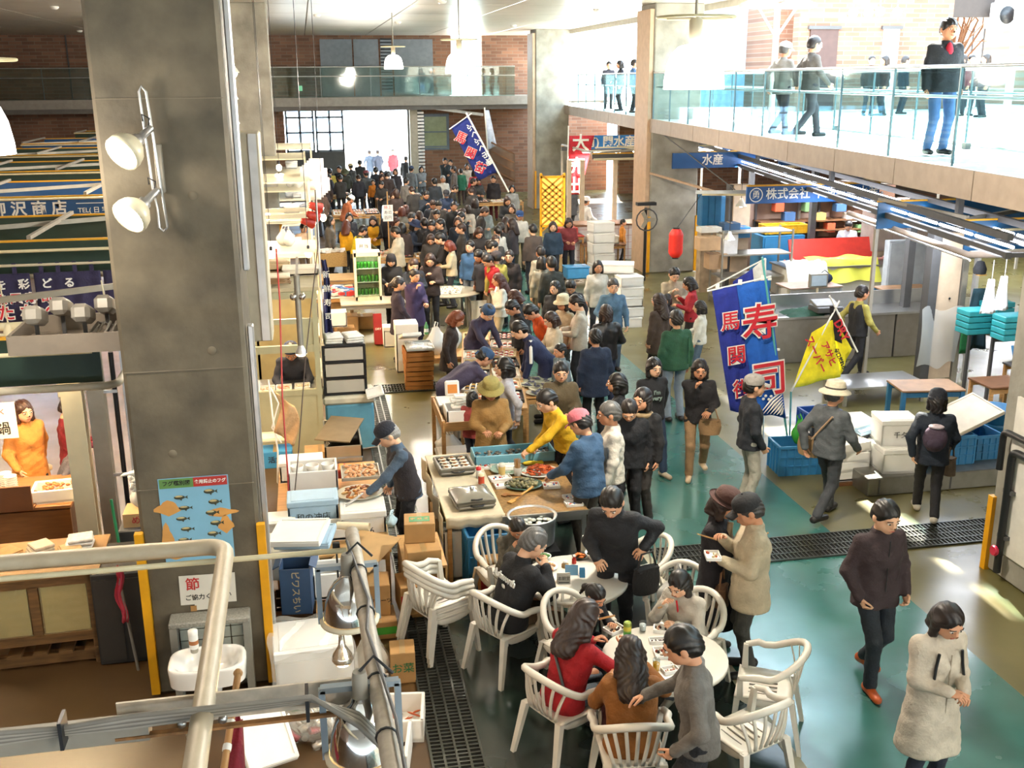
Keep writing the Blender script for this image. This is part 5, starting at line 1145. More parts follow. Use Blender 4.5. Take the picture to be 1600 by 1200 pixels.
# lower edge: lid, can bag, crab tray
foam_lid(at(412, 1150, .20), (.40, .52, .07), 'white foam box lid tilted beside the flag pole', rz=20, rx=38)
cb_ = thing('can_bag', 'clear bag of crushed drink cans on the floor', 'bag', at(498, 1128, .12, 0)); MB().grid(lambda u, v: (math.cos(u*6.283)*.34*math.sin(v*3.0+.1)**.6, math.sin(u*6.283)*.24*math.sin(v*3.0+.1)**.6, .30*v), 20, 8).obj('bag_film', film('clear_film', 'e4e0d6', .28), cb_)
rr = random.Random(5)
cme = [MB().lathe([(.025, 0), (.033, .006), (.033, .105), (.027, .115), (.0, .113)], 10).mesh('can', M('can_'+c, c, .25, metal=.7)) for c in ('b8b0a4', 'a89c8c', 'c8c4bc', '4a9a3c', 'b84050')]
for k in range(34):
    a = rr.random()*6.28; d_ = math.sqrt(rr.random()); share('can', cme[min(4, int(rr.random()*5.4)) if k % 4 == 0 else k % 3], cb_, (math.cos(a)*d_*.26, math.sin(a)*d_*.17, .05+.10*(k % 3)*.8), rot=(rr.random()*3, rr.random()*3, rr.random()*6))
f1 = foam_box(at(630, 1100, .22, 0), (.34, .42, .2), 'white foam box with crab legs at the grate edge', lid=False, rz=-8); bits(f1, 'crab_legs', M('crab', 'b85a30', .4), 14, (.22, .3), .06, (.06, .008, .008), seed=2)
f2 = foam_box(at(607, 1150, .26, 0), (.32, .5, .24), 'white foam box of discarded shells below the dome lamp', lid=False, rz=-10); bits(f2, 'shells', None, 40, (.22, .38), .08, (.03, .02, .012), seed=3, mats=[M('shell_a', '6a3a24', .5), M('shell_b', 'b0603a', .5), M('shell_c', '3a2a22', .5)])
oh = thing('orange_hose', 'thin orange hose lying across the drain grate', 'hose', (0, 0, 0)); MB().tube([G(690, 920, .03), G(715, 915, .05), G(735, 905, .04), G(760, 893, .03), G(790, 880, .03)], .012, 6).obj('tube', M('hose_orange', 'c8502c', .4), oh)

# ------------------------------------------------------------------ stalls farther up the left side
def rack(loc, w, d, h, n, lab, mat=None):
    t = thing('goods_rack', lab, 'rack', loc); m = mat or m_cream
    for x in (-w/2, w/2):
        for y in (-d/2, d/2): MB().box((x, y, h/2), (.04, .04, h)).obj('upright', m, t)
    for i in range(n):
        z = .15+(h-.2)*i/(n-1); MB().box((0, 0, z), (w, d, .03)).obj('shelf', m, t)
    return t
def bulb(loc, lab, pw=30, up=1.2):
    t = thing('bare_bulb', lab, 'lamp', loc); MB().sphere((0, 0, 0), (.06, .06, .075), 10).obj('glass_bulb', glow('warm_bulb2', 'ffe0b0', 16.), t); MB().lathe([(.022, .06), (.025, .13), (.01, .14)], 8).obj('socket', m_black, t); MB().tube([(0, 0, .13), (0, 0, 6.94-loc[2])], .005, 4).obj('cord', m_black, t)
    lamp('bulb_light', 'POINT', (0, 0, -.1), pw, 'ffcf94', .08, parent=t); return t
rack((-.35, 18.6, 0), .9, 1.3, 2.4, 4, 'cream goods rack just behind the booth'); rack((-.45, 22.8, 0), 1.0, 2.0, 3.2, 5, 'tall cream rack with hanging bags'); rack((-.6, 28.0, 0), 1.2, 2.2, 3.3, 5, 'tall cream rack farther up the left stalls'); rack((-.6, 34, 0), 1.6, 3, 3.2, 5, 'pale rack near the far left windows')
rr = random.Random(11)
for i in range(26):
    ry_0, rd, zs = ((18.6, .9, (.9, 1.64, 2.37)), (22.8, 1.5, (.92, 1.67, 2.42)), (28.0, 1.7, (.94, 1.72, 2.49)), (34., 2.2, (.92, 1.67, 2.42)))[i % 4]; y = ry_0+(rr.random()-.5)*rd; z = zs[(i//4) % 3]; w = .25+.15*rr.random()
    if i % 2: foam_box((-.5+.25*rr.random(), y, z), (w, .3, .12+.1*rr.random()), 'white foam box on the left racks, number %s counting away from the booth' % ('one two three four five six seven eight nine ten eleven twelve thirteen'.split()[i//2]), group='foam boxes on the left racks')
    else: plastic_bag((-.5+.3*rr.random(), y, z), .12, .28, 'white plastic bag on the left racks, %s counting away from the booth' % ('first second third fourth fifth sixth seventh eighth ninth tenth eleventh twelfth thirteenth'.split()[i//2]), seed=i+3, group='plastic bags on the left racks')
for i, (px, py, Y) in enumerate(((424, 398, 17.5), (482, 396, 18.2), (418, 338, 20), (436, 262, 24), (505, 340, 20.5))): bulb(GY(px, py, Y), ['glowing bare bulb over the booth roof, left', 'glowing bare bulb over the booth roof, right', 'glowing bulb under the cream rack rail', 'glowing bulb high on the far cream rack', 'glowing bulb under the red clip lamps'][i], 60)
for i, (px, py) in enumerate(((428, 330), (428, 340))):
    a, b_ = GY(405, py, 19.5), GY(478, py-3, 19.5); rl = thing('stall_rail', ['upper cream bar under the red clip lamps', 'lower cream bar under the red clip lamps'][i], 'rail', (0, 0, 0)); MB().bar(a, b_, .09, .07).obj('bar', m_beige, rl)
for i, (px, py) in enumerate(((490, 322), (486, 336), (478, 346))):
    q = GY(px, py, 19.6); t = thing('clip_lamp', ['red clip lamp on the stall rail, top one', 'red clip lamp on the stall rail, middle one', 'red clip lamp on the stall rail, lowest one'][i], 'lamp', q, -60); T = rotm(0, 0, 0) @ rotm(70)
    MB().lathe([(.02, .10), (.06, .08), (.07, -.02), (.10, -.14), (.10, -.15)], 14, T=T, caps=False).obj('shade', M('lamp_red', 'b03024', .4), t); MB().sphere(T @ Vector((0, 0, -.13)), (.08, .08, .05), 10).obj('bulb', glow('warm_bulb2', 'ffe0b0', 16.), t); MB().tube([(0, 0, 0), (-.1, 0, -.2)], .012, 6).obj('arm', m_dgrey, t)
    lamp('clip_light', 'SPOT', T @ Vector((0, 0, -.2)), 70, 'ffd8a0', .06, to=T @ Vector((0, 0, -2)), spot=120, parent=t)
for i, (px, py) in enumerate(((480, 270), (486, 285), (490, 300))):
    q = GY(px, py, 23); t = thing('hanging_packets', ['bunch of shiny packets hanging on the rack corner, top', 'bunch of red printed packets hanging on the rack corner, middle', 'bunch of pale packets hanging on the rack corner, bottom'][i], 'packets', q)
    for k in range(5): MB().grid(lambda u, v: (-.15+.3*u+.05*k, .05*k+.03*math.sin(u*6), .12-.28*v+.04*k), 3, 3, thick=.01).obj('packet', film('packet_%d' % (k % 2), ['e8e4e0', 'c84838'][k % 2 if i else 0], .95), t)
# table with drink fridge
fr_ = thing('drinks_fridge', 'small glass-front fridge of green cans on the table', 'fridge', (1.14, 21.95, .70)); m_fr2 = M('fridge_cream', 'cfc6ac', .4)
MB().box((0, .18, .5), (.54, .04, 1.0)).obj('back', m_fr2, fr_)
for s in (-1, 1): MB().box((s*.25, 0, .5), (.05, .4, 1.0)).obj('side', m_fr2, fr_)
for z in (.04, .96): MB().box((0, 0, z), (.54, .4, .09)).obj('cap', m_fr2, fr_)
for z in (.10, .38, .66): MB().box((0, 0, z), (.46, .34, .012)).obj('shelf', m_white, fr_)
cg = MB().lathe([(.027, 0), (.033, .006), (.033, .11), (.027, .12), (0, .12)], 10).mesh('can', M('can_green', '3f8a2c', .3, metal=.3))
for z in (.11, .39, .67):
    for k in range(6):
        for l_ in range(2): share('can', cg, fr_, (-.19+k*.076, -.10+l_*.1, z))
MB().box((0, -.20, .5), (.46, .01, .86)).obj('glass_door', glass('fridge_glass', 'f0f8f0', .97), fr_); lamp('fridge_light', 'AREA', (0, -.1, .92), 6, 'f0fff0', .3, to=(0, 0, 0), parent=fr_)
carton((1.08, 21.9, 1.70), (.30, .25, .26), 'white carton on top of the drinks fridge', mat=m_foam, writing='弁当')
table((1.35, 21.8, 0), (1.6, .8), 'folding table carrying the drinks fridge', h=.70, mat=M('grey_top', 'a8a08c', .5), leg=m_galv, legw=.03, name='folding_table')
for i, (px, py, zt, s) in enumerate(((540, 492, .35, (.5, .4, .35)), (565, 492, .28, (.5, .35, .28)), (520, 470, .55, (.4, .35, .55)), (540, 510, .22, (.35, .3, .22)))): carton(at(px, py, zt, 0), s, ['brown carton under the folding table, left', 'brown carton under the folding table, right', 'tall tan carton left of the folding table', 'carton in front of the folding table'][i], mat=[m_card, m_card, m_cardl, m_card][i])
rb = carton(at(590, 500, .5, 0), (.16, .3, .62), 'tall red carton leaning under the folding table', mat=M('red_card', '8a1c1c', .5), rx=-12, writing='DRY', wcol='e8e0d0'); foam_box(at(608, 510, .4, 0), (.25, .3, .42), 'stack of white foam boxes beside the red carton'); foam_box(at(525, 478, .75, .35), (.4, .34, .3), 'white foam box right of the navy banner', lid=False)
bk = thing('wire_basket', 'woven basket with paper goods behind the fridge', 'basket', G(518, 415, .45)); bk.location.z = .45
MB().box((0, 0, .18), (.8, .45, .36)).obj('basket_body', M('basket_tan', 'b08f58', .7, var=.3, scale=40), bk); bits(bk, 'goods', m_foam, 26, (.7, .4), .40, (.06, .05, .03), 'b', 4)
table((.45, 26.1, 0), (1.3, .9), 'low table under the woven basket', h=.45, mat=m_cardl)
gt = table((.40, 22.7, 0), (.9, .9), 'low white table of packed goods left of the fridge', h=.70, mat=m_white); bits(gt, 'goods', None, 40, (.8, .8), .76, (.07, .06, .04), 'b', 6, mats=[m_foam, M('print_red', 'c04040', .5), M('print_tan2', 'd8b890', .5), M('print_blue2', '4a78b0', .5)])

# ================================================================== DINING AREA
m_wp = M('chair_plastic', 'd9d3c6', .35, var=.04, coat=.2)
def make_chair():
    t = thing('plastic_armchair', 'chair', 'chair', (0, 0, 0))
    # seat faces +Y; back at -Y
    MB().grid(lambda u, v: ((u-.5)*(.44+.04*v), -.20+.44*v, .43-.03*math.sin(v*3.1)*(1-abs(2*u-1))+.012*abs(2*u-1)**3), 8, 8, thick=.018).obj('seat', m_wp, t)
    for k in range(5): MB().box((-.12+.06*k, .03, .418), (.008, .22, .012)).obj('seat_slot', M('slot_shade', '8a857c', .7), t)
    rim = []
    for i in range(25):
        a = math.pi*(-.08+1.16*i/24); x = -math.cos(a)*.275; y = -math.sin(a)*.27-.02; s = max(0, math.sin(a)); z = .64+.17*s**1.3; rim.append(Vector((x, y if s > 0 else y, z)))
    rim = [Vector((-.27, .20, .62)), Vector((-.285, .10, .645))]+rim+[Vector((.285, .10, .645)), Vector((.27, .20, .62))]
    MB().tube(rim, [.024]+[.030]*(len(rim)-2)+[.024], 8).obj('arm_rim', m_wp, t)
    for k in range(7):
        a = math.pi*(.5+(k-3)*.105); top = Vector((-math.cos(a)*.268, -math.sin(a)*.262-.02, .62+.17*max(0, math.sin(a))**1.3)); bot = Vector(((k-3)*.050, -.205, .43))
        MB().grid(lambda u, v: tuple(bot.lerp(top, v)+Vector(((u-.5)*.028, -.035*math.sin(v*3.14)*.5, 0))), 1, 6, thick=.010).obj('back_slat', m_wp, t)
    for sx in (-1, 1):
        MB().add([Vector((sx*.21+dx, .22+dy, .43)) for dx, dy in ((-.03, -.025), (.03, -.025), (.03, .02), (-.03, .02))]+[Vector((sx*.27+dx, .25+dy, 0)) for dx, dy in ((-.02, -.018), (.02, -.018), (.02, .014), (-.02, .014))], [(0, 1, 2, 3), (4, 7, 6, 5), (0, 4, 5, 1), (1, 5, 6, 2), (2, 6, 7, 3), (3, 7, 4, 0)]).obj('front_leg', m_wp, t)
        MB().add([Vector((sx*.20+dx, -.20+dy, .44)) for dx, dy in ((-.03, -.02), (.03, -.02), (.03, .025), (-.03, .025))]+[Vector((sx*.25+dx, -.29+dy, 0)) for dx, dy in ((-.02, -.014), (.02, -.014), (.02, .018), (-.02, .018))], [(0, 1, 2, 3), (4, 7, 6, 5), (0, 4, 5, 1), (1, 5, 6, 2), (2, 6, 7, 3), (3, 7, 4, 0)]).obj('rear_leg', m_wp, t)
        MB().add([Vector((sx*.255+dx, .20+dy, .63)) for dx, dy in ((-.018, -.02), (.018, -.02), (.018, .018), (-.018, .018))]+[Vector((sx*.225+dx, .20+dy, .42)) for dx, dy in ((-.022, -.03), (.022, -.03), (.022, .022), (-.022, .022))], [(0, 1, 2, 3), (4, 7, 6, 5), (0, 4, 5, 1), (1, 5, 6, 2), (2, 6, 7, 3), (3, 7, 4, 0)]).obj('arm_post', m_wp, t)
        MB().grid(lambda u, v: (sx*(.20+.015*v), -.20+.42*u, .43-.06*v*math.sin(u*3.14)**.5-.02*v), 6, 2, thick=.01).obj('side_skirt', m_wp, t)
    return t
ch0 = make_chair(); CHG = 'white plastic armchairs at the dining tables'
spots = [
 ((.98, 8.80, 0), -62, 'lowest white plastic chair of the stack beside the cartons'), ((.975, 8.80, .055), -62, 'middle white plastic chair of the stack beside the cartons'), ((.97, 8.80, .11), -62, 'top white plastic chair of the stack beside the cartons'),
 ((1.52, 8.34, 0), -58, 'white plastic chair under the man in the lettered black jacket'),
 ((1.70, 9.36, 0), -165, 'white plastic chair behind the boy at the far table'),
 ((2.06, 7.90, 0), -150, 'white plastic chair with round slatted back between the two tables'),
 ((1.72, 7.02, 0), -62, 'white plastic chair of the woman in the red sweater'),
 ((2.08, 6.36, 0), -8, 'white plastic chair of the woman in the brown coat, at the bottom edge'),
 ((3.40, 6.95, 0), 62, 'empty white plastic chair pulled away from the near table'),
 ((2.98, 6.38, 0), 20, 'white plastic chair beside the blurred man in grey'),
 ((3.02, 7.72, 0), 130, 'white plastic chair of the girl in the pale fleece'),
 ((3.10, 8.22, 0), 150, 'white plastic chair heaped with a white bag behind the girl'),
 ((2.98, 8.98, 0), 100, 'white plastic chair turned sideways by the man with the black bag'),
]
for i, (l, r, lab) in enumerate(spots):
    c = ch0 if i == 0 else dup(ch0, l, r); c.location = l; c.rotation_euler = (0, 0, math.radians(r)); c['label'] = lab; c['group'] = CHG
def round_table(x, y, r, lab):
    t = thing('round_table', lab, 'table', (x, y, 0))
    MB().lathe([(r-.03, .665), (r, .67), (r, .695), (r-.01, .70), (0, .70)], 40).obj('tabletop', M('table_plastic', 'dcd7cb', .25, var=.03, coat=.3), t); MB().lathe([(r-.05, .62), (r-.04, .665)], 36).obj('under_rim', m_wp, t)
    for k in range(4):
        a = math.pi/4+k*math.pi/2; MB().tube([(math.cos(a)*r*.55, math.sin(a)*r*.55, .64), (math.cos(a)*r*.72, math.sin(a)*r*.72, 0)], [.035, .025], 8).obj('leg', m_wp, t)
    return t
round_table(2.22, 8.58, .49, 'round white plastic table by the cartons, farther of the two'); round_table(2.58, 7.10, .50, 'round white plastic table at the front, nearer of the two')
def onT(px, py, z=.70): return at(px, py, z)
plastic_bag(onT(945, 890), .10, .12, 'crumpled white plastic bag on the farther round table', seed=3)
plastic_bag(Vector((3.10, 8.22, .42)), .22, .42, 'large white plastic bag on a chair behind the girl', seed=7, fac=.92)
bw = thing('soup_bowl', 'white bowl of green soup on the farther table', 'bowl', onT(927, 872)); MB().lathe([(.04, 0), (.045, .01), (.085, .06), (.08, .062), (.04, .02), (0, .018)], 20).obj('bowl', m_white, bw); MB().lathe([(.0, .045), (.07, .045)], 16).obj('soup', M('soup', '4a5a30', .2), bw)
plate(onT(905, 872), .07, 'small dish of orange food on the farther table', n=16, size=(.02, .014, .01), col='d87830', dish='2a2a2a'); plate(onT(855, 888), .10, 'plate of noodles in front of the grey-haired man', n=26, size=(.02, .01, .01), col='d8a878'); plate(onT(850, 872), .07, 'green leaf dish on the farther table', n=14, col='5a8a4a')
for i, (px, py, c, r, h_) in enumerate(((912, 860, 'c8c4b4', .028, .14), (937, 858, 'b8a890', .022, .10), (897, 880, 'b83028', .022, .07), (883, 886, 'b09060', .035, .05))):
    b = thing('condiment_jar', ['clear glass bottle on the farther table', 'small glass bottle behind the soup bowl', 'red topped jar on the farther table', 'small tan tub on the farther table'][i], 'bottle', onT(px, py)); MB().lathe([(r, 0), (r, h_*.6), (r*.55, h_*.78), (r*.55, h_)], 14).obj('body', M('jar_'+c, c, .15), b); MB().lathe([(r*.6, h_), (r*.6, h_+.015), (0, h_+.016)], 12).obj('cap', m_white, b)
def card(loc, w, h_, lab, col, txt=None, rz=0, tcol='222222'):
    t = thing('table_card', lab, 'card', loc, rz); MB().box((0, 0, h_/2), (w, .006, h_), rx=-14).obj('front', M('card_'+col, col, .5), t); MB().box((0, .05, h_/2), (w, .006, h_), rx=14).obj('rear', M('card_'+col, col, .5), t)
    if txt: text(txt, h_*.42, M('print_'+tcol, tcol, .6), 'lettering', t, TM((0, -.006, h_*.58), rx=-14), .0006); MB().box((0, -.014, h_*.2), (w*.8, .002, .008), rx=-14).obj('rule', M('print_'+tcol, tcol, .6), t)
    return t
card(onT(881, 912), .12, .09, 'grey standing name card on the farther table', 'b8b4a8', '本朝堂', rz=-8); card(onT(893, 898), .12, .08, 'pale blue folded card on the farther table', '6fa0c0', rz=-14); card(onT(910, 902), .05, .08, 'bright blue folded card on the farther table', '3f88b8', rz=-10)
lf = thing('leaflet', 'grey leaflet lying on the farther table edge', 'leaflet', onT(921, 916)); MB().box((0, 0, .003), (.13, .08, .004), rz=18).obj('sheet', M('card_b8c0c4', 'b8c0c4', .5), lf); MB().box((0, 0, .006), (.08, .012, .001), rz=18).obj('print', m_ink, lf)
# nearer table
def drink_can(loc, lab, c1, c2):
    t = thing('drink_can', lab, 'can', loc); MB().lathe([(.026, 0), (.033, .006), (.033, .04)], 16).obj('lower_body', M('can_'+c1, c1, .3, metal=.3), t); MB().lathe([(.033, .04), (.033, .108), (.027, .118), (.025, .116), (0, .115)], 16).obj('upper_body', M('can_'+c2, c2, .3, metal=.3), t); MB().lathe([(.0335, .05), (.0335, .085)], 16).obj('label_band', M('can_band', 'c8b840', .4), t)
drink_can(onT(980, 992), 'green tea can standing on the nearer table', '3f8a2c', '8a9a40')
for i, (px, py, r, h_, c) in enumerate(((1004, 985, .032, .08, 'd8dcd8'), (1025, 1048, .03, .10, 'e0a82c'))):
    t = thing('drinking_glass', ['clear plastic cup on the nearer table', 'glass of orange juice on the nearer table'][i], 'glass', onT(px, py)); MB().lathe([(r*.8, 0), (r, h_), (r*.95, h_), (r*.75, .006), (0, .006)], 16).obj('cup', glass('cup_glass', 'f0f4f4', .97), t); MB().lathe([(r*.76, .006), (r*.9, h_*.7), (0, h_*.7)], 14).obj('drink', M('drink_'+c, c, .2), t)
def pack(px, py, w, d, lab, cols, rz=0, lid=False, z=.70, loc=None, n=10, seed=2):
    t = thing('food_pack', lab, 'food tray', loc or onT(px, py, z), rz); b = MB(); b.box((0, 0, .004), (w, d, .008))
    for s in (-1, 1): b.box((s*w/2, 0, .014), (.008, d, .028)); b.box((0, s*d/2, .014), (w, .008, .028))
    b.obj('tray', m_foam, t); bits(t, 'food', None, n, (w*.8, d*.75), .016, (w*.08, d*.08, .012), seed=seed, mats=[M('food_'+c, c, .45) for c in cols])
    if lid: MB().box((0, d*.62, .05), (w, .008, d), rx=-25).obj('lid', m_foam, t)
    return t
pack(1035, 985, .14, .10, 'foam tray of sushi before the girl', ['e0c0a0', 'b85a30', '30241c'], rz=-20); pack(1040, 1022, .18, .15, 'foam tray of dark rolled sushi on the nearer table', ['1c1814', 'c8b8a0', '803020'], rz=-8, n=14); pack(1047, 1049, .12, .08, 'small foam tray near the juice glass', ['e0d0b0', 'd8a090'], rz=8); pack(960, 985, .15, .12, 'foam tray under the chopsticks', ['d8a878', '3a2a22'], rz=25); pack(1030, 1003, .16, .07, 'black tray of sushi on the nearer table', ['181412', '3a2018'], rz=-6)
lidf = foam_lid(onT(1060, 1037), (.12, .09, .012), 'white tray lid on the nearer table', rz=-25)

# ================================================================== SEAFOOD TABLE
ta = table((1.53, 11.05, 0), (.62, 1.95), 'narrow table covered with pale paper under the hotplates', h=.74, mat=M('paper_cover', 'cfc3a8', .7, var=.12), name='side_table'); MB().grid(lambda u, v: (-.34-.05*math.sin(v*20)*.4, -.95+1.9*v, .745-.28*u+.02*math.sin(v*31)), 6, 22, thick=.003).obj('paper_overhang', M('paper_cover', 'cfc3a8', .7), ta); MB().grid(lambda u, v: (-.31+.62*u, -.985, .745-.12*v+.01*math.sin(u*21)), 16, 3, thick=.003).obj('paper_front', M('paper_cover', 'cfc3a8', .7), ta)
tb_ = table((2.28, 11.0, 0), (.92, 1.9), 'brown wooden seafood table with a steel edge', h=.72, mat=M('speckled_board', '8a6a3c', .55, var=.3, scale=30), leg=m_steel, name='seafood_table'); MB().box((0, -.955, .70), (.94, .02, .05)).obj('steel_edge', m_steel, tb_)
def hotplate(loc, lab, lid, rz=0):
    t = thing('hotplate', lab, 'hotplate', loc, rz); mg = M('hotplate_grey', '6b675c', .35); b = MB(); b.box((0, 0, .03), (.42, .46, .06), b=.025)
    b.obj('base', mg, t); r = MB()
    for s in (-1, 1): r.box((s*.20, 0, .075), (.03, .44, .05), b=.012); r.box((0, s*.21, .075), (.42, .03, .05), b=.012)
    r.obj('rim', mg, t)
    for s in (-1, 1): MB().tube([(-.07, s*.24, .06), (-.05, s*.27, .06), (.05, s*.27, .06), (.07, s*.24, .06)], .012, 6).obj('handle', m_black, t)
    if lid:
        MB().grid(lambda u, v: ((u-.5)*.42, (v-.5)*.46, .10+.05*(1-max(abs(2*u-1), abs(2*v-1))**3)), 12, 12).obj('lid', M('lid_grey', '7c786c', .18, coat=.6), t); MB().lathe([(.022, .15), (.026, .17), (0, .185)], 10).obj('lid_knob', m_steel, t); MB().tube([(-.06, -.22, .12), (0, -.25, .125), (.06, -.22, .12)], .010, 6).obj('lid_handle', m_black, t)
    else:
        MB().box((0, 0, .062), (.37, .41, .01)).obj('plate', m_black, t)
        sh_me = MB().sphere((0, 0, 0), (.052, .034, .014), 10, 0, 5).mesh('shell', M('shell_white', 'd8d0bc', .4, var=.2)); me2 = MB().sphere((0, 0, .008), (.026, .018, .012), 8, 0, 5).mesh('shellfish', M('shellfish_brown', '8a5a2c', .4, var=.3))
        for i in range(3):
            for j in range(4): s = share('shell', sh_me, t, (-.115+.115*i, -.145+.098*j, .08), (i*40+j*70) % 60-30); share('shellfish', me2, s, (0, 0, .008))
    return t
hotplate((1.50, 11.48, .745), 'open hotplate grilling shellfish', False, 3); hotplate((1.55, 10.45, .745), 'closed grey hotplate with a shiny lid', True, 5)
tr1 = thing('clam_tub', 'shallow pale blue tub of clams on the seafood table', 'tub', (2.25, 11.75, .725)); b = MB(); b.box((0, 0, .008), (.96, .34, .016)); m_tb = M('tub_blue', '6fa8bc', .4)
for s in (-1, 1): b.box((s*.48, 0, .06), (.02, .36, .12), b=.006); b.box((0, s*.17, .06), (.98, .02, .12), b=.006)
b.obj('tub', m_tb, tr1); bits(tr1, 'clams', None, 120, (.9, .28), .05, (.024, .018, .014), seed=3, hump=.02, mats=[M('clam_a', '5c5850', .4), M('clam_b', '8a8274', .4), M('clam_c', '3f3c38', .4)])
plate((2.46, 11.22, .722), .20, 'platter piled with orange prawns', n=70, size=(.035, .01, .008), col='c8602c', dish='cfd4d0', hump=.06, shape='t', seed=5, oval=1.15, mats=[M('prawn_a', 'c8602c', .4), M('prawn_b', 'a84820', .4)]); plate((2.20, 10.86, .722), .19, 'green platter of grey turban shells', n=60, size=(.028, .024, .022), col='6a6a48', dish='3f5a50', hump=.05, seed=6, oval=1.15, mats=[M('turban_a', '6a6a48', .5), M('turban_b', '4a4a34', .5), M('turban_c', '8a8460', .5)])
pt = thing('cooking_pot', 'wide aluminium pot of shellfish in front of the seafood table', 'pot', (2.12, 10.02, .42)); MB().lathe([(.20, 0), (.235, .02), (.25, .30), (.265, .305), (.265, .315), (.24, .31), (.225, .03), (0, .025)], 30).obj('pot', m_alu, pt); MB().lathe([(.0, .24), (.238, .24)], 26).obj('broth', M('broth', '5a6448', .12), pt)
sm = MB().sphere((0, 0, 0), (.034, .030, .016), 8, 0, 5).mesh('shell', M('shell_pale', 'c8cac0', .25))
for k in range(30): a = k*2.4; d_ = math.sqrt(k/30)*.20; share('shell', sm, pt, (math.cos(a)*d_, math.sin(a)*d_, .248+.012*(k % 3)), k*37)
stv = thing('burner_stand', 'dark gas burner stand under the cooking pot', 'stove', (2.12, 10.02, 0)); MB().box((0, 0, .38), (.5, .5, .05)).obj('grate', m_black, stv)
for sx in (-1, 1):
    for sy in (-1, 1): MB().box((sx*.22, sy*.22, .18), (.04, .04, .36)).obj('leg', m_dgrey, stv)
MB().box((0, 0, .12), (.4, .4, .2)).obj('burner_body', M('burner_dark', '3a2c24', .6), stv)
foam_lid((2.12, 11.40, .73), (.24, .16, .04), 'white foam tray upside down on a plate'); plate((2.12, 11.38, .722), .19, 'pale green plate under the white foam tray', n=0, dish='a8c0b0', oval=1.1)
for i, (x, y, w, d, l) in enumerate(((2.06, 11.62, .22, .16, 'white pack with red print beside the clam tub'), (1.98, 10.90, .20, .14, 'white foam tray upside down near the shells'), (2.50, 10.78, .18, .15, 'white sample tray with blue and red print'), (2.64, 10.40, .17, .12, 'small white tray at the table corner, rear'), (2.62, 10.22, .18, .13, 'small white tray at the table corner, front'), (1.86, 11.52, .16, .13, 'white printed tray beside the open hotplate'), (1.98, 11.12, .24, .14, 'open carton of white cups on the seafood table'))):
    pack(0, 0, w, d, l, ['d8d0cc', '5a78b0', 'c05048'], rz=(i*13) % 20-10, loc=Vector((x, y, .722)), n=6, seed=i)
for i, (x, y, c1, c2, r, h_) in enumerate(((1.74, 11.16, 'e0dcd4', 'c82424', .032, .13), (1.74, 10.98, 'b84a30', 'e8dcb8', .035, .12), (2.02, 11.22, 'c8b070', 'd8d4c8', .04, .13))):
    t = thing('sauce_bottle', ['clear squeeze bottle with red cap between the hotplates', 'red-labelled jar with cream lid between the hotplates', 'plastic cup of amber sauce on the seafood table'][i], 'bottle', (x, y, .742)); MB().lathe([(r, 0), (r, h_*.7), (r*.9, h_*.75)], 14).obj('body', M('btl_'+c1, c1, .25), t); MB().lathe([(r*.95, h_*.75), (r*.95, h_), (0, h_+.005)], 14).obj('cap', M('btl_'+c2, c2, .3), t)
cs = thing('chopstick_cup', 'clear cup packed with wooden chopsticks', 'cup', (2.20, 11.20, .722)); MB().lathe([(.04, 0), (.05, .10), (.047, .10), (.036, .006)], 14).obj('cup', film('cup_film', 'e0e0d8', .5), cs)
for k in range(18): a = k*2.4; d_ = .035*math.sqrt(k/18); MB().bar((math.cos(a)*d_*.7, math.sin(a)*d_*.7, .01), (math.cos(a)*d_*1.2, math.sin(a)*d_*1.2, .20), .006).obj('chopstick', m_wood, cs)
for i, (a, b_, c, w) in enumerate((((1.98, 10.42), (2.28, 10.72), 'c89850', .022), ((1.95, 10.62), (2.10, 10.50), '8a5a28', .03))):
    t = thing('wooden_spatula', ['pale wooden spatula beside the pot', 'brown wooden paddle beside the pot'][i], 'spatula', (0, 0, .73)); MB().bar((*a, .0), (*b_, .03), w, .012).obj('handle', M('spat_'+c, c, .6), t); MB().box((a[0], a[1], .0), (.09, .06, .012), rz=45).obj('blade', M('spat_'+c, c, .6), t)
yg = thing('yellow_glove', 'yellow rubber glove lying by the clam tub', 'glove', (2.42, 11.52, .74)); MB().sphere((0, 0, 0), (.10, .04, .025), 10).obj('palm', M('glove_yellow', 'd8c030', .4), yg)
for k in range(4): MB().tube([(.07, -.02+.014*k, 0), (.15, -.03+.02*k, .0)], .011, 6).obj('finger', M('glove_yellow', 'd8c030', .4), yg)
crate((1.62, 10.0, 0), (.42, .30, .62), 'tall blue plastic crate under the hotplate table', rz=3); carton((1.66, 9.72, 0), (.32, .2, .42), 'brown carton with red label leaning on the blue crate', band='a82420'); foam_box((1.30, 10.3, .0), (.22, .3, .55), 'white foam box under the table edge', lid=False); carton((1.28, 10.9, 0), (.22, .5, .5), 'tan carton beneath the hotplate table', mat=m_cardl)
gb = thing('gas_bottle', 'dark gas bottle with hose beside the blue crate', 'gas bottle', (1.93, 9.98, 0)); MB().lathe([(.0, 0), (.09, .01), (.10, .05), (.10, .36), (.07, .44), (.03, .46), (.03, .52), (0, .53)], 18).obj('cylinder', M('gas_dark', '3a2a24', .4), gb); MB().tube([(0, 0, .5), (.0, -.08, .4), (-.04, -.12, .1), (-.1, -.15, .02)], .010, 6).obj('hose', M('hose_orange', 'c8502c', .4), gb)

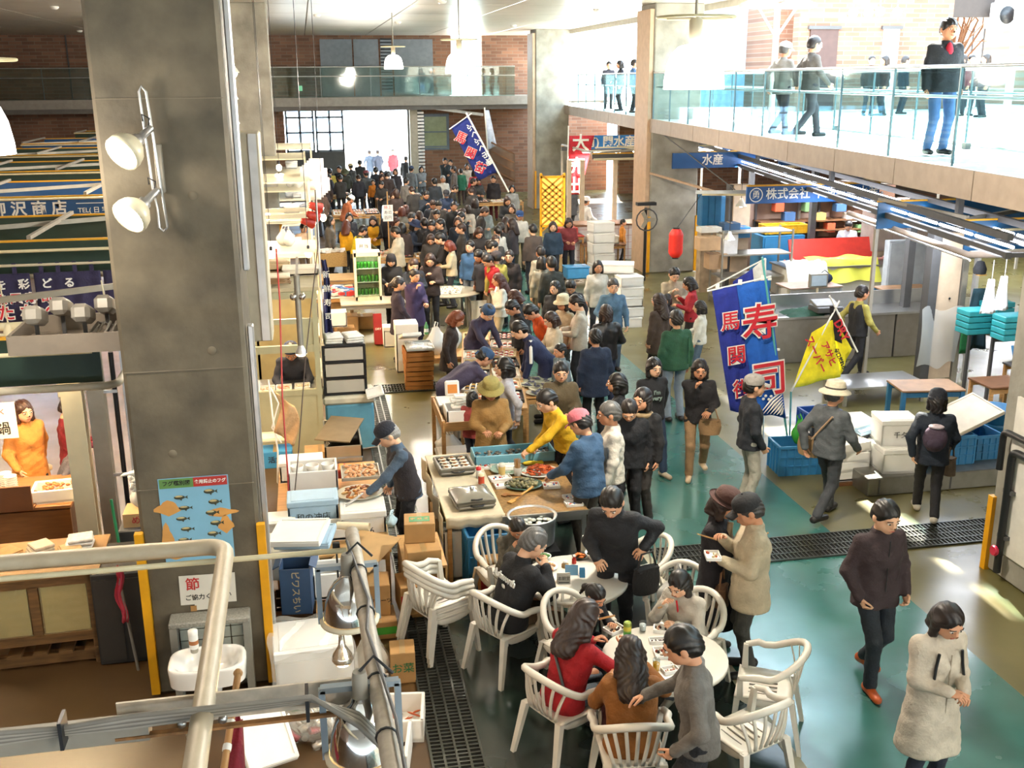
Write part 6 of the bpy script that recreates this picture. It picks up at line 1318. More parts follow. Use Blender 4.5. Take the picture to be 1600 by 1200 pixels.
# ================================================================== SUSHI STALL
rk = thing('timber_stand', 'timber stand with foam boxes on two levels', 'stand', (1.86, 13.45, 0))
for x in (-.30, .30):
    for y in (-.55, .55): MB().box((x, y, .44), (.05, .05, .88)).obj('leg', m_wood, rk)
for s in (-1, 1): MB().box((s*.30, 0, .80), (.025, 1.2, .14)).obj('side_board', m_wood, rk); MB().box((0, s*.55, .80), (.62, .025, .10)).obj('end_board', m_wood, rk)
MB().box((0, 0, .74), (.58, 1.1, .02)).obj('upper_shelf', m_ply, rk); MB().box((0, 0, .12), (.62, 1.15, .03)).obj('lower_shelf', m_foam, rk)
foam_box((1.88, 13.30, .755), (.5, .42, .18), 'white foam box on the timber stand, front', lid=False); foam_box((1.82, 13.75, .755), (.46, .4, .14), 'white foam box on the timber stand, rear')
for i in range(4): foam_lid((1.80+.06*(i % 2), 13.25+.05*i, .94+.03*i), (.18, .14, .025), 'stack of white takeaway packs on the timber stand, layer %s' % ['one', 'two', 'three', 'four'][i], group='takeaway packs on the timber stand')
foam_box((1.78, 13.3, .14), (.5, .5, .16), 'white foam box on the lower shelf, front', lid=True); plastic_bag((1.74, 13.75, .14), .20, .26, 'white plastic bundle on the lower shelf', seed=8); sgn = thing('pack_sign', 'upright takeaway pack showing fried food on the timber stand', 'food tray', (1.82, 13.95, .9)); MB().box((0, 0, .10), (.2, .05, .22), rx=-12, b=.02).obj('pack', m_foam, sgn); MB().box((0, -.03, .10), (.13, .02, .12), rx=-12).obj('food_picture', M('food_d88838', 'd88838', .5), sgn)
table((2.72, 16.0, 0), (.95, 4.6), 'long sushi stall table with trays on both sides', h=.74, mat=m_wood, name='stall_table', rz=-9)
SM = [[M('sushi_salmon', 'd87848', .4), M('sushi_white', 'e0d8cc', .4)], [M('sushi_tuna', 'a83028', .4), M('sushi_white', 'e0d8cc', .4)], [M('sushi_egg', 'd8a030', .4), M('sushi_dark', '2a1c18', .4)], [M('sushi_shrimp', 'c8603c', .4), M('sushi_white', 'e0d8cc', .4), M('sushi_dark', '2a1c18', .4)]]
SL = ['salmon', 'tuna', 'egg', 'prawn']
ti = 0
for row, (x0, y0) in enumerate(((2.42, 14.15), (2.50, 14.75), (2.60, 15.35), (2.70, 15.95), (2.79, 16.55), (2.88, 17.15), (2.98, 17.75))):
    for k, dx in enumerate((-.22, .24)):
        tray((x0+dx, y0, .745), (.40, .50), '%s sushi tray on the %s side of the long table, %s from the front' % (SL[ti % 4], ['left', 'right'][k], ['first', 'second', 'third', 'fourth', 'fifth', 'sixth', 'seventh'][row]), rim=['c9b48c', '2a2624', 'd8d2c4'][ti % 3], rows=(5, 4), mats=SM[ti % 4], rz=-9+(ti*5) % 9-4, h=.05, rx=0, group='sushi trays on the long table', name='sushi_tray'); ti += 1
for i in range(4): wood_crate((1.72, 17.62, .17*i), (.46, .60, .16), ['lowest wooden fish crate of the stack by the drain', 'second wooden fish crate of the stack by the drain', 'third wooden fish crate of the stack by the drain', 'topmost wooden fish crate of the stack by the drain'][i], rz=-4+2*i, rows=2, mat=M('crate_orange_wood', 'a86c30', .6, var=.2, scale=5, stretch=(1, 7, 7)))
tray((1.74, 17.6, .70), (.46, .6), 'metal tray of plastic film on the wooden crates', 'c8ccd0', 14, (.08, .06, .02), 'b8b8b4', seed=3); foam_lid((1.62, 17.9, .80), (.34, .4, .05), 'white foam lid on the wooden crates', rx=-20, rz=6)
foam_box((1.62, 18.7, 0), (.4, .4, .9), 'tall stack of white cartons behind the wooden crates', writing='寿司'); plastic_bag((2.15, 18.6, .3), .22, .5, 'clear plastic bundle at the head of the sushi table', fac=.5, seed=5); plastic_bag((2.5, 18.9, .3), .2, .5, 'second clear plastic bundle at the head of the sushi table', fac=.5, seed=6)
bt = thing('tea_bottle', 'green tea bottle behind the wooden crates', 'bottle', (1.95, 18.3, .75)); MB().lathe([(.035, 0), (.037, .12), (.03, .16), (.014, .20), (.014, .22), (0, .221)], 14).obj('bottle', M('bottle_green', '5a9a6a', .15), bt); MB().lathe([(.038, .04), (.038, .10)], 14).obj('label_wrap', m_white, bt)
table((2.15, 18.6, 0), (1.1, .6), 'small table behind the wooden crates', h=.30, mat=m_ply)
# plates stacked to the right of the sushi stall
table((3.25, 14.6, 0), (.7, .8), 'wooden table of oval plates behind the smiling man', h=.72, mat=m_wood)
for i in range(4): plate((3.18+.08*(i % 2), 14.35+.2*i, .722+.004*i), .18, ['oval plate of fish on the wooden table, first', 'oval plate of fish on the wooden table, second', 'oval plate of fish on the wooden table, third', 'oval plate of fish on the wooden table, last'][i], n=10, size=(.05, .02, .012), col='4a4a5c', dish='c8c8b0', oval=1.3, seed=i)
# round trestle with rolled packs, farther tables
ov = thing('oval_table', 'grey round-edged table with packs of rolls', 'table', (2.85, 22.3, 0)); MB().lathe([(.62, .68), (.64, .69), (.64, .715), (0, .72)], 30, sx=1.2).obj('tabletop', M('grey_top', 'a8a08c', .5), ov)
for a in range(4): MB().tube([(math.cos(a*1.57+.8)*.5, math.sin(a*1.57+.8)*.4, .68), (math.cos(a*1.57+.8)*.55, math.sin(a*1.57+.8)*.45, 0)], .03, 6).obj('leg', m_galv, ov)
for i in range(4):
    for j in range(3): pack(0, 0, .20, .16, 'clear pack of rolls on the grey oval table, row %s seat %s' % (['one', 'two', 'three', 'four'][i], ['left', 'middle', 'right'][j]), ['b8b49c', '5a6a3c', 'c8a060'], loc=Vector((2.45+.26*j+.06*i, 22.0+.2*i, .722)), rz=(i*17+j*29) % 30-15, n=6, seed=i*3+j)
foam_box((3.55, 22.2, 0), (.5, .5, .55), 'grey-white foam box beside the oval table', lid=False)
FT = ['near', 'second', 'third', 'fourth', 'fifth', 'sixth', 'far']
for i, (x, y, w, d) in enumerate(((2.35, 27.2, 1.5, 1.3), (2.7, 31.5, 1.6, 1.4), (1.6, 36.5, 1.6, 1.6), (4.9, 35.5, 1.6, 1.2), (6.9, 38.8, 1.8, 1.2), (3.5, 41.5, 1.8, 1.2), (1.4, 42.5, 1.6, 1.2))):
    table((x, y, 0), (w, d), 'food table in the crowd, %s along the hall' % FT[i], h=.76, mat=m_wood, group='food tables in the crowd')
    for a in range(2):
        for b_ in range(3):
            k = i+a+b_
            tray((x-w*.33+w*.33*b_, y-d*.22+d*.44*a, .765), (w*.28, d*.38), '%s %s tray %s on the %s food table' % (['front', 'rear'][a], SL[k % 4], ['left', 'middle', 'right'][b_], FT[i]), rim=['c9b48c', '3a3028', 'd8d2c4'][k % 3], rows=(4, 4), mats=SM[k % 4], group='food trays on the crowd tables', name='sushi_tray')
sg2 = thing('price_board', 'white hand-lettered price board on a stick in the crowd', 'sign', GY(606, 330, 27.6)); MB().box((0, 0, -.05), (.26, .02, .42)).obj('board', m_white, sg2); MB().bar((0, .02, -1.2), (0, .02, .5), .03).obj('stick', m_wood, sg2)
for k, s in enumerate(('特上', '寿司', '百円')): text(s, .10, m_ink if k else m_red, 'lettering', sg2, TM((0, -.014, .09-.13*k)), .001)

# ================================================================== RIGHT SIDE
def quad_cloth(name, P, mat, parent, wav=.03, nu=14, nv=18, th=.004, freq=9):
    a, b_, c_, d_ = [Vector(p) for p in P]    # top-left, top-right, bottom-right, bottom-left
    return MB().grid(lambda u, v: (a.lerp(b_, u)).lerp(d_.lerp(c_, u), v)+Vector((0, wav*math.sin(u*freq+v*2.5)*(.3+v), 0)), nu, nv, thick=th).obj(name, mat, parent)
Yb = 12.8; A, B, C_, D = [GY(x, y, Yb) for x, y in ((1112, 453), (1200, 436), (1226, 652), (1142, 642))]
bn = thing('festival_banner', 'tall blue festival banner with red and white characters on a teal pole', 'banner', (B.x, Yb, 0)); o_ = Vector((B.x, Yb, 0))
L_ = lambda p: Vector(p)-o_
E_, F_ = A.lerp(B, .44), D.lerp(C_, .44)
quad_cloth('navy_cloth', [L_(A), L_(E_), L_(F_), L_(D)], cloth('22308c'), bn, .03); quad_cloth('blue_cloth', [L_(E_), L_(B), L_(C_), L_(F_)], cloth('1c5cb8'), bn, .03)
pb, ptp = GY(1236, 725, Yb), GY(1191, 402, Yb); MB().tube([L_(ptp), L_(pb)], .016, 8).obj('pole', M('teal_pole', '5aa8a4', .35), bn); MB().tube([L_(GY(1105, 455, Yb)), L_(GY(1205, 432, Yb))], .012, 6).obj('top_rod', m_white, bn)
for t_ in (.0, .25, .5, .75, 1): p = L_(B.lerp(C_, t_)); MB().box(p+Vector((.02, 0, 0)), (.05, .02, .03)).obj('loop', m_white, bn)
for t_ in (.1, .5, .9): MB().box(L_(A.lerp(B, t_))+Vector((0, 0, .03)), (.05, .015, .07)).obj('loop', m_white, bn)
def bpt(u, v): return L_(A.lerp(B, u).lerp(D.lerp(C_, u), v))
sl_ = math.degrees(math.atan2((C_-B).x, -(C_-B).z))
for s, u, v, sz in (('寿', .72, .30, .52), ('司', .76, .72, .52), ('馬', .20, .26, .27), ('関', .22, .53, .27), ('街', .24, .80, .27)):
    p = bpt(u, v); text(s, sz, m_white, 'lettering', bn, TM(p+Vector((0, -.075, 0)), ry=-6), .001, sz*.045); text(s, sz, M('letter_red', 'c02030', .6), 'lettering', bn, TM(p+Vector((0, -.088, 0)), ry=-6), .001, sz*.012)
wv = MB()
for k in range(7):
    p0 = bpt(.52+.06*k, .98); p1 = bpt(.97, .80+.02*k); wv.tube([p0+Vector((0, -.06, 0)), p0.lerp(p1, .5)+Vector((.0, -.065, .04-.012*k)), p1+Vector((0, -.06, 0))], [.004, .016, .006], 5)
for k in range(5): wv.sphere(bpt(.56+.05*k, .84+.025*(k % 2))+Vector((0, -.062, 0)), (.022, .004, .02), 8, 0, 4)
wv.obj('wave_print', m_white, bn)
b2 = thing('festival_banner', 'second blue banner partly hidden behind the tall one', 'banner', (B.x+.15, 13.6, 0)); o2 = Vector((B.x+.15, 13.6, 0)); qs = [GY(x, y, 13.6)-o2 for x, y in ((1145, 440), (1183, 415), (1186, 520), (1150, 520))]; quad_cloth('blue_cloth', qs, cloth('22308c'), b2, .02, 6, 6); quad_cloth('white_cloth', [GY(x, y, 13.6)-o2 for x, y in ((1176, 420), (1192, 405), (1200, 450), (1180, 455))], cloth('d8d8d4'), b2, .01, 4, 4); MB().tube([GY(1105, 452, 13.6)-o2, GY(1196, 404, 13.6)-o2], .012, 6).obj('rod', m_white, b2); MB().tube([GY(1196, 404, 13.6)-o2, Vector((.3, 0, 0))], .014, 6).obj('pole', m_white, b2)
Yy = 13.2; yb = thing('beer_banner', 'small yellow and black slanted banner reading DRY', 'banner', (6.55, Yy, 0)); oy = Vector((6.55, Yy, 0)); Q = lambda x, y: GY(x, y, Yy)-oy
quad_cloth('yellow_cloth', [Q(1268, 520), Q(1300, 500), Q(1312, 588), Q(1240, 606)], cloth('e8d820'), yb, .02, 8, 10); quad_cloth('black_cloth', [Q(1296, 478), Q(1302, 478), Q(1334, 545), Q(1300, 530)], cloth('1a1618'), yb, .015, 6, 8); quad_cloth('yellow_corner', [Q(1300, 500), Q(1306, 502), Q(1330, 545), Q(1312, 588)], cloth('e8d820'), yb, .015, 5, 8)
MB().tube([Q(1236, 612), Q(1312, 470)], .014, 6).obj('pole', m_white, yb); MB().tube([Q(1296, 462), Q(1340, 550)], .012, 6).obj('rod', m_white, yb); MB().tube([Q(1236, 612), Vector((-.1, -.2, 0))], .014, 6).obj('lower_pole', M('teal_pole', '5aa8a4', .35), yb)
for s, x, y, sz, mt, r in (('DRY', 1312, 515, .17, m_red, 60), ('スーパー', 1272, 553, .15, m_red, 62), ('アサヒ', 1292, 552, .13, m_red, 62), ('辛口だれろ', 1310, 560, .07, m_ink, 62)): text(s, sz, mt, 'lettering', yb, TM(Q(x, y)+Vector((0, -.05, 0)), ry=r), .001, .004)
# crates, foam boxes and the steel plinth
crate((6.28, 12.45, 0), (.62, .42, .42), 'blue plastic crate at the foot of the banner, lower', rz=-4); crate((6.75, 12.75, .44), (.50, .36, .30), 'darker blue crate behind the grey-hatted man', mat=M('crate_deep', '2450a0', .45), rz=2); crate((6.75, 12.75, 0), (.55, .42, .42), 'blue crate beneath the darker blue one', rz=2)
plastic_bag((6.45, 12.4, .40), .22, .40, 'dark plastic refuse bag on the blue crate', col='20242a', fac=.97, seed=5); gbag = plastic_bag((6.25, 12.35, .42), .10, .34, 'bright green bag beside the dark refuse bag', col='3a9a3a', fac=.97, seed=9)
pl = thing('steel_plinth', 'low stainless plinth with foam boxes and crates on it', 'plinth', (7.9, 11.75, 0)); MB().box((0, 0, .12), (2.3, .75, .24), b=.01).obj('body', M('steel_dull', '8c8a84', .3, metal=.8, var=.15), pl)
for x in (-1.0, 0, 1.0): MB().box((x, -.378, .12), (.02, .01, .2)).obj('panel_joint', m_dgrey, pl)
for k in range(4): foam_box((6.75, 11.95, .06+.13*k), (.46, .34, .125), ['white foam fish box at the bottom of the pile', 'white foam fish box second in the pile', 'white foam fish box third in the pile', 'white foam fish box on top of the pile, tilted'][k], rz=[0, 2, -3, 12][k], lid=False)
wood_crate((6.75, 11.95, 0), (.46, .36, .055), 'flat wooden crate under the foam fish boxes', rows=1, mat=m_woodd)
foam_box((7.02, 12.35, 0), (.4, .34, .75), 'tall white foam box behind the foam pile', lid=True); foam_lid((7.20, 11.98, .42), (.36, .44, .04), 'white foam lid leaning on the foam pile', ry=-48, rz=10); foam_lid((7.15, 12.15, .62), (.4, .3, .05), 'bluish foam lid on the foam pile', mat=m_bluel, ry=-12)
foam_box((7.32, 11.72, .24), (.58, .50, .32), 'large white foam box on the steel plinth, lower', rz=-6); foam_box((7.30, 11.80, .57), (.48, .42, .34), 'large white foam box on the steel plinth, upper', rz=-10, writing='千夕')
crate((8.05, 11.85, .24), (.60, .50, .40), 'blue crate on the plinth beside the woman with the backpack'); crate((8.55, 11.95, .24), (.55, .5, .34), 'blue crate at the end of the plinth'); fbd = foam_lid((8.40, 11.95, .68), (.85, .55, .05), 'large beige foam board tilted on the blue crates', ry=-14, rz=14, rx=14, mat=M('beige_foam', 'cfc4b0', .7)); fbd.location.z = .78
tb2 = thing('refuse_bin', 'tall blue plastic bin at the end of the plinth', 'bin', (9.15, 12.35, 0)); MB().lathe([(.19, 0), (.24, .70), (.25, .70), (.25, .74), (.23, .74), (.18, .02), (0, .02)], 22).obj('bin', m_blue, tb2); MB().lathe([(.245, .5), (.252, .52), (.245, .54)], 22).obj('rib', m_blue, tb2)
# workbenches
wbn = thing('steel_bench', 'long stainless fish bench across the right stalls', 'bench', (10.1, 18.0, 0))
for k in range(3): MB().box((-1.25+1.25*k, 0, .42), (1.22, .7, .84), b=.01).obj('bench_front', M('steel_front', '8f8a84', .35, metal=.6, var=.1), wbn)
MB().box((0, 0, .86), (3.8, .8, .04)).obj('worktop', m_steel, wbn); MB().box((0, .38, 1.0), (3.8, .03, .3)).obj('splashback', m_steel, wbn)
tp1 = thing('green_tarp', 'dark green tarp bundled on the steel bench', 'tarp', (9.0, 17.9, .88)); MB().grid(lambda u, v: ((u-.5)*.9, (v-.5)*.6, .10*math.sin(u*3.1)*math.sin(v*3.1)+.03*math.sin(u*13)*math.sin(v*11)), 14, 10).obj('tarp', cloth('1f4a3c'), tp1)
rg2 = thing('cash_register', 'dark grey till on the steel bench', 'register', (9.3, 17.7, .95)); MB().box((0, 0, .05), (.5, .4, .10), b=.01).obj('base', m_dgrey, rg2); MB().box((0, .05, .13), (.46, .3, .06), rx=14, b=.01).obj('keyboard', M('till_grey', '6b6b68', .5), rg2)
lp = thing('steel_platform', 'low steel platform in front of the bench', 'platform', (9.0, 15.3, 0)); MB().box((0, 0, .30), (1.5, .8, .03)).obj('plate', m_steel, lp)
for x in (-.68, .68):
    for y in (-.34, .34): MB().box((x, y, .14), (.05, .05, .28)).obj('leg', m_galv, lp)
m_bleg = M('blue_leg', '2a6a94', .5)
table((8.85, 13.6, 0), (.95, .6), 'brown-topped table with blue legs near the plastic-wrapped post', h=.72, mat=M('brown_top', '8a6848', .5, var=.2), leg=m_bleg, rz=-8, legw=.06); table((12.2, 19.8, 0), (1.1, .8), 'wooden-topped blue table behind the bench', h=.85, mat=M('brown_top', '8a6848', .5), leg=m_bleg, legw=.1); table((10.6, 21.0, 0), (1.25, .7), 'grey table with a weighing scale', h=.78, mat=M('table_brown', '8f7868', .5), leg=m_alu, rz=2); table((10.3, 13.9, 0), (.7, .6), 'small dark wooden table behind the post', h=.6, mat=m_woodd)
sca = thing('weighing_scale', 'square-faced weighing scale on a stand by the grey table', 'scale', (10.5, 20.4, 0)); MB().box((0, 0, .98), (.42, .08, .30), b=.01).obj('dial_box', m_galv, sca); MB().box((0, -.045, .98), (.34, .01, .22)).obj('dial_face', M('dial', '9aa8b0', .3), sca); MB().tube([(0, 0, 0), (0, 0, .85)], .025, 8).obj('stem', m_beige, sca); MB().box((0, 0, .02), (.36, .3, .04)).obj('foot', m_dgrey, sca)
dgb = thing('navy_bag', 'dark blue bag on the grey table', 'bag', (11.0, 21.1, .78)); MB().sphere((0, 0, .10), (.2, .13, .12), 12).obj('body', cloth('1c2a40'), dgb); MB().tube([(-.1, 0, .2), (0, 0, .28), (.1, 0, .2)], .012, 6).obj('strap', m_black, dgb)
foam_box((10.2, 21.0, 0), (.5, .4, .3), 'white foam box under the grey table'); carton((10.7, 21.2, 0), (.4, .3, .3), 'tan carton under the grey table')
# wrapped post with hanging coat
pw = thing('service_post', 'grey steel post with beige panel wrapped in clear plastic', 'post', (10.35, 15.9, 0)); MB().box((-.12, 0, 1.3), (.16, .2, 2.6)).obj('steel_post', m_dgrey, pw); MB().box((.18, .02, 1.35), (.42, .16, 2.5)).obj('beige_panel', M('panel_tan', 'c2ad94', .5), pw); MB().box((.46, .0, 1.3), (.10, .18, 2.6)).obj('rear_post', m_galv, pw); MB().box((.72, .0, 1.3), (.06, .1, 2.6)).obj('white_strip', m_alu, pw)
MB().grid(lambda u, v: (-.32+.75*u, -.15-.06*math.sin(u*5+v*3), .35+1.0*v+.05*math.sin(u*9)), 12, 10).obj('plastic_wrap', film('clear_film2', 'e8ece8', .35), pw); MB().lathe([(.02, 0), (.02, .01), (0, .012)], 8, T=rotm(90)).obj('lock', m_black, pw, (.22, -.07, 1.5))
ct2 = thing('hanging_apron', 'dark teal waterproof apron hanging on the service post', 'apron', (10.95, 15.6, .6)); MB().grid(lambda u, v: (-.22+.44*u*(.5+.5*v)+.11*(1-v), .05*math.sin(u*9+v*2)*v, 1.1-1.05*v), 12, 12, thick=.008).obj('apron', cloth('1c3a44'), ct2); MB().grid(lambda u, v: (-.28+.16*u, -.05, .4-.4*v), 4, 6, thick=.008).obj('green_lining', cloth('1f6a3a'), ct2)
cph = thing('hanging_hat', 'dark cap with tan brim hanging on the service post', 'cap', (10.85, 15.5, 2.05)); MB().lathe([(.10, -.08), (.11, 0), (.06, .12), (0, .14)], 14).obj('crown', cloth('1c1e22'), cph); MB().box((0, -.05, -.09), (.14, .1, .02)).obj('brim', cloth('b89050'), cph)
# hanging bags and crates at the right edge
for i, (px, py) in enumerate(((1547, 460), (1567, 455))):
    q = GY(px, py, 13.4); t = thing('carrier_bags', ['bunch of white carrier bags hanging by the right column, left', 'bunch of white carrier bags hanging by the right column, right'][i], 'bag', q); MB().grid(lambda u, v: ((u-.5)*(.10+.18*v), .04*math.sin(u*8), .22-.5*v), 8, 8, thick=.01).obj('bags', M('bag_white', 'e4e8ea', .5), t); MB().tube([(0, 0, .2), (0, 0, .5)], .008, 5).obj('hook', m_alu, t)
for i, (px, py, Y, c, l) in enumerate(((1535, 415, 15, '2a8a90', 'teal fish tub stack under the right canopy'), (1560, 440, 15.5, '1f7a80', 'teal fish tub behind the carrier bags'), (1590, 440, 14.5, '2a8a90', 'teal fish tub at the right picture edge'))):
    q = GY(px, py, Y); t = thing('fish_tub', l, 'tub', (q.x, q.y, 1.1))
    for k in range(4): MB().box((0, 0, .05+.10*k), (.5, .35, .09), b=.012).obj('tub', M('tub_'+c, c, .4), t)
shf = table((12.0, 15.1, 0), (2.6, .7), 'brown shelf table holding the teal fish tubs', h=1.1, mat=M('shelf_brown', '7a5c48', .6), leg=m_dgrey)
crate((11.4, 14.6, .62), (.4, .3, .15), 'blue shallow crate under the carrier bags', mat=M('crate_sky', '3f8ad0', .45)); table((11.5, 14.6, 0), (1.0, .5), 'dark low table under the carrier bags', h=.62, mat=m_dgrey)
fct = thing('folding_cart', 'white sheet cart with blue frame beside the right column', 'cart', (10.9, 13.6, 0)); MB().grid(lambda u, v: ((u-.5)*.9, .3*v, .55+.55*v), 4, 4, thick=.02).obj('white_panel', m_white, fct)
for x in (-.45, .45): MB().tube([(x, -.2, 0), (x, .32, 1.15)], .02, 6).obj('blue_rail', m_bleg, fct)
MB().tube([(-.45, -.1, .3), (.45, -.1, .3)], .02, 6).obj('cross_rail', m_bleg, fct); carton((10.6, 13.2, 0), (.5, .4, .45), 'reddish wooden box under the sheet cart', mat=M('red_wood', '6a3424', .6))
bpi = thing('drain_pipe', 'thick black drain pipe with red valve on the right column', 'pipe', (0, 0, 0)); pp = [G(1600, 655, 1.5), G(1552, 618, 1.55)]
MB().tube(bend((6.90, 7.6, 1.45), (6.90, 8.98, 1.45), (6.90, 8.98, .1), .1), .04, 10).obj('pipe', m_black, bpi); MB().tube(bend((6.88, 7.6, 1.62), (6.88, 9.12, 1.62), (6.88, 9.12, 1.2), .08), .035, 10).obj('upper_pipe', m_black, bpi); MB().lathe([(.05, -.02), (.06, 0), (.05, .02)], 12, (6.84, 8.98, .35), T=rotm(0, 90)).obj('valve_wheel', M('valve_red', 'c01c40', .4), bpi)
for z in (.5, 1.0): MB().box((6.93, 8.98, z), (.06, .14, .04)).obj('clamp', m_dgrey, bpi)
# ------------------------------------------------------------------ right canopies, signs, lights
canopy('stall_canopy', 'blue stall canopy with pipe rim at the right picture edge', 9.5, 14, 14.0, 16.5, 2.62, M('fascia_teal_blue', '14507c', .4), .45, tubes=0); rim2 = thing('rim_pipework', 'long grey pipe rim slanting along the right canopies', 'frame', (0, 0, 0)); MB().tube([(10.1, 18.6, 2.62), (9.45, 13.8, 2.60), (12, 13.5, 2.6)], .05, 10).obj('pipe', M('pipe_taupe', '8d7f72', .4), rim2); MB().tube([(10.2, 18.6, 2.52), (9.55, 13.9, 2.50)], .02, 8).obj('thin_rail', m_alu, rim2)
sgr = thing('shop_sign', 'blue fish dealer sign with white company name over the right stalls', 'sign', (10.5, 20.9, 2.75)); MB().box((0, 0, 0), (3.0, .06, .36)).obj('board', M('sign_blue', '145090', .4), sgr); MB().box((0, -.01, .19), (3.0, .08, .03)).obj('edge_strip', m_line, sgr)
text('株式会社 下関勇吹水産', .25, m_white, 'lettering', sgr, TM((.2, -.035, 0)), .002, .003); MB().lathe([(.13, 0), (.15, 0)], 20, (-1.3, -.035, 0), T=rotm(90), caps=False).obj('emblem_ring', m_white, sgr); text('勇', .18, m_white, 'emblem', sgr, TM((-1.3, -.036, 0)), .002)
sgl = thing('shop_sign', 'bright blue shop sign with white name left of the right pillar', 'sign', GY(950, 222, 33)); MB().box((0, 0, 0), (2.4, .08, .42)).obj('board', M('sign_bright_blue', '2a78c8', .3), sgl); text('(有) 関水産', .36, m_white, 'lettering', sgl, TM((0, -.05, 0)), .002, .008)
sg3 = thing('shop_sign', 'blue shop sign right of the right pillar, partly hidden by the bridge', 'sign', GY(1118, 250, 27)); MB().box((0, 0, 0), (2.4, .08, .4)).obj('board', M('sign_blue', '145090', .4), sg3); text('水産', .3, m_white, 'lettering', sg3, TM((-.1, -.05, 0)), .002, .005)
lt = thing('light_truss', 'long truss of fluorescent tubes running under the bridge', 'light fixture', (0, 0, 2.95)); p0, p1 = Vector((9.35, 12.2, 0)), Vector((13.2, 36, 0)); dv = (p1-p0); u_ = dv.normalized(); nrm_ = Vector((u_.y, -u_.x, 0))
for o in (-.38, .38):
    for z in (-.10, .14): MB().bar(p0+nrm_*o+Vector((0, 0, z)), p1+nrm_*o+Vector((0, 0, z)), .08, .09).obj('rail', m_dgrey, lt)
n = 20
for i in range(n):
    a = p0+dv*(i+.05)/n; b_ = p0+dv*(i+.95)/n
    for o in (-.30, .0, .30): MB().tube([a+nrm_*o, b_+nrm_*o], .022, 6).obj('fluorescent_tube', glow('tube_glow_right', 'f0f4ff', 9.), lt)
    MB().bar(a-nrm_*.4+Vector((0, 0, -.1)), a+nrm_*.4+Vector((0, 0, -.1)), .06).obj('cross_bar', m_dgrey, lt)
    if i % 2 == 0: lamp('truss_light', 'AREA', (a+b_)/2+Vector((0, 0, -.12)), 75, 'eef4ff', 1.0, to=(a+b_)/2+Vector((0, 0, -2)), parent=lt, sy=1.)
for i in (2, 7, 12): q = p0+dv*i/n; MB().box(q+Vector((0, 0, .6)), (.09, .09, 1.2)).obj('hanger', m_dgrey, lt)
for i in (0, 5, 10, 15): q = p0+dv*i/n+nrm_*.8; MB().box(q+Vector((0, 0, -1.45)), (.14, .14, 3.0)).obj('leg_post', m_dgrey, lt)
canopy('stall_canopy', 'stall canopy over the cook beside the right pillar', 8.2, 13, 30.2, 34, 2.85, m_dgrey, .14, tubes=3, tcol='fff0dc', pw=120)
for i, y_ in enumerate((23, 27, 31)): canopy('stall_canopy', ['blue canopy of the fish counter', 'blue canopy behind the fish counter', 'far blue canopy on the right'][i], 12.5, 19, y_, y_+2.6, 2.8, m_fbl, .4, tubes=3, tcol='f4f8ff', pw=120)
trs = thing('steel_bar', 'horizontal steel bar with cables bracketed off the right pillar', 'bar', (0, 0, 0)); MB().bar((8.3, 22.0, 2.72), (11.4, 21.4, 2.72), .07).obj('bar', m_alu, trs); MB().bar((8.6, 22.4, 2.62), (11.0, 21.6, 2.62), .04).obj('lower_bar', M('cream_rail', 'd8cda8', .4), trs); MB().bar((8.9, 27.0, 2.7), (8.8, 22.0, 2.7), .05).obj('side_arm', M('pipe_tan', 'a88c70', .5), trs); MB().bar((8.95, 27.1, 3.9), (9.2, 22.0, 2.75), .02).obj('stay_cable', m_dgrey, trs);
ln = thing('paper_lantern', 'red paper lantern hanging in front of the right pillar', 'lantern', GY(1056, 380, 21.0)); MB().lathe([(.07, -.30), (.10, -.28), (.14, -.22)]+[(.145+.006*((i % 2)), -.20+.04*i) for i in range(11)]+[(.13, .23), (.10, .28), (.07, .30)], 20).obj('shade', M('lantern_red', 'd8281c', .5), ln)
for z in (-.31, .31): MB().lathe([(.07, -.015), (.07, .015)], 14, (0, 0, z)).obj('end_ring', m_black, ln)
MB().tube([(0, 0, .3), Vector((8.45, 22.0, 2.70))-ln.location], .008, 5).obj('cord', m_black, ln)
hg = [(1137, 320), (1170, 320), (1145, 360)]
for i, (px, py) in enumerate(((1158, 318), (1140, 370))): q = GY(px, py, 22.5); t = thing('stall_lamp', ['small white hanging lamp right of the right pillar, upper', 'small white hanging lamp right of the right pillar, lower'][i], 'lamp', q); MB().lathe([(.03, .12), (.05, .06), (.13, -.06)], 14, caps=False).obj('shade', m_white, t); MB().tube([(0, 0, .12), (0, 0, .8)], .008, 5).obj('cord', m_black, t); MB().sphere((0, 0, -.04), .05, 8).obj('bulb', glow('cool_bulb', 'fff8f0', 12.), t)
# fish counter
fcn = thing('fish_counter', 'white tiled fish counter with red display boards', 'counter', (12.3, 22.9, 0)); MB().box((0, 0, .42), (3.0, .9, .84)).obj('body', m_white, fcn); MB().box((0, 0, .86), (3.1, 1.0, .04)).obj('top', m_steel, fcn); MB().box((0, .42, 1.15), (2.2, .05, .5), rx=-20).obj('red_display', M('display_red', 'd84038', .5), fcn); bits(fcn, 'fish', None, 70, (2.6, .6), .93, (.09, .035, .03), seed=4, mats=[M('fish_pink', 'd89890', .4), M('fish_red', 'b84840', .4), M('fish_silver2', 'b8b8bc', .3)])
ytp = thing('yellow_tarp', 'yellow plastic cover draped over the fish counter end', 'tarp', (12.2, 22.5, .9)); MB().grid(lambda u, v: (-.85+1.7*u, .5-.75*v-.05*math.sin(u*15), .12-(.55*max(0, v-.6)*2.2)+.03*math.sin(u*11+v*7)), 18, 10).obj('cover', film('yellow_film', 'e8e860', .9), ytp); 
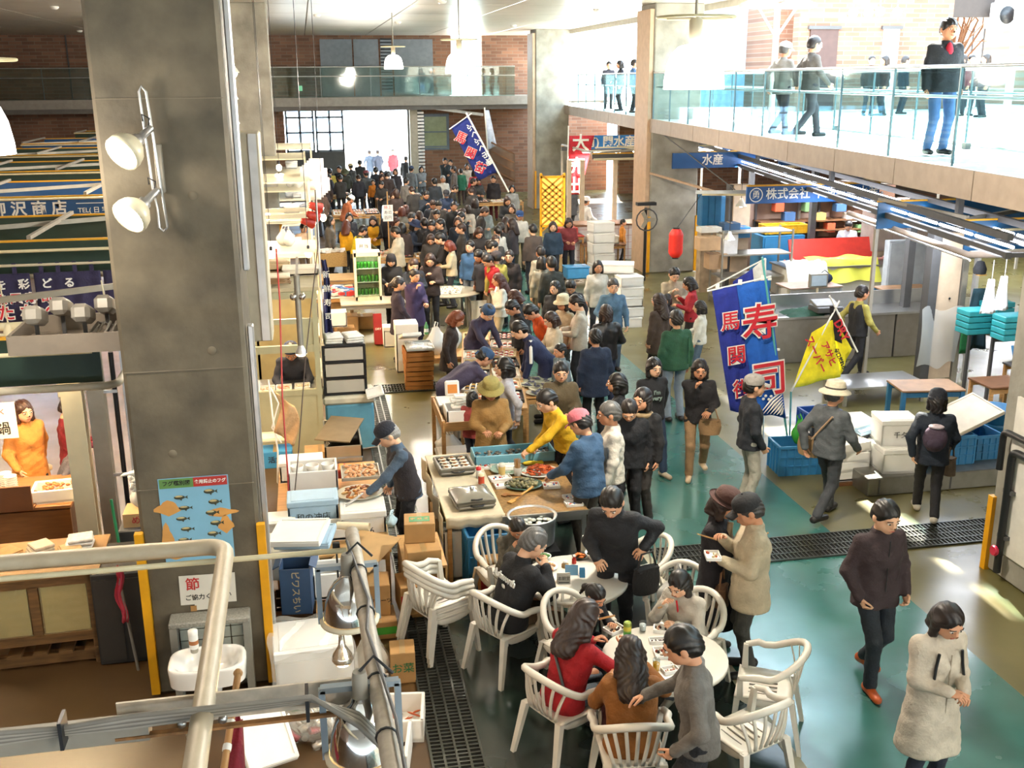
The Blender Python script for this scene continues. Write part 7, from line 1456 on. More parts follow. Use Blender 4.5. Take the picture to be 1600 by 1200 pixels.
wtp = thing('white_tarp', 'pale green-white cover on the fish counter front', 'tarp', (11.2, 22.4, .9)); MB().grid(lambda u, v: (-.5+1.0*u, .4-.65*v-.03*math.sin(u*15), .10-(.6*max(0, v-.6)*2.2)), 12, 8).obj('cover', M('cover_white', 'dfe8dc', .5), wtp)
bcab = thing('blue_cabinet', 'blue cabinet with yellow crates on top left of the fish counter', 'cabinet', (11.35, 24.3, 0)); MB().box((0, 0, .75), (1.1, .7, 1.3), b=.01).obj('body', M('cab_blue', '2a78a8', .4), bcab); MB().box((0, -.36, .75), (1.0, .02, 1.2)).obj('door', M('cab_blue2', '2f80b0', .4), bcab)
crate((11.2, 24.3, 1.42), (.55, .4, .22), 'yellow crate on the blue cabinet, left', mat=M('crate_yellow', 'd8a820', .45)); crate((11.75, 24.3, 1.42), (.5, .4, .22), 'yellow crate on the blue cabinet, right', mat=M('crate_yellow', 'd8a820', .45))
for i, (px, py, Y, col, s, l) in enumerate(((1108, 328, 24.5, '1f6494', (.5, .3, .75), 'bright blue locker right of the right pillar'), (1135, 330, 25.5, '245f86', (.6, .3, .8), 'second blue locker right of the right pillar'), (1340, 330, 26, '7a5a48', (1.8, .5, 1.4), 'brown shelf of goods behind the fish counter'), (1290, 330, 26.5, '8a6a58', (1.6, .5, 1.6), 'tan shelf of goods behind the fish counter'), (1400, 350, 23.5, '9a8a84', (1.5, .6, 1.2), 'pale steel cabinet behind the bench'), (1430, 410, 20.5, '9aa0a4', (1.4, .2, 1.0), 'steel partition behind the wooden-topped table'))):
    q = GY(px, py, Y); t = thing('stall_cabinet', l, 'cabinet', (q.x, Y, 0)); z0 = max(.2, q.z-s[2]/2); MB().box((0, 0, z0+s[2]/2), s, b=.01).obj('body', M('cabi_'+col, col, .4, var=.15), t); MB().box((0, 0, z0/2), (s[0]*.9, s[1]*.9, z0)).obj('base', M('base_tan', 'a08e78', .6, var=.3, scale=5), t)
    for k in range(3): MB().box((-s[0]*.33+s[0]*.33*k, -s[1]/2-.01, z0+s[2]*.5), (s[0]*.3, .02, s[2]*.9)).obj('door', M('cabd_'+col, col, .35), t)
rr = random.Random(21)
WORDS = 'first second third fourth fifth sixth seventh eighth ninth tenth eleventh twelfth thirteenth fourteenth'.split()
for i in range(14):
    px, py, Y = 1215+i*16, 330+(i % 3)*16, 25.4; q = GY(px, py, Y); c = ['c05030', '3a5a80', 'd8d0c8', '6a8a5a', 'c8a050'][i % 5]
    carton(q, (.22+.1*rr.random(), .25, .2+.1*rr.random()), 'packaged good on the back shelf behind the fish counter, %s from the left' % WORDS[i], mat=M('goods_'+c, c, .5), group='packaged goods behind the fish counter')
gsh = thing('goods_shelf', 'tiered shelf carrying packaged goods behind the fish counter', 'shelf', (13.1, 25.5, 0))
for z in (1.05, 1.30, 1.55, 2.1): MB().box((0, 0, z), (3.6, .5, .03)).obj('board', m_woodd, gsh)
for x in (-1.75, 0, 1.75): MB().box((x, .2, 1.1), (.05, .05, 2.2)).obj('upright', m_dgrey, gsh)
MB().box((0, .3, 1.1), (3.8, .05, 2.4)).obj('back_board', M('back_brown', '8f7464', .6, var=.25, scale=3), gsh)
# wooden goods left of right pillar: cook's stall
stl = thing('grill_stall', 'white tiled grill counter beside the right pillar', 'counter', (8.7, 30.0, 0)); MB().box((0, 0, .5), (2.2, .8, 1.0)).obj('body', M('tile_white', 'd8d4d4', .3), stl); MB().box((0, 0, 1.02), (2.3, .9, .05)).obj('worktop', m_woodd, stl)
for k in range(8): MB().box((-1.05+.3*k, -.402, .5), (.012, .01, 1.0)).obj('grout_line', M('grout_pink', 'b89090', .6), stl)
for k in range(5): MB().box((0, -.402, .1+.2*k), (2.2, .01, .012)).obj('grout_line', M('grout_pink', 'b89090', .6), stl)
for i, x in enumerate((7.6, 8.0, 9.0)): pst = thing('timber_post', ['pale timber post of the grill stall, left', 'pale timber post of the grill stall, middle', 'pale timber post of the grill stall, right'][i], 'post', (x, 30.6, 0)); MB().box((0, 0, 1.4), (.12, .12, 2.8)).obj('post', M('pale_post', 'c8b8a0', .6), pst); MB().box((0, 0, .05), (.2, .2, .1)).obj('foot', m_conc, pst)
for k in range(5): foam_box((7.75+.03*(k % 2), 27.6, .0+.28*k), (.6, .5, .27), 'white foam box in the stack left of the right pillar, %s from the floor' % WORDS[k], rz=(k*5) % 7)
for k in range(5): foam_box((6.62+.02*(k % 2), 21.3, .22*k), (.5, .45, .21), 'white foam box in the tall pile before the right pillar, %s from the floor' % WORDS[k], rz=(k*5) % 7-3)
foam_box((6.45, 21.6, 1.12), (.7, .4, .2), 'long white foam box across the top of the tall pile', rz=-18)
foam_box((8.2, 29.0, .6), (.8, .6, .22), 'long white foam box in front of the grill counter'); table((8.2, 29.0, 0), (1.2, .7), 'brown table in front of the grill counter', h=.58, mat=m_woodd); table((7.2, 29.5, 0), (1.0, .8), 'red-clothed table under the red banner', h=.8, mat=M('cloth_red', 'b83c34', .7)); carton((7.2, 29.5, .8), (.7, .4, .2), 'red carton on the red-clothed table', mat=M('carton_red', 'b02c24', .5))
cup = thing('blue_tub', 'light blue tub on the floor behind the crowd', 'tub', G(900, 425, .3)); MB().box((0, 0, .0), (.6, .45, .3), b=.03).obj('tub', M('tub_sky', '4a9ad0', .4), cup); MB().box((0, 0, .15), (.64, .49, .03), b=.01).obj('rim', M('tub_sky', '4a9ad0', .4), cup)
lat = thing('lattice_sign', 'yellow lantern panel with diamond lattice beside the far pillar', 'sign', (7.75, 33.4, 0)); MB().box((0, .03, 1.3), (.72, .03, 1.5)).obj('panel', M('lat_yellow', 'f0d060', .5, emit=.6), lat)
for s in (-1, 1): MB().box((s*.38, 0, 1.2), (.07, .08, 2.0)).obj('frame', m_yel, lat); MB().box((0, 0, 1.3+s*.78), (.8, .08, .07)).obj('frame', m_yel, lat)
for k in range(10):
    for s in (-1, 1): MB().bar((-.36, -.02, .35+.2*k), (.36, -.02, .35+.2*k+s*.6), .05).obj('lattice_bar', M('lat_gold', 'a87818', .5), lat) if .3 < .35+.2*k+s*.6 < 2.2 else None
rbn = thing('red_banner', 'red sale banner with white characters beside the far pillar', 'banner', (8.42, 32.5, 0)); quad_cloth('cloth', [Vector((-.35, 0, 3.4)), Vector((.45, 0, 3.4)), Vector((.0, 0, 1.6)), Vector((-.4, 0, 1.6))], cloth('c02a38'), rbn, .03, 8, 10); MB().tube([(-.42, 0, 0), (-.38, 0, 3.7)], .02, 6).obj('pole', m_white, rbn)
for s, x, z in (('大', .0, 3.15), ('売', -.12, 2.45), ('出', -.2, 1.85)): text(s, .55, m_white, 'lettering', rbn, TM((x, -.06, z)), .002, .012)
fan = thing('floor_fan', 'black floor fan on a stand beside the right pillar', 'fan', (8.55, 26.2, 0)); MB().tube([(0, 0, 0), (0, 0, 1.9)], .04, 8).obj('stand', m_black, fan); MB().box((0, 0, 2.0), (.5, .2, .08)).obj('bracket', m_black, fan); MB().tube([(math.cos(t)*.28, -.1, 1.6+math.sin(t)*.28) for t in [i*.45 for i in range(14)]], .02, 6, closed=True).obj('guard_ring', m_dgrey, fan)
for k in range(3): MB().box((math.cos(k*2.1)*.12, -.1, 1.6+math.sin(k*2.1)*.12), (.22, .015, .10), ry=-k*120).obj('blade', m_greyp, fan)
nbn = thing('festival_banner', 'slanted navy festival banner with red-white characters above the far crowd', 'banner', (0, 0, 0)); q = [GY(x, y, 36) for x, y in ((704, 198), (733, 181), (778, 268), (748, 282))]; quad_cloth('cloth', q, cloth('22307c'), nbn, .05, 8, 12); MB().tube([GY(728, 176, 35.9), GY(795, 300, 35.9)], .03, 6).obj('pole', m_white, nbn); MB().tube([GY(702, 202, 35.9), GY(737, 177, 35.9)], .02, 6).obj('rod', m_white, nbn)
for s, px, py, sz in (('馬', 720, 216, .40), ('関', 735, 240, .38), ('街', 750, 263, .38)): p_ = GY(px, py, 35.86); text(s, sz, m_white, 'lettering', nbn, TM(p_, ry=25), .002, .016); text(s, sz, M('letter_red', 'c02030', .6), 'lettering', nbn, TM(p_+Vector((0, -.02, 0)), ry=25), .002, .006)
text('ふくふく市場', .26, m_white, 'lettering', nbn, TM(GY(749, 226, 35.86), ry=62), .002, .004)
wbn2 = thing('festival_banner', 'narrow white and blue banner left of the far pillar', 'banner', (0, 0, 0)); quad_cloth('cloth', [GY(x, y, 37) for x, y in ((758, 172), (764, 172), (776, 228), (762, 234))], cloth('c8d4e8'), wbn2, .03, 5, 8); MB().tube([GY(757, 168, 37), GY(764, 260, 37)], .025, 6).obj('pole', m_white, wbn2)
umb = thing('market_basket', 'tilted brown woven panel behind the navy banner', 'panel', GY(785, 245, 37)); MB().grid(lambda u, v: ((u-.5)*.9, .1*math.sin(u*3), (v-.5)*1.0-.4*u), 5, 5, thick=.03).obj('panel', M('woven_brown', '6a5240', .7), umb)
for k in range(4): MB().bar((-.4, -.06, .5-.3*k), (.4, -.06, .1-.3*k), .05).obj('rib', m_woodd, umb)
# ------------------------------------------------------------------ upper terrace
def lamppost(px, py, Y, lab, n=2):
    q = GY(px, py, Y); t = thing('terrace_lamp', lab, 'lamp', (q.x, Y, zb)); MB().tube([(0, 0, 0), (0, 0, q.z-zb)], .07, 8).obj('post', M('lamp_pole', 'c8c4bc', .5), t)
    for k in range(n): x = (k-(n-1)/2)*.85; MB().tube([(0, 0, q.z-zb-.6), (x, 0, q.z-zb)], .03, 6).obj('arm', M('lamp_pole', 'c8c4bc', .5), t); MB().lathe([(.42, 0), (.40, .08), (.2, .16), (0, .17)], 18, (x, 0, q.z-zb)).obj('shade', m_white, t); MB().lathe([(0, .02), (.36, .02)], 18, (x, 0, q.z-zb-.03)).obj('glow_disc', glow('terrace_glow', 'fff4e4', 5.), t)
lamppost(1215, 12, 22, 'twin-headed lamp post on the terrace above the bridge'); lamppost(1593, 5, 18, 'lamp post at the top right corner', 1)
for i, (px, py) in enumerate(((1333, 20), (1357, 20), (1375, 18), (1402, 19))): q = GY(px, py, 29); t = thing('globe_lamp', ['glowing globe lamp high on the terrace wall, first', 'glowing globe lamp high on the terrace wall, second', 'glowing globe lamp high on the terrace wall, third', 'glowing globe lamp high on the terrace wall, fourth'][i], 'lamp', q); MB().sphere((0, 0, 0), .14, 12).obj('globe', glow('globe_glow', 'fff6ea', 8.), t); MB().tube([(0, 0, .14), (0, 0, 3.2)], .02, 5).obj('stem', m_alu, t)
ac = thing('air_conditioner', 'white outdoor air conditioner unit on the terrace wall', 'air conditioner', GY(1574, 24, 31.6)); MB().box((0, 0, 0), (1.0, .4, .75), b=.03).obj('casing', m_white, ac); MB().lathe([(.25, 0), (.27, .01), (.0, .012)], 20, (-.15, -.205, 0), T=rotm(90)).obj('fan_grille', m_black, ac)
for i in range(7):
    px = 1425+i*17; q = GY(px, 40, 34); w = thing('shop_window', 'bright restaurant window pane behind the bridge, %s from the left' % WORDS[i], 'window', (q.x, 34, zb)); MB().box((0, 0, 1.25), (.52, .04, 2.5)).obj('pane', M('pane_bright', 'dfe8ee', .2, emit=.7), w); MB().box((.28, 0, 1.25), (.06, .08, 2.6)).obj('mullion', m_dgrey, w)
trb = thing('bare_tree', 'bare-branched tree behind the restaurant windows', 'tree', (GY(1490, 60, 33).x, 33, zb)); rt = random.Random(3); tm2 = MB()
for k in range(26): a = Vector((rt.uniform(-1.2, 1.2), rt.uniform(-.3, .3), rt.uniform(2.0, 3.2))); tm2.tube([Vector((0, 0, 1.0)).lerp(a, .2), a, a+Vector((rt.uniform(-.9, .9), rt.uniform(-.2, .2), rt.uniform(-.1, .7)))], [.05, .03, .012], 5)
tm2.obj('branches', m_woodd, trb); MB().tube([(0, 0, 0), (0, 0, 1.6)], .08, 7).obj('trunk', m_woodd, trb)
for i, (px, py, w, h_, c, l) in enumerate(((1105, 390, .5, .3, 'b89a78', 'tan carton stacked low right of the lantern'), (1120, 420, .45, .35, 'a88a6a', 'brown carton right of the lantern'), (1140, 400, .4, .5, 'd8d8d8', 'white-wrapped package right of the lantern'), (1115, 365, .5, .12, 'c8c8c0', 'white tray of goods right of the lantern'), (1150, 362, .4, .16, '2a4a6a', 'dark blue bundle right of the lantern'), (1170, 375, .35, .25, '3a88c8', 'bright blue plastic bundle by the tan post'))):
    q = GY(px, py, 22.8); carton((q.x, 22.8+.1*i, q.z), (w, .35, h_), l, mat=M('goods2_'+c, c, .5))
gr2 = rack((10.1, 23.0, 0), 1.7, .7, 1.75, 4, 'grey wire rack of goods right of the lantern', m_galv)
tp_ = thing('tan_upright', 'tan service column right of the lantern', 'post', (GY(1155, 330, 23.6).x, 23.6, 0)); MB().box((0, 0, 1.35), (.42, .3, 2.7)).obj('casing', M('panel_tan', 'c2ad94', .5), tp_); MB().box((-.26, 0, 1.35), (.1, .2, 2.7)).obj('steel_edge', m_dgrey, tp_)

# ================================================================== PEOPLE IN THE SCENE
def wpos(info, v):
    a = math.radians(info['face']); v = Vector([float(x) for x in v])*info['sc']; return info['loc']+Vector((v.x*math.cos(a)-v.y*math.sin(a), v.x*math.sin(a)+v.y*math.cos(a), v.z))
def back_text(root, i, s, size, col, z=.34, bold=.002, front=False, dx=0):
    p = i['T'](dx, (.148 if front else -.150), z); text(s, size, M('print_'+col, col, .6), 'printing', root, Matrix.Translation(Vector([float(x) for x in p])) @ Matrix(i['Rl'].tolist()).to_4x4() @ Matrix.Rotation(math.pi if front else 0, 4, 'Z'), .006, bold)
def strap(root, i, a, b_, mat, w=.012):
    pts = [i['T'](*q) for q in (a, ((a[0]+b_[0])/2, a[1], (a[2]+b_[2])/2), b_)]; MB().tube([tuple(float(x) for x in q) for q in pts], w, 6).obj('strap', mat, root)
def hand_bag(loc, lab, col, w=.26, h=.22, rz=0, name='shoulder_bag'):
    t = thing(name, lab, 'bag', loc, rz); MB().grid(lambda u, v: (math.cos(u*6.283)*w/2*(.85+.15*math.sin(v*3.1)), math.sin(u*6.283)*.07*(1-.3*v), -h*(1-v)), 18, 6).obj('bag_body', cloth(col), t); MB().box((0, 0, -.015), (w*.8, .09, .03), b=.01).obj('flap', cloth(col), t); MB().tube([(-w*.35, 0, 0), (-w*.2, 0, .14), (w*.2, 0, .14), (w*.35, 0, 0)], .010, 6).obj('handle', cloth(col), t); return t
def dish_in(i, hand, lab, cols=('b8502c', 'd8c8a0'), off=(0, .10, .03)):
    q = wpos(i, i['wr'][hand]+np.array(off)); pack(0, 0, .16, .12, lab, list(cols), loc=q, rz=i['face'], n=8)
def chopsticks(i, hand, lab, to=(-.05, .12, .06)):
    a = wpos(i, i['wr'][hand]+np.array((0, .07, -.02))); b_ = wpos(i, i['wr'][hand]+np.array((0, .07, -.02))+np.array(to)*1.6); t = thing('chopsticks', lab, 'chopsticks', a)
    for k in (0, 1): MB().bar((0, .006*k, .006*k), b_-a+Vector((0, .012*k, 0)), .006).obj('chopstick', m_wood, t)
r, i = person(1475, 938, 'person in a cream knee-length coat looking down at folded hands', 186, 'hold', 1.58, 'c4b9a8', '262c3a', '2a2422', 'bob', '241a18', hem=.50, bulk=.018, L=(-.05, .26, 1.10), R=(.07, .26, 1.12), nod=26)
for sx in (-1, 1): strap(r, i, (sx*.10, .135, .44), (sx*.13, .145, .22), m_black)
MB().tube([tuple(float(x) for x in i['T'](0, .150, z)) for z in (.42, .2, .0, -.25)], .006, 5).obj('coat_seam', cloth('a89c8a'), r)
r, i = person(1382, 778, 'person in a dark brown jacket with hands in pockets and orange shoes', 184, 'walkp', 1.74, '332629', '1d242c', 'b4501e', 'short', '15110f', hem=.14, bulk=.008, nod=14)
MB().tube([tuple(float(x) for x in i['T'](0, .132, z)) for z in (.50, .3, .1, -.08)], .005, 5).obj('zip', m_black, r)
r, i = person(1181, 774, 'person in a beige jacket and black cap eating from a tray', 78, 'eat', 1.70, 'b5a88e', '45443f', '1d1a19', 'short', '3a3634', ('cap', '1b1b1d'), hem=.24, bulk=.02); dish_in(i, -1, 'open foam tray of food held by the person in beige'); chopsticks(i, 1, 'chopsticks held by the person in the beige jacket')
r, i = person(1124, 766, 'person in dark clothes and a brown bowler hat eating with chopsticks', -125, 'eat', 1.60, '1d1a1f', '17171b', '1d1a19', 'bob', '2a1c18', ('bowler', '4a2f29', '33201c'), hem=.34, bulk=.01, skirt=True); dish_in(i, -1, 'open foam tray held by the person in the bowler hat'); chopsticks(i, 1, 'chopsticks held by the person in the bowler hat'); MB().tube([tuple(float(x) for x in i['T'](.03*s, .12, .50-.12*k)) for s, k in ((0, 0), (1, .6), (0, 1.4), (1, 2.2))], .028, 8).obj('scarf', cloth('a89478'), r)
hand_bag(wpos(i, (.22, .12, .86)), 'brown shoulder bag of the person in the bowler hat', '6a4a30', .24, .18, i['face'])
r, i = person(1078, 982, 'person in a grey sweater striding past the near table', 70, 'walk', 1.70, '68635d', '1c1c20', '1d1a19', 'short', '17120f', None, hem=.10, R=(.25, .36, 1.02), L=(-.22, .15, .92), nod=18, lean=8)
seat = lambda x, y, *a, **k: person(0, 0, *a, loc=(x, y, k.pop('z', 0)), **k)
r, i = seat(2.98, 7.68, 'child in a pale fleece jacket eating at the near table', 128, 'siteat', 1.42, 'b8b2a6', '3a4048', '8a8478', 'bob', '120e0d', z=.10, bulk=.014, nod=18); chopsticks(i, 1, 'chopsticks held by the child in the fleece'); MB().tube([tuple(float(x) for x in i['T'](0, .118, z)) for z in (.52, .4, .25, .1)], .010, 5).obj('red_zip', cloth('c02030'), r)
r, i = seat(1.76, 7.04, 'person in a red sweater seen from behind at the near table', -62, 'sitelbow', 1.64, 'a3161f', '4a5560', '2a2422', 'long', '33241e', lean=16); strap(r, i, (-.13, -.13, .42), (.12, -.13, .10), m_dgrey)
r, i = seat(2.09, 6.40, 'person in a tawny brown coat seen from behind at the near table', -10, 'sitelbow', 1.60, '85521f', '3c0f16', '2a2422', 'long', '24160f', bulk=.01, lean=12)
r, i = seat(2.10, 7.82, 'small child in black sitting between the two tables', -148, 'siteat', 1.20, '1a1a1e', '1e222c', '2a2422', 'pony', '15100e', z=.16); chopsticks(i, 1, 'chopsticks held by the small child')
r, i = seat(1.58, 8.36, 'grey-haired person in a black jacket lettered Ashworth across the back', -70, 'siteat', 1.72, '16171b', '5a4a38', '1d1a19', 'short', '5a5856', bulk=.016, lean=18); back_text(r, i, 'Ashworth', .085, 'd8d8d4', .34); MB().sphere([float(x) for x in i['T'](.0, -.135, .26)], (.03, .006, .022), 8).obj('crest', m_white, r)
r, i = seat(1.76, 9.28, 'boy in an olive jacket eating at the far table', -168, 'siteat', 1.28, '5a5448', '2a2c33', '2a2422', 'short', '15100e', z=.13)
r, i = person(958, 764, 'person in a dark jacket leaning over the far table with a black bag', 150, 'reach', 1.72, '1f2126', '23242a', '1d1a19', 'short', '17110e', bulk=.012, hem=.14, lean=20, L=(-.26, .12, 1.10), R=(.10, .30, 1.02)); hand_bag(wpos(i, i['wr'][-1]+np.array((-.06, .05, -.16))), 'black handbag on the arm of the leaning person', '141416', .30, .24, 20, 'handbag')
r, i = person(913, 645, 'person in a blue denim jacket and pink cap at the seafood table', 40, 'reach', 1.72, '34506e', '3b352e', '2a2422', 'short', '1a1411', ('cap', 'c76c78'), hem=.12, bulk=.016, lean=6, L=(-.20, .34, 1.0), R=(.20, .25, .98))
r, i = person(857, 614, 'person in a bright yellow sweater reaching for shellfish', 105, 'reach', 1.70, 'd8ac20', '1c1a1e', '1d1a19', 'short', '17110e', lean=22, L=(-.05, .62, .92), R=(.16, .30, .98), nod=14, hem=.04)
person(957, 630, 'grey-haired person in a white jacket beside the pink cap', 80, 'stand2', 1.68, 'c4beb2', '2a2c33', hair='short', hc='54524f', hem=.12, bulk=.014)
person(984, 624, 'teenager in a black puffer jacket behind the white jacket', 160, 'look', 1.60, '15171d', '1a1b20', hem=.14, bulk=.02)
r, i = person(1006, 608, 'person in a black coat with a fur collar', 130, 'stand', 1.64, '17171a', '2e2a28', hem=.2, bulk=.02, hair='bob', hc='1a120f'); MB().tube([tuple(float(x) for x in i['T'](.10*math.cos(t), .02+.10*math.sin(t), .50)) for t in [k*.63 for k in range(10)]], .035, 8, closed=True).obj('fur_collar', cloth('8a7454'), r)
r, i = person(1021, 558, 'person in a black sweatshirt with printed words walking forward', 188, 'walk', 1.60, '1c1c1f', '22334a', 'b0a088', 'bob', '120d0c'); back_text(r, i, "I'm\nvery", .085, '8a9a94', .30, front=True)
r, i = person(1094, 560, 'person in a black jacket and beige trousers touching the chin', 165, 'think', 1.62, '1b191c', '927453', 'c4ac8c', 'bob', '17110f', hem=.10, fl=(-.12, -.18), fr=(.10, .20)); hand_bag(wpos(i, (-.16, .18, .92)), 'tan handbag of the person touching the chin', '8a6c4a', .30, .20, i['face'])
person(1177, 588, 'person in a dark navy sweater, pale trousers and grey cap', -95, 'pockets', 1.70, '1d2128', 'aba698', '1d1a19', 'short', '1a1513', ('cap', '8e8983'), nod=2)
r, i = person(1304, 598, 'person in grey clothes and a cream brimmed hat walking away', -62, 'walk', 1.70, '565a5d', '3e4145', '1d1a19', 'short', '4a4846', ('bucket', 'd2c8b0', '4a4440'), hem=.10, bulk=.01); hand_bag(wpos(i, (-.30, .02, .98)), 'tan shoulder bag of the person in the cream hat', '9a7c58', .34, .22, i['face']); strap(r, i, (.10, .135, .46), (-.16, .12, .10), cloth('b89878')); strap(r, i, (.10, -.135, .46), (-.16, -.12, .10), cloth('b89878'))
r, i = person(1467, 609, 'person in navy with a dark beanie and small purple backpack', -28, 'walk', 1.60, '1b2430', '17171b', 'b0a898', 'bob', '17110f', ('beanie', '1b1e28'), hem=.16, bulk=.01); bp_ = thing('backpack', 'small purple backpack worn by the person in the beanie', 'backpack', wpos(i, i['T'](0, -.20, .24)), i['face']); MB().sphere((0, 0, 0), (.14, .08, .17), 14).obj('body', cloth('4a3c4c'), bp_); MB().sphere((0, -.05, -.05), (.10, .05, .08), 12).obj('pocket', cloth('3c3040'), bp_); MB().sphere((0, -.02, .15), (.09, .06, .03), 10).obj('top_flap', cloth('c8b8c0'), bp_)
hand_bag(wpos(i, (.26, .18, .80)), 'brown bag hanging beside the person in the beanie', '6a5a4a', .18, .22, 30)
person(1346, 446, 'person in a black vest and yellow sleeves walking past the benches', -80, 'walk', 1.66, '9a9148', '17171b', hem=.08, vest='1c1c20')
r, i = person(1058, 487, 'person in a green jacket seen from behind with a shoulder strap', 8, 'stand', 1.72, '28543f', '8390a0', '1d1a19', 'short', '231d1a', hem=.10, bulk=.02); strap(r, i, (.14, -.135, .44), (.15, -.13, .0), cloth('3a6a50'))
person(1031, 460, 'long-haired person in a dark brown coat beside the green jacket', 35, 'stand', 1.60, '43362f', '2a2422', hair='long', hc='2c1c16', hem=.30, bulk=.02)
person(1053, 417, 'person in a striped shirt eating by the right pillar', 175, 'eat', 1.68, 'a39884', '4a4238', hair='short', hc='1a1310'); person(1082, 433, 'person in a red patterned sweater with a black bob', 70, 'eat', 1.58, 'a3242f', '2a2422', hair='bob', hc='120d0c'); person(1096, 471, 'child in a white blouse and jeans', 60, 'stand2', 1.42, 'd2d2ca', '566c84', hair='bob', hc='17110f'); person(1043, 460, 'dark-haired child between the striped shirt and red sweater', 120, 'stand', 1.30, '2a2a30', '2a2422', hair='bob', hc='17110f')
person(958, 436, 'person in a faded denim jacket facing the camera', 172, 'stand2', 1.68, '54748f', '5a6a80', hair='short', hc='3c3836', hem=.10); person(934, 408, 'person in a white jacket over a pale blue top', 178, 'stand', 1.60, 'c9c4ba', '3a3c44', hair='bob', hc='17100e', hem=.2, vest=None); person(948, 478, 'person in a black leather jacket seen from behind', 2, 'stand2', 1.64, '1a1719', '1f2a44', hair='bob', hc='2a1c16', topkind='leather', hem=.12, bulk=.01); person(931, 516, 'person in a navy hooded coat seen from behind', 5, 'stand', 1.62, '1b2840', '17171b', hair='short', hc='120d0c', hem=.24, bulk=.022)
person(906, 461, 'person in a cream sports jacket turned to the stall', 72, 'hold', 1.70, 'bfb6a6', '24262c', hair='short', hc='17100e', hem=.12, bulk=.01); person(882, 463, 'person in a beige bucket hat and beige jacket', 120, 'stand2', 1.56, 'b3a183', '3a342e', hair='bob', hc='2a1c16', hat=('bucket', 'cbbf9f'), hem=.14); person(866, 487, 'person in a cream fleece with brown hair at the stall', 100, 'hold', 1.56, 'c8bca6', '3a342e', hair='bob', hc='331f16'); person(833, 477, 'person in an orange hooded top leaning over the sushi', 95, 'look', 1.66, 'd2521a', '2a2c33', hair='short', hc='15100e', lean=24, hem=.12)
r, i = person(812, 503, 'person in a navy and white track jacket bending over the sushi', 82, 'bend', 1.72, '1e2648', '4a3c34', hair='short', hc='15100e', lean=38, L=(-.20, .30, .72), R=(.20, .30, .72), hem=.16, bulk=.012, nod=12)
for sx in (-1, 1): MB().tube([tuple(float(x) for x in q) for q in (i['sh'][sx]+np.array((0, 0, .062)), (i['sh'][sx]+i['el'][sx])/2+np.array((sx*.062, -.01, .01)), i['el'][sx]+np.array((sx*.052, -.02, 0)))], .026, 6).obj('white_stripe', m_white, r)
person(877, 538, 'small boy in a grey-blue jacket behind the smiling person', 110, 'stand', 1.34, '707f88', '2a2c33', hair='short', hc='120d0c'); person(876, 566, 'smiling person in an olive hooded sweatshirt', 172, 'hold', 1.62, '574b35', '2a2c33', hair='short', hc='120d0c', hem=.12, bulk=.014, nod=10); person(967, 585, 'black-haired person in a black coat in front of the leather jacket', 70, 'stand', 1.58, '1a1a1d', '24242a', hair='bob', hc='120d0c', hem=.2)
person(791, 558, 'person in a pale grey blouse moving past the sushi stall', 80, 'walk', 1.62, 'b4b3ba', '1c1a1e', hair='bob', hc='15100e', hem=.2); person(766, 592, 'person in a tan corduroy coat and olive bucket hat', 176, 'hold', 1.58, '93703e', '3a2430', hair='bob', hc='3a2a20', hat=('bucket', '94874c'), hem=.40, bulk=.02, vest=None); person(737, 613, 'small girl in a coral vest beside the tan coat', -40, 'stand', 1.18, 'a84a4a', '1c2436', hair='bob', hc='15100e', sleeves=False)
person(757, 533, 'stallholder in a purple smock and blue kerchief bending low', -75, 'bendlow', 1.68, '403a52', 'b0a898', hair='short', hc='1a1411', hat=('kerchief', '304a6c'), hem=.18, bulk=.01); person(760, 478, 'stallholder in a purple smock and kerchief arranging sushi', -150, 'bend', 1.66, '3b374e', '2a2c33', hair='short', hc='1a1411', hat=('kerchief', '304a6c'), lean=30, L=(-.10, .52, .94), R=(.14, .52, .94)); person(708, 487, 'stallholder in dark brown with auburn hair behind the sushi', -105, 'look', 1.60, '2a1e1a', '2a2020', hair='bob', hc='6e3418', hem=.26)
r, i = person(620, 434, 'person in a dark plum coat with a ponytail holding a phone', -85, 'bag', 1.60, '2b2230', '1a181c', hair='pony', hc='241a18', hem=.34, R=(.20, .20, .92)); person(646, 421, 'person in a purple happi coat resting a hand on the neck', -150, 'think', 1.60, '3a2e52', '2a2438', hair='short', hc='17100e', hem=.40, bulk=.012)
r, i = person(611, 664, 'cook in a dark vest, blue shirt and navy cap stirring with tongs', 100, 'reach', 1.66, '46586c', '1a1a1e', hair='short', hc='8a8884', hat=('cap', '1b1e2a'), vest='2b272c', lean=14, L=(-.16, .46, 1.0), R=(.24, .12, .88), nod=24); q = wpos(i, i['wr'][-1]+np.array((0, .08, 0))); tg = thing('kitchen_tongs', 'metal tongs in the hand of the cook in the vest', 'tongs', q); [MB().bar((0, .01*k, 0), (-.20, .02*k-.08, -.10), .010).obj('tong_arm', m_alu, tg) for k in (-1, 1)]
seat(-.34, 15.02, 'cook in dark clothes and cap working inside the cream booth', 178, 'reach', 1.64, '2a2a33', '2a2a33', hair='short', hc='17100e', hat=('kerchief', '2a3450'), lean=24, L=(-.16, .46, 1.02), R=(.16, .46, 1.02))
person(32, 624, 'person in an orange coat walking inside the left stall', -140, 'walk', 1.62, 'bf7c36', '17171b', hair='bob', hc='331f16', hem=.22, bulk=.016); person(100, 622, 'person in a dark red sweater inside the left stall', -70, 'hold', 1.58, '6a1420', '24161a', hair='short', hc='1a1210'); person(122, 690, 'person in a grey jacket bending at the left stall counter', -80, 'look', 1.30, '4a4850', '2a2c33', hair='short', hc='1a1210', lean=26)
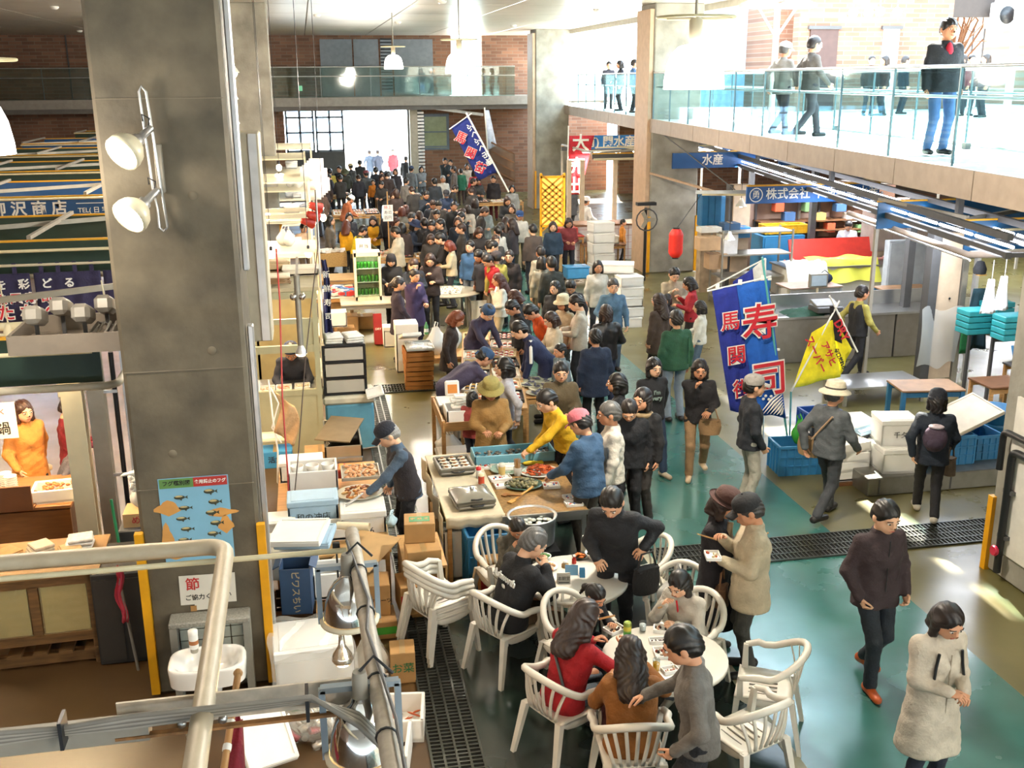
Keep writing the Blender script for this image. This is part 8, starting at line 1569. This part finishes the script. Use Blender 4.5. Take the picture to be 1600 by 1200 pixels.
# people on the bridge and the terrace
_bm = seat(8.55, 13.5, 'person in an open black jacket over a red shirt on the bridge', 176, 'stand', 1.76, '1c2026', '4a6a9a', z=zb, hair='short', hc='120d0c', hem=.12, bulk=.016, vest=None)
r, i = _bm; MB().sphere([float(x) for x in i['T'](0, .085, .36)], (.055, .05, .17), 10).obj('shirt_front', cloth('b01c34'), r)
for px, py, Y, lab, fc, top, hat, hc, h in ((1272, 50, 18.0, 'person in a grey suit jacket walking on the bridge', -88, '57524e', None, '17100e', 1.72), (1219, 56, 18.6, 'person in a checked shirt and white cap on the bridge', -70, '8a8680', ('cap', 'dcdad4'), '4a4846', 1.64)):
    q = GY(px, py, Y); person(0, 0, lab, fc, 'walk', h, top, '3a3a40', hat=hat, hc=hc, loc=(max(q.x, BX(Y)+.4), Y, zb), hem=.14, res=.022)
UPL = ['first', 'second', 'third', 'fourth', 'fifth', 'sixth', 'seventh', 'eighth', 'ninth', 'tenth']
for k, (px, Y, top) in enumerate(((905, 36, '3a3a44'), (917, 34, '2a2c38'), (934, 32, '4a70a0'), (961, 30, 'd8a030'), (1362, 27, '2a2220'), (1384, 27, '3a2a28'), (1414, 28, '1c2028'), (1506, 26, '6a2830'), (1518, 26, '3a3034'), (1542, 25, '28303c'))):
    q = GY(px, 95, Y); person(0, 0, 'distant person on the upper level, %s from the left' % UPL[k], [170, 90, -90, 120][k % 4], ['stand', 'stand2'][k % 2], 1.55, top, '2a2c33', hair=['short', 'bob'][k % 2], loc=(max(q.x, BX(Y)+.55), Y, zb), res=.034)
for k, (px, py) in enumerate(((576, 212), (589, 212), (613, 216))): q = G(px, py+44); person(0, 0, 'silhouetted person in the bright entrance, %s of three' % ['left', 'middle', 'right'][k], [0, 10, 180][k], ['walk', 'walk', 'stand'][k], 1.70, ['3a4a5c', '2a3444', '7a2a34'][k], '2a3038', loc=(GY(px, py, 55).x, 55, -.02), hem=.3, res=.034)
# crowd between the stalls: crown pixel, facing, pose, height, top, bottom, hair, hair colour, hat, label
B_, S_, K_ = 'bob', 'short', '15100e'
CROWD = [
(495,242,20,'stand',1.7,'1e1e22','24242a',S_,K_,None,'person in black nearest the left windows'),
(515,264,10,'stand',1.62,'b09a3c','3a3a30',S_,K_,None,'person in a mustard jacket seen from behind near the windows'),
(530,260,160,'stand',1.66,'22242c','24242a',S_,K_,None,'dark-clothed person right of the mustard jacket'),
(548,256,30,'stand',1.62,'2a2a2e','24242a',S_,K_,('cap','c8b890'),'person in a sand cap at the back of the crowd'),
(539,265,170,'look',1.6,'3a3c34','2a2a2e',S_,K_,('bucket','5a5c44'),'person in an olive hat at the back of the crowd'),
(562,250,0,'stand',1.7,'1c2028','24242a',S_,K_,None,'tall dark person before the bright doorway'),
(572,267,20,'stand',1.64,'4a4e50','2a2c33',S_,K_,('cap','8a4a50'),'person in grey with a dull red cap'),
(587,261,0,'walk',1.68,'1a1e26','24242a',S_,K_,None,'dark person walking towards the doorway'),
(596,267,180,'stand',1.6,'2a2e38','24242a',B_,K_,None,'person with a black bob left of the grey jacket'),
(607,268,20,'stand',1.66,'6a6c70','3a3c44',S_,'4a4644',None,'grey-jacketed person before the doorway'),
(618,264,170,'stand',1.58,'3a3438','2a2a30',B_,'2a1c16',None,'person with brown bob before the doorway'),
(500,296,30,'look',1.6,'5a4438','2a2a2e',S_,K_,None,'person wrapped in a brown blanket coat by the rack'),
(546,307,-60,'reach',1.6,'a05a38','3a2a28',S_,K_,('beanie','e8e4dc'),'person in rust with a white knitted hat'),
(583,281,175,'stand',1.3,'c87a28','2a2c33',S_,K_,None,'child in an orange vest'),
(596,283,160,'hold',1.6,'33302e','2a2a30',S_,K_,None,'person in dark grey beside the orange child'),
(614,300,175,'hold',1.6,'2a2a34','2a2a30',B_,'33201a',None,'person in navy behind the price board'),
(634,244,0,'stand',1.7,'1c1e24','24242a',S_,K_,None,'dark person right of the entrance'),
(657,234,-60,'stand',1.74,'17181c','24242a',S_,K_,None,'tall person in black by the shutter'),
(642,260,-30,'stand',1.62,'70767c','3a3c44',S_,K_,('cap','3a4a68'),'person in grey jacket and blue cap by the shutter'),
(658,260,180,'arms',1.6,'7a7f84','50545a',B_,K_,None,'person in a pale grey jacket with folded arms'),
(695,247,178,'think',1.74,'1f262a','22242a',S_,K_,None,'balding tall person in a dark suit'),
(704,250,170,'stand',1.6,'3a3c40','2a2a30',S_,K_,None,'person behind the tall dark suit'),
(709,260,60,'stand',1.66,'6a5c54','3a5070',S_,'332a26',None,'person in a taupe coat and jeans'),
(720,264,10,'stand',1.5,'2a6a50','3a2a24',S_,K_,None,'child in a green jacket near the navy banner'),
(730,256,170,'stand',1.62,'c8bcb0','3a342e',B_,'2a1c16',None,'person in cream near the navy banner'),
(741,266,20,'stand',1.6,'b82a34','e0d8d0',B_,'241814',None,'person in a red jacket near the navy banner'),
(771,275,170,'stand',1.64,'201c20','5a1c24',S_,K_,None,'person in dark clothes under the navy banner'),
(679,279,0,'stand',1.68,'33383e','2a2c33',S_,K_,None,'person in slate grey seen from behind'),
(692,275,175,'stand',1.62,'c4c0b8','2a2c33',S_,'8a8884',None,'grey-haired person in white'),
(634,278,-40,'stand',1.66,'8a8682','3a3c44',S_,K_,None,'person in a light grey jacket at the far tables'),
(697,297,178,'hold',1.62,'22304a','2a2c33',S_,K_,('cap','2a2a30'),'person in navy with a dark cap facing the camera'),
(685,314,178,'look',1.7,'565250','3a3a40',S_,K_,None,'person in a grey suit jacket among the far crowd'),
(709,316,175,'stand',1.66,'17171a','22242a',S_,K_,None,'person in black beside the grey suit'),
(682,327,172,'eat',1.66,'4c4744','2a2a30',S_,K_,None,'person eating beneath the grey suit'),
(731,321,20,'stand',1.56,'c4b8a8','3a342e',B_,'241814',None,'person in a beige cardigan left of the grey cardigan'),
(757,322,178,'hold',1.6,'8c9494','2a3040',B_,'17100e',None,'person in a grey cardigan looking up with a blue bag'),
(800,290,170,'stand',1.58,'7a7c7c','3a3c44',B_,K_,None,'person in a grey sweater by the far pillar'),
(800,320,150,'stand',1.6,'5c564e','3a3c44',B_,'2a1c16',None,'person in brown-grey below the far pillar'),
(812,330,175,'stand',1.64,'d0ccc2','6a6458',S_,'4a4644',('cap','2c4a7c'),'person in a white coat and blue cap'),
(721,332,120,'stand',1.68,'15161a','1c1c20',S_,K_,None,'person in black with back half turned, mid crowd'),
(790,340,10,'stand',1.6,'22304a','24344a','long','2a1a14',None,'long-haired person in a navy jacket'),
(643,333,170,'eat',1.62,'7a684c','3a342e',S_,K_,None,'person in khaki eating at the third table'),
(634,321,10,'stand',1.6,'6a4a38','3a2a24',B_,'4a2418',None,'auburn-haired person at the third table'),
(645,345,-120,'hold',1.6,'202838','24242a',B_,K_,('bucket','222c48'),'person in a navy hat and navy coat'),
(675,344,160,'eat',1.66,'1c1c20','24242a',S_,K_,None,'person in black eating behind the beige cardigan'),
(689,343,110,'stand',1.66,'1e1e24','22242a',S_,K_,None,'dark-jacketed person behind the suit and tie'),
(778,354,20,'stand',1.58,'c8c4ba','3a3c44','pony','15100e',None,'person in a white jacket with a ponytail'),
(606,326,-160,'stand',1.6,'1e1e26','24242a',B_,'241814',None,'person in black behind the price board'),
(615,339,-120,'eat',1.58,'5c5850','2a2a30',B_,'3a1c18',None,'person in grey-green eating at the second table'),
(628,324,10,'stand',1.62,'7a7468','3a342e','bob','5a2a1c',None,'auburn-haired person seen from behind near the third table'),
(621,354,70,'hold',1.68,'c2b69e','3a3a40',S_,K_,None,'person in a cream blouson at the second table'),
(691,364,80,'hold',1.7,'1a181a','22242a',S_,K_,None,'person in a black suit and tie with glasses'),
(705,376,80,'hold',1.56,'c0b192','2a2c33',B_,'6a2c1c',None,'person in a beige cardigan with auburn bob'),
(611,397,170,'hold',1.58,'18181c','22242a',B_,K_,('beanie','1e1a1e'),'person in black with a dark knitted hat'),
(645,406,160,'stand',1.58,'2a2420','24242a',B_,'33201a',None,'brown-haired person behind the purple happi'),
(735,377,150,'stand',1.66,'31557c','6a7480',S_,K_,None,'person in a blue denim shirt-jacket'),
(751,391,130,'look',1.64,'3a2620','6a6054',S_,K_,None,'person in a dark brown jacket behind the red vest'),
(765,376,10,'stand',1.66,'3c3832','3a3c44',S_,K_,None,'person in charcoal seen from behind above the red vest'),
(766,399,110,'look',1.6,'a31c24','8a7c6c',S_,'1a1210',None,'person in a red waistcoat looking down at food'),
(776,394,20,'stand',1.62,'a89a48','4a4a40',S_,K_,('cap','3a3438'),'person in an olive-yellow top and dark cap'),
(781,428,100,'think',1.56,'dcd6ca','b8a88c','long','4a2014',None,'person in a white sweater with long auburn hair'),
(796,392,150,'stand',1.62,'241c1c','2a3c44',S_,'241814',None,'person in a dark printed jacket right of the olive top'),
(801,342,60,'stand',1.6,'3a3438','24344a','long','2a1a14',None,'long-haired person turned to the far pillar'),
(833,351,10,'stand',1.7,'51453f','2a2c33',S_,K_,None,'person in a brown jacket seen from behind'),
(845,386,20,'stand',1.62,'b4a68e','3a342e',S_,'1a1210',None,'person in a sand jacket beside the plaid jacket'),
(847,402,10,'stand',1.6,'8c8676','5a5448',B_,'120d0c',None,'person in a long pale grey coat'),
(862,402,6,'stand',1.74,'33342f','2a2a2c',S_,'17110f',None,'tall person in a dark plaid jacket seen from behind'),
(864,347,178,'stand',1.6,'24384c','2a2c33',B_,'2a1a14',None,'person in an open navy jacket by the lattice sign'),
(888,340,176,'hold',1.62,'7a3034','24242c',B_,'241410',None,'person in a dark red dress holding white bags'),
(809,455,60,'look',1.62,'211d1d','24242a',B_,'3a1c12',None,'brown-haired person in black bending behind the orange top'),
(805,470,100,'look',1.6,'1a1a1d','24242a',S_,K_,None,'person in black leaning at the sushi stall'),
(868,440,150,'stand',1.56,'24262c','24242a',B_,K_,None,'dark person behind the cream sports jacket'),
(893,438,160,'look',1.58,'2c2a2c','24242a',S_,K_,None,'black-haired person left of the white jacket'),
(973,343,-100,'stand',1.2,'c8802c','2a2c33',S_,K_,None,'child in an orange-yellow top by the right pillar'),
(915,308,-60,'stand2',1.66,'dcdcdc','e0e0e0',S_,K_,('beanie','e8e8e8'),'cook in white at the grill counter'),
(893,290,20,'stand',1.68,'1a1a1c','1c1c20',S_,K_,None,'person in a black printed jacket under the red banner'),
(1326,345,150,'look',1.64,'c0c0c4','3a3c44',S_,K_,None,'worker in pale grey behind the fish counter'),
(1362,345,-60,'look',1.64,'1c1c22','1c1c20',S_,K_,None,'worker in black beside the hanging lamps of the fish counter'),
(473,348,-150,'hold',1.6,'c8a888','6a5a4a',S_,K_,None,'stallholder in a peach sweater under the clip lamps'),
(514,338,-100,'stand',1.6,'6a6258','3a342e',B_,K_,None,'stallholder in a taupe jacket beside the clip lamps'),
]
VESTS = [(540,344,-10,'hold',1.58,'2a2c33','3a4044','long','5a2a18','e0a414','stallholder with long auburn hair in a yellow vest seen from behind'),
(583,337,170,'hold',1.56,'2a2422','24242a','long','241814','d89a18','stallholder in a mustard vest facing the camera'),
(565,355,-60,'bend',1.6,'5a5230','4a2a24',S_,'1a1210','e8c81c','stallholder in a lemon yellow vest leaning forward'),
(545,333,-170,'stand',1.56,'33343c','2a2a30',B_,K_,None,'stallholder in dark grey with a white scarf')]
for px, py, fc, po_, h, top, bot, hr_, hc_, hat_, lab in CROWD: person(px, py, lab, fc+((px*7+py*3) % 17-8), po_, h, top, bot, hair=hr_, hc=hc_, hat=hat_, hem=.10+.12*((px*5+py) % 3 == 0), group='shoppers in the crowd', bulk=.008)
for px, py, fc, po_, h, top, bot, hr_, hc_, vs, lab in VESTS: person(px, py, lab, fc, po_, h, top, bot, hair=hr_, hc=hc_, vest=vs, group='shoppers in the crowd', lean=POSES[po_].get('lean', 0)*.4)
# closely packed shoppers whose faces and clothes cannot be told apart
rr = random.Random(77)
for k in range(34):
    px = 618+rr.random()*(150+k); py = 285+rr.random()*120-(px-680)*.12
    if k < 8: px, py = 505+rr.random()*110, 252+rr.random()*26
    person(px, py, 'shopper in dark clothes packed in the middle of the crowd', rr.choice([0, 20, 170, 190, 90, -90]), rr.choice(['stand', 'hold', 'eat', 'look']), 1.56+rr.random()*.14, rr.choice(['1e1e22', '24242c', '2a2422', '1c2430', '33302e', '3a2c28']), '24242a', hair=rr.choice(['short', 'bob', 'short']), hc=rr.choice(['15100e', '241814', '331f16']), hem=.12, bulk=.01, group='packed shoppers in dark clothes')
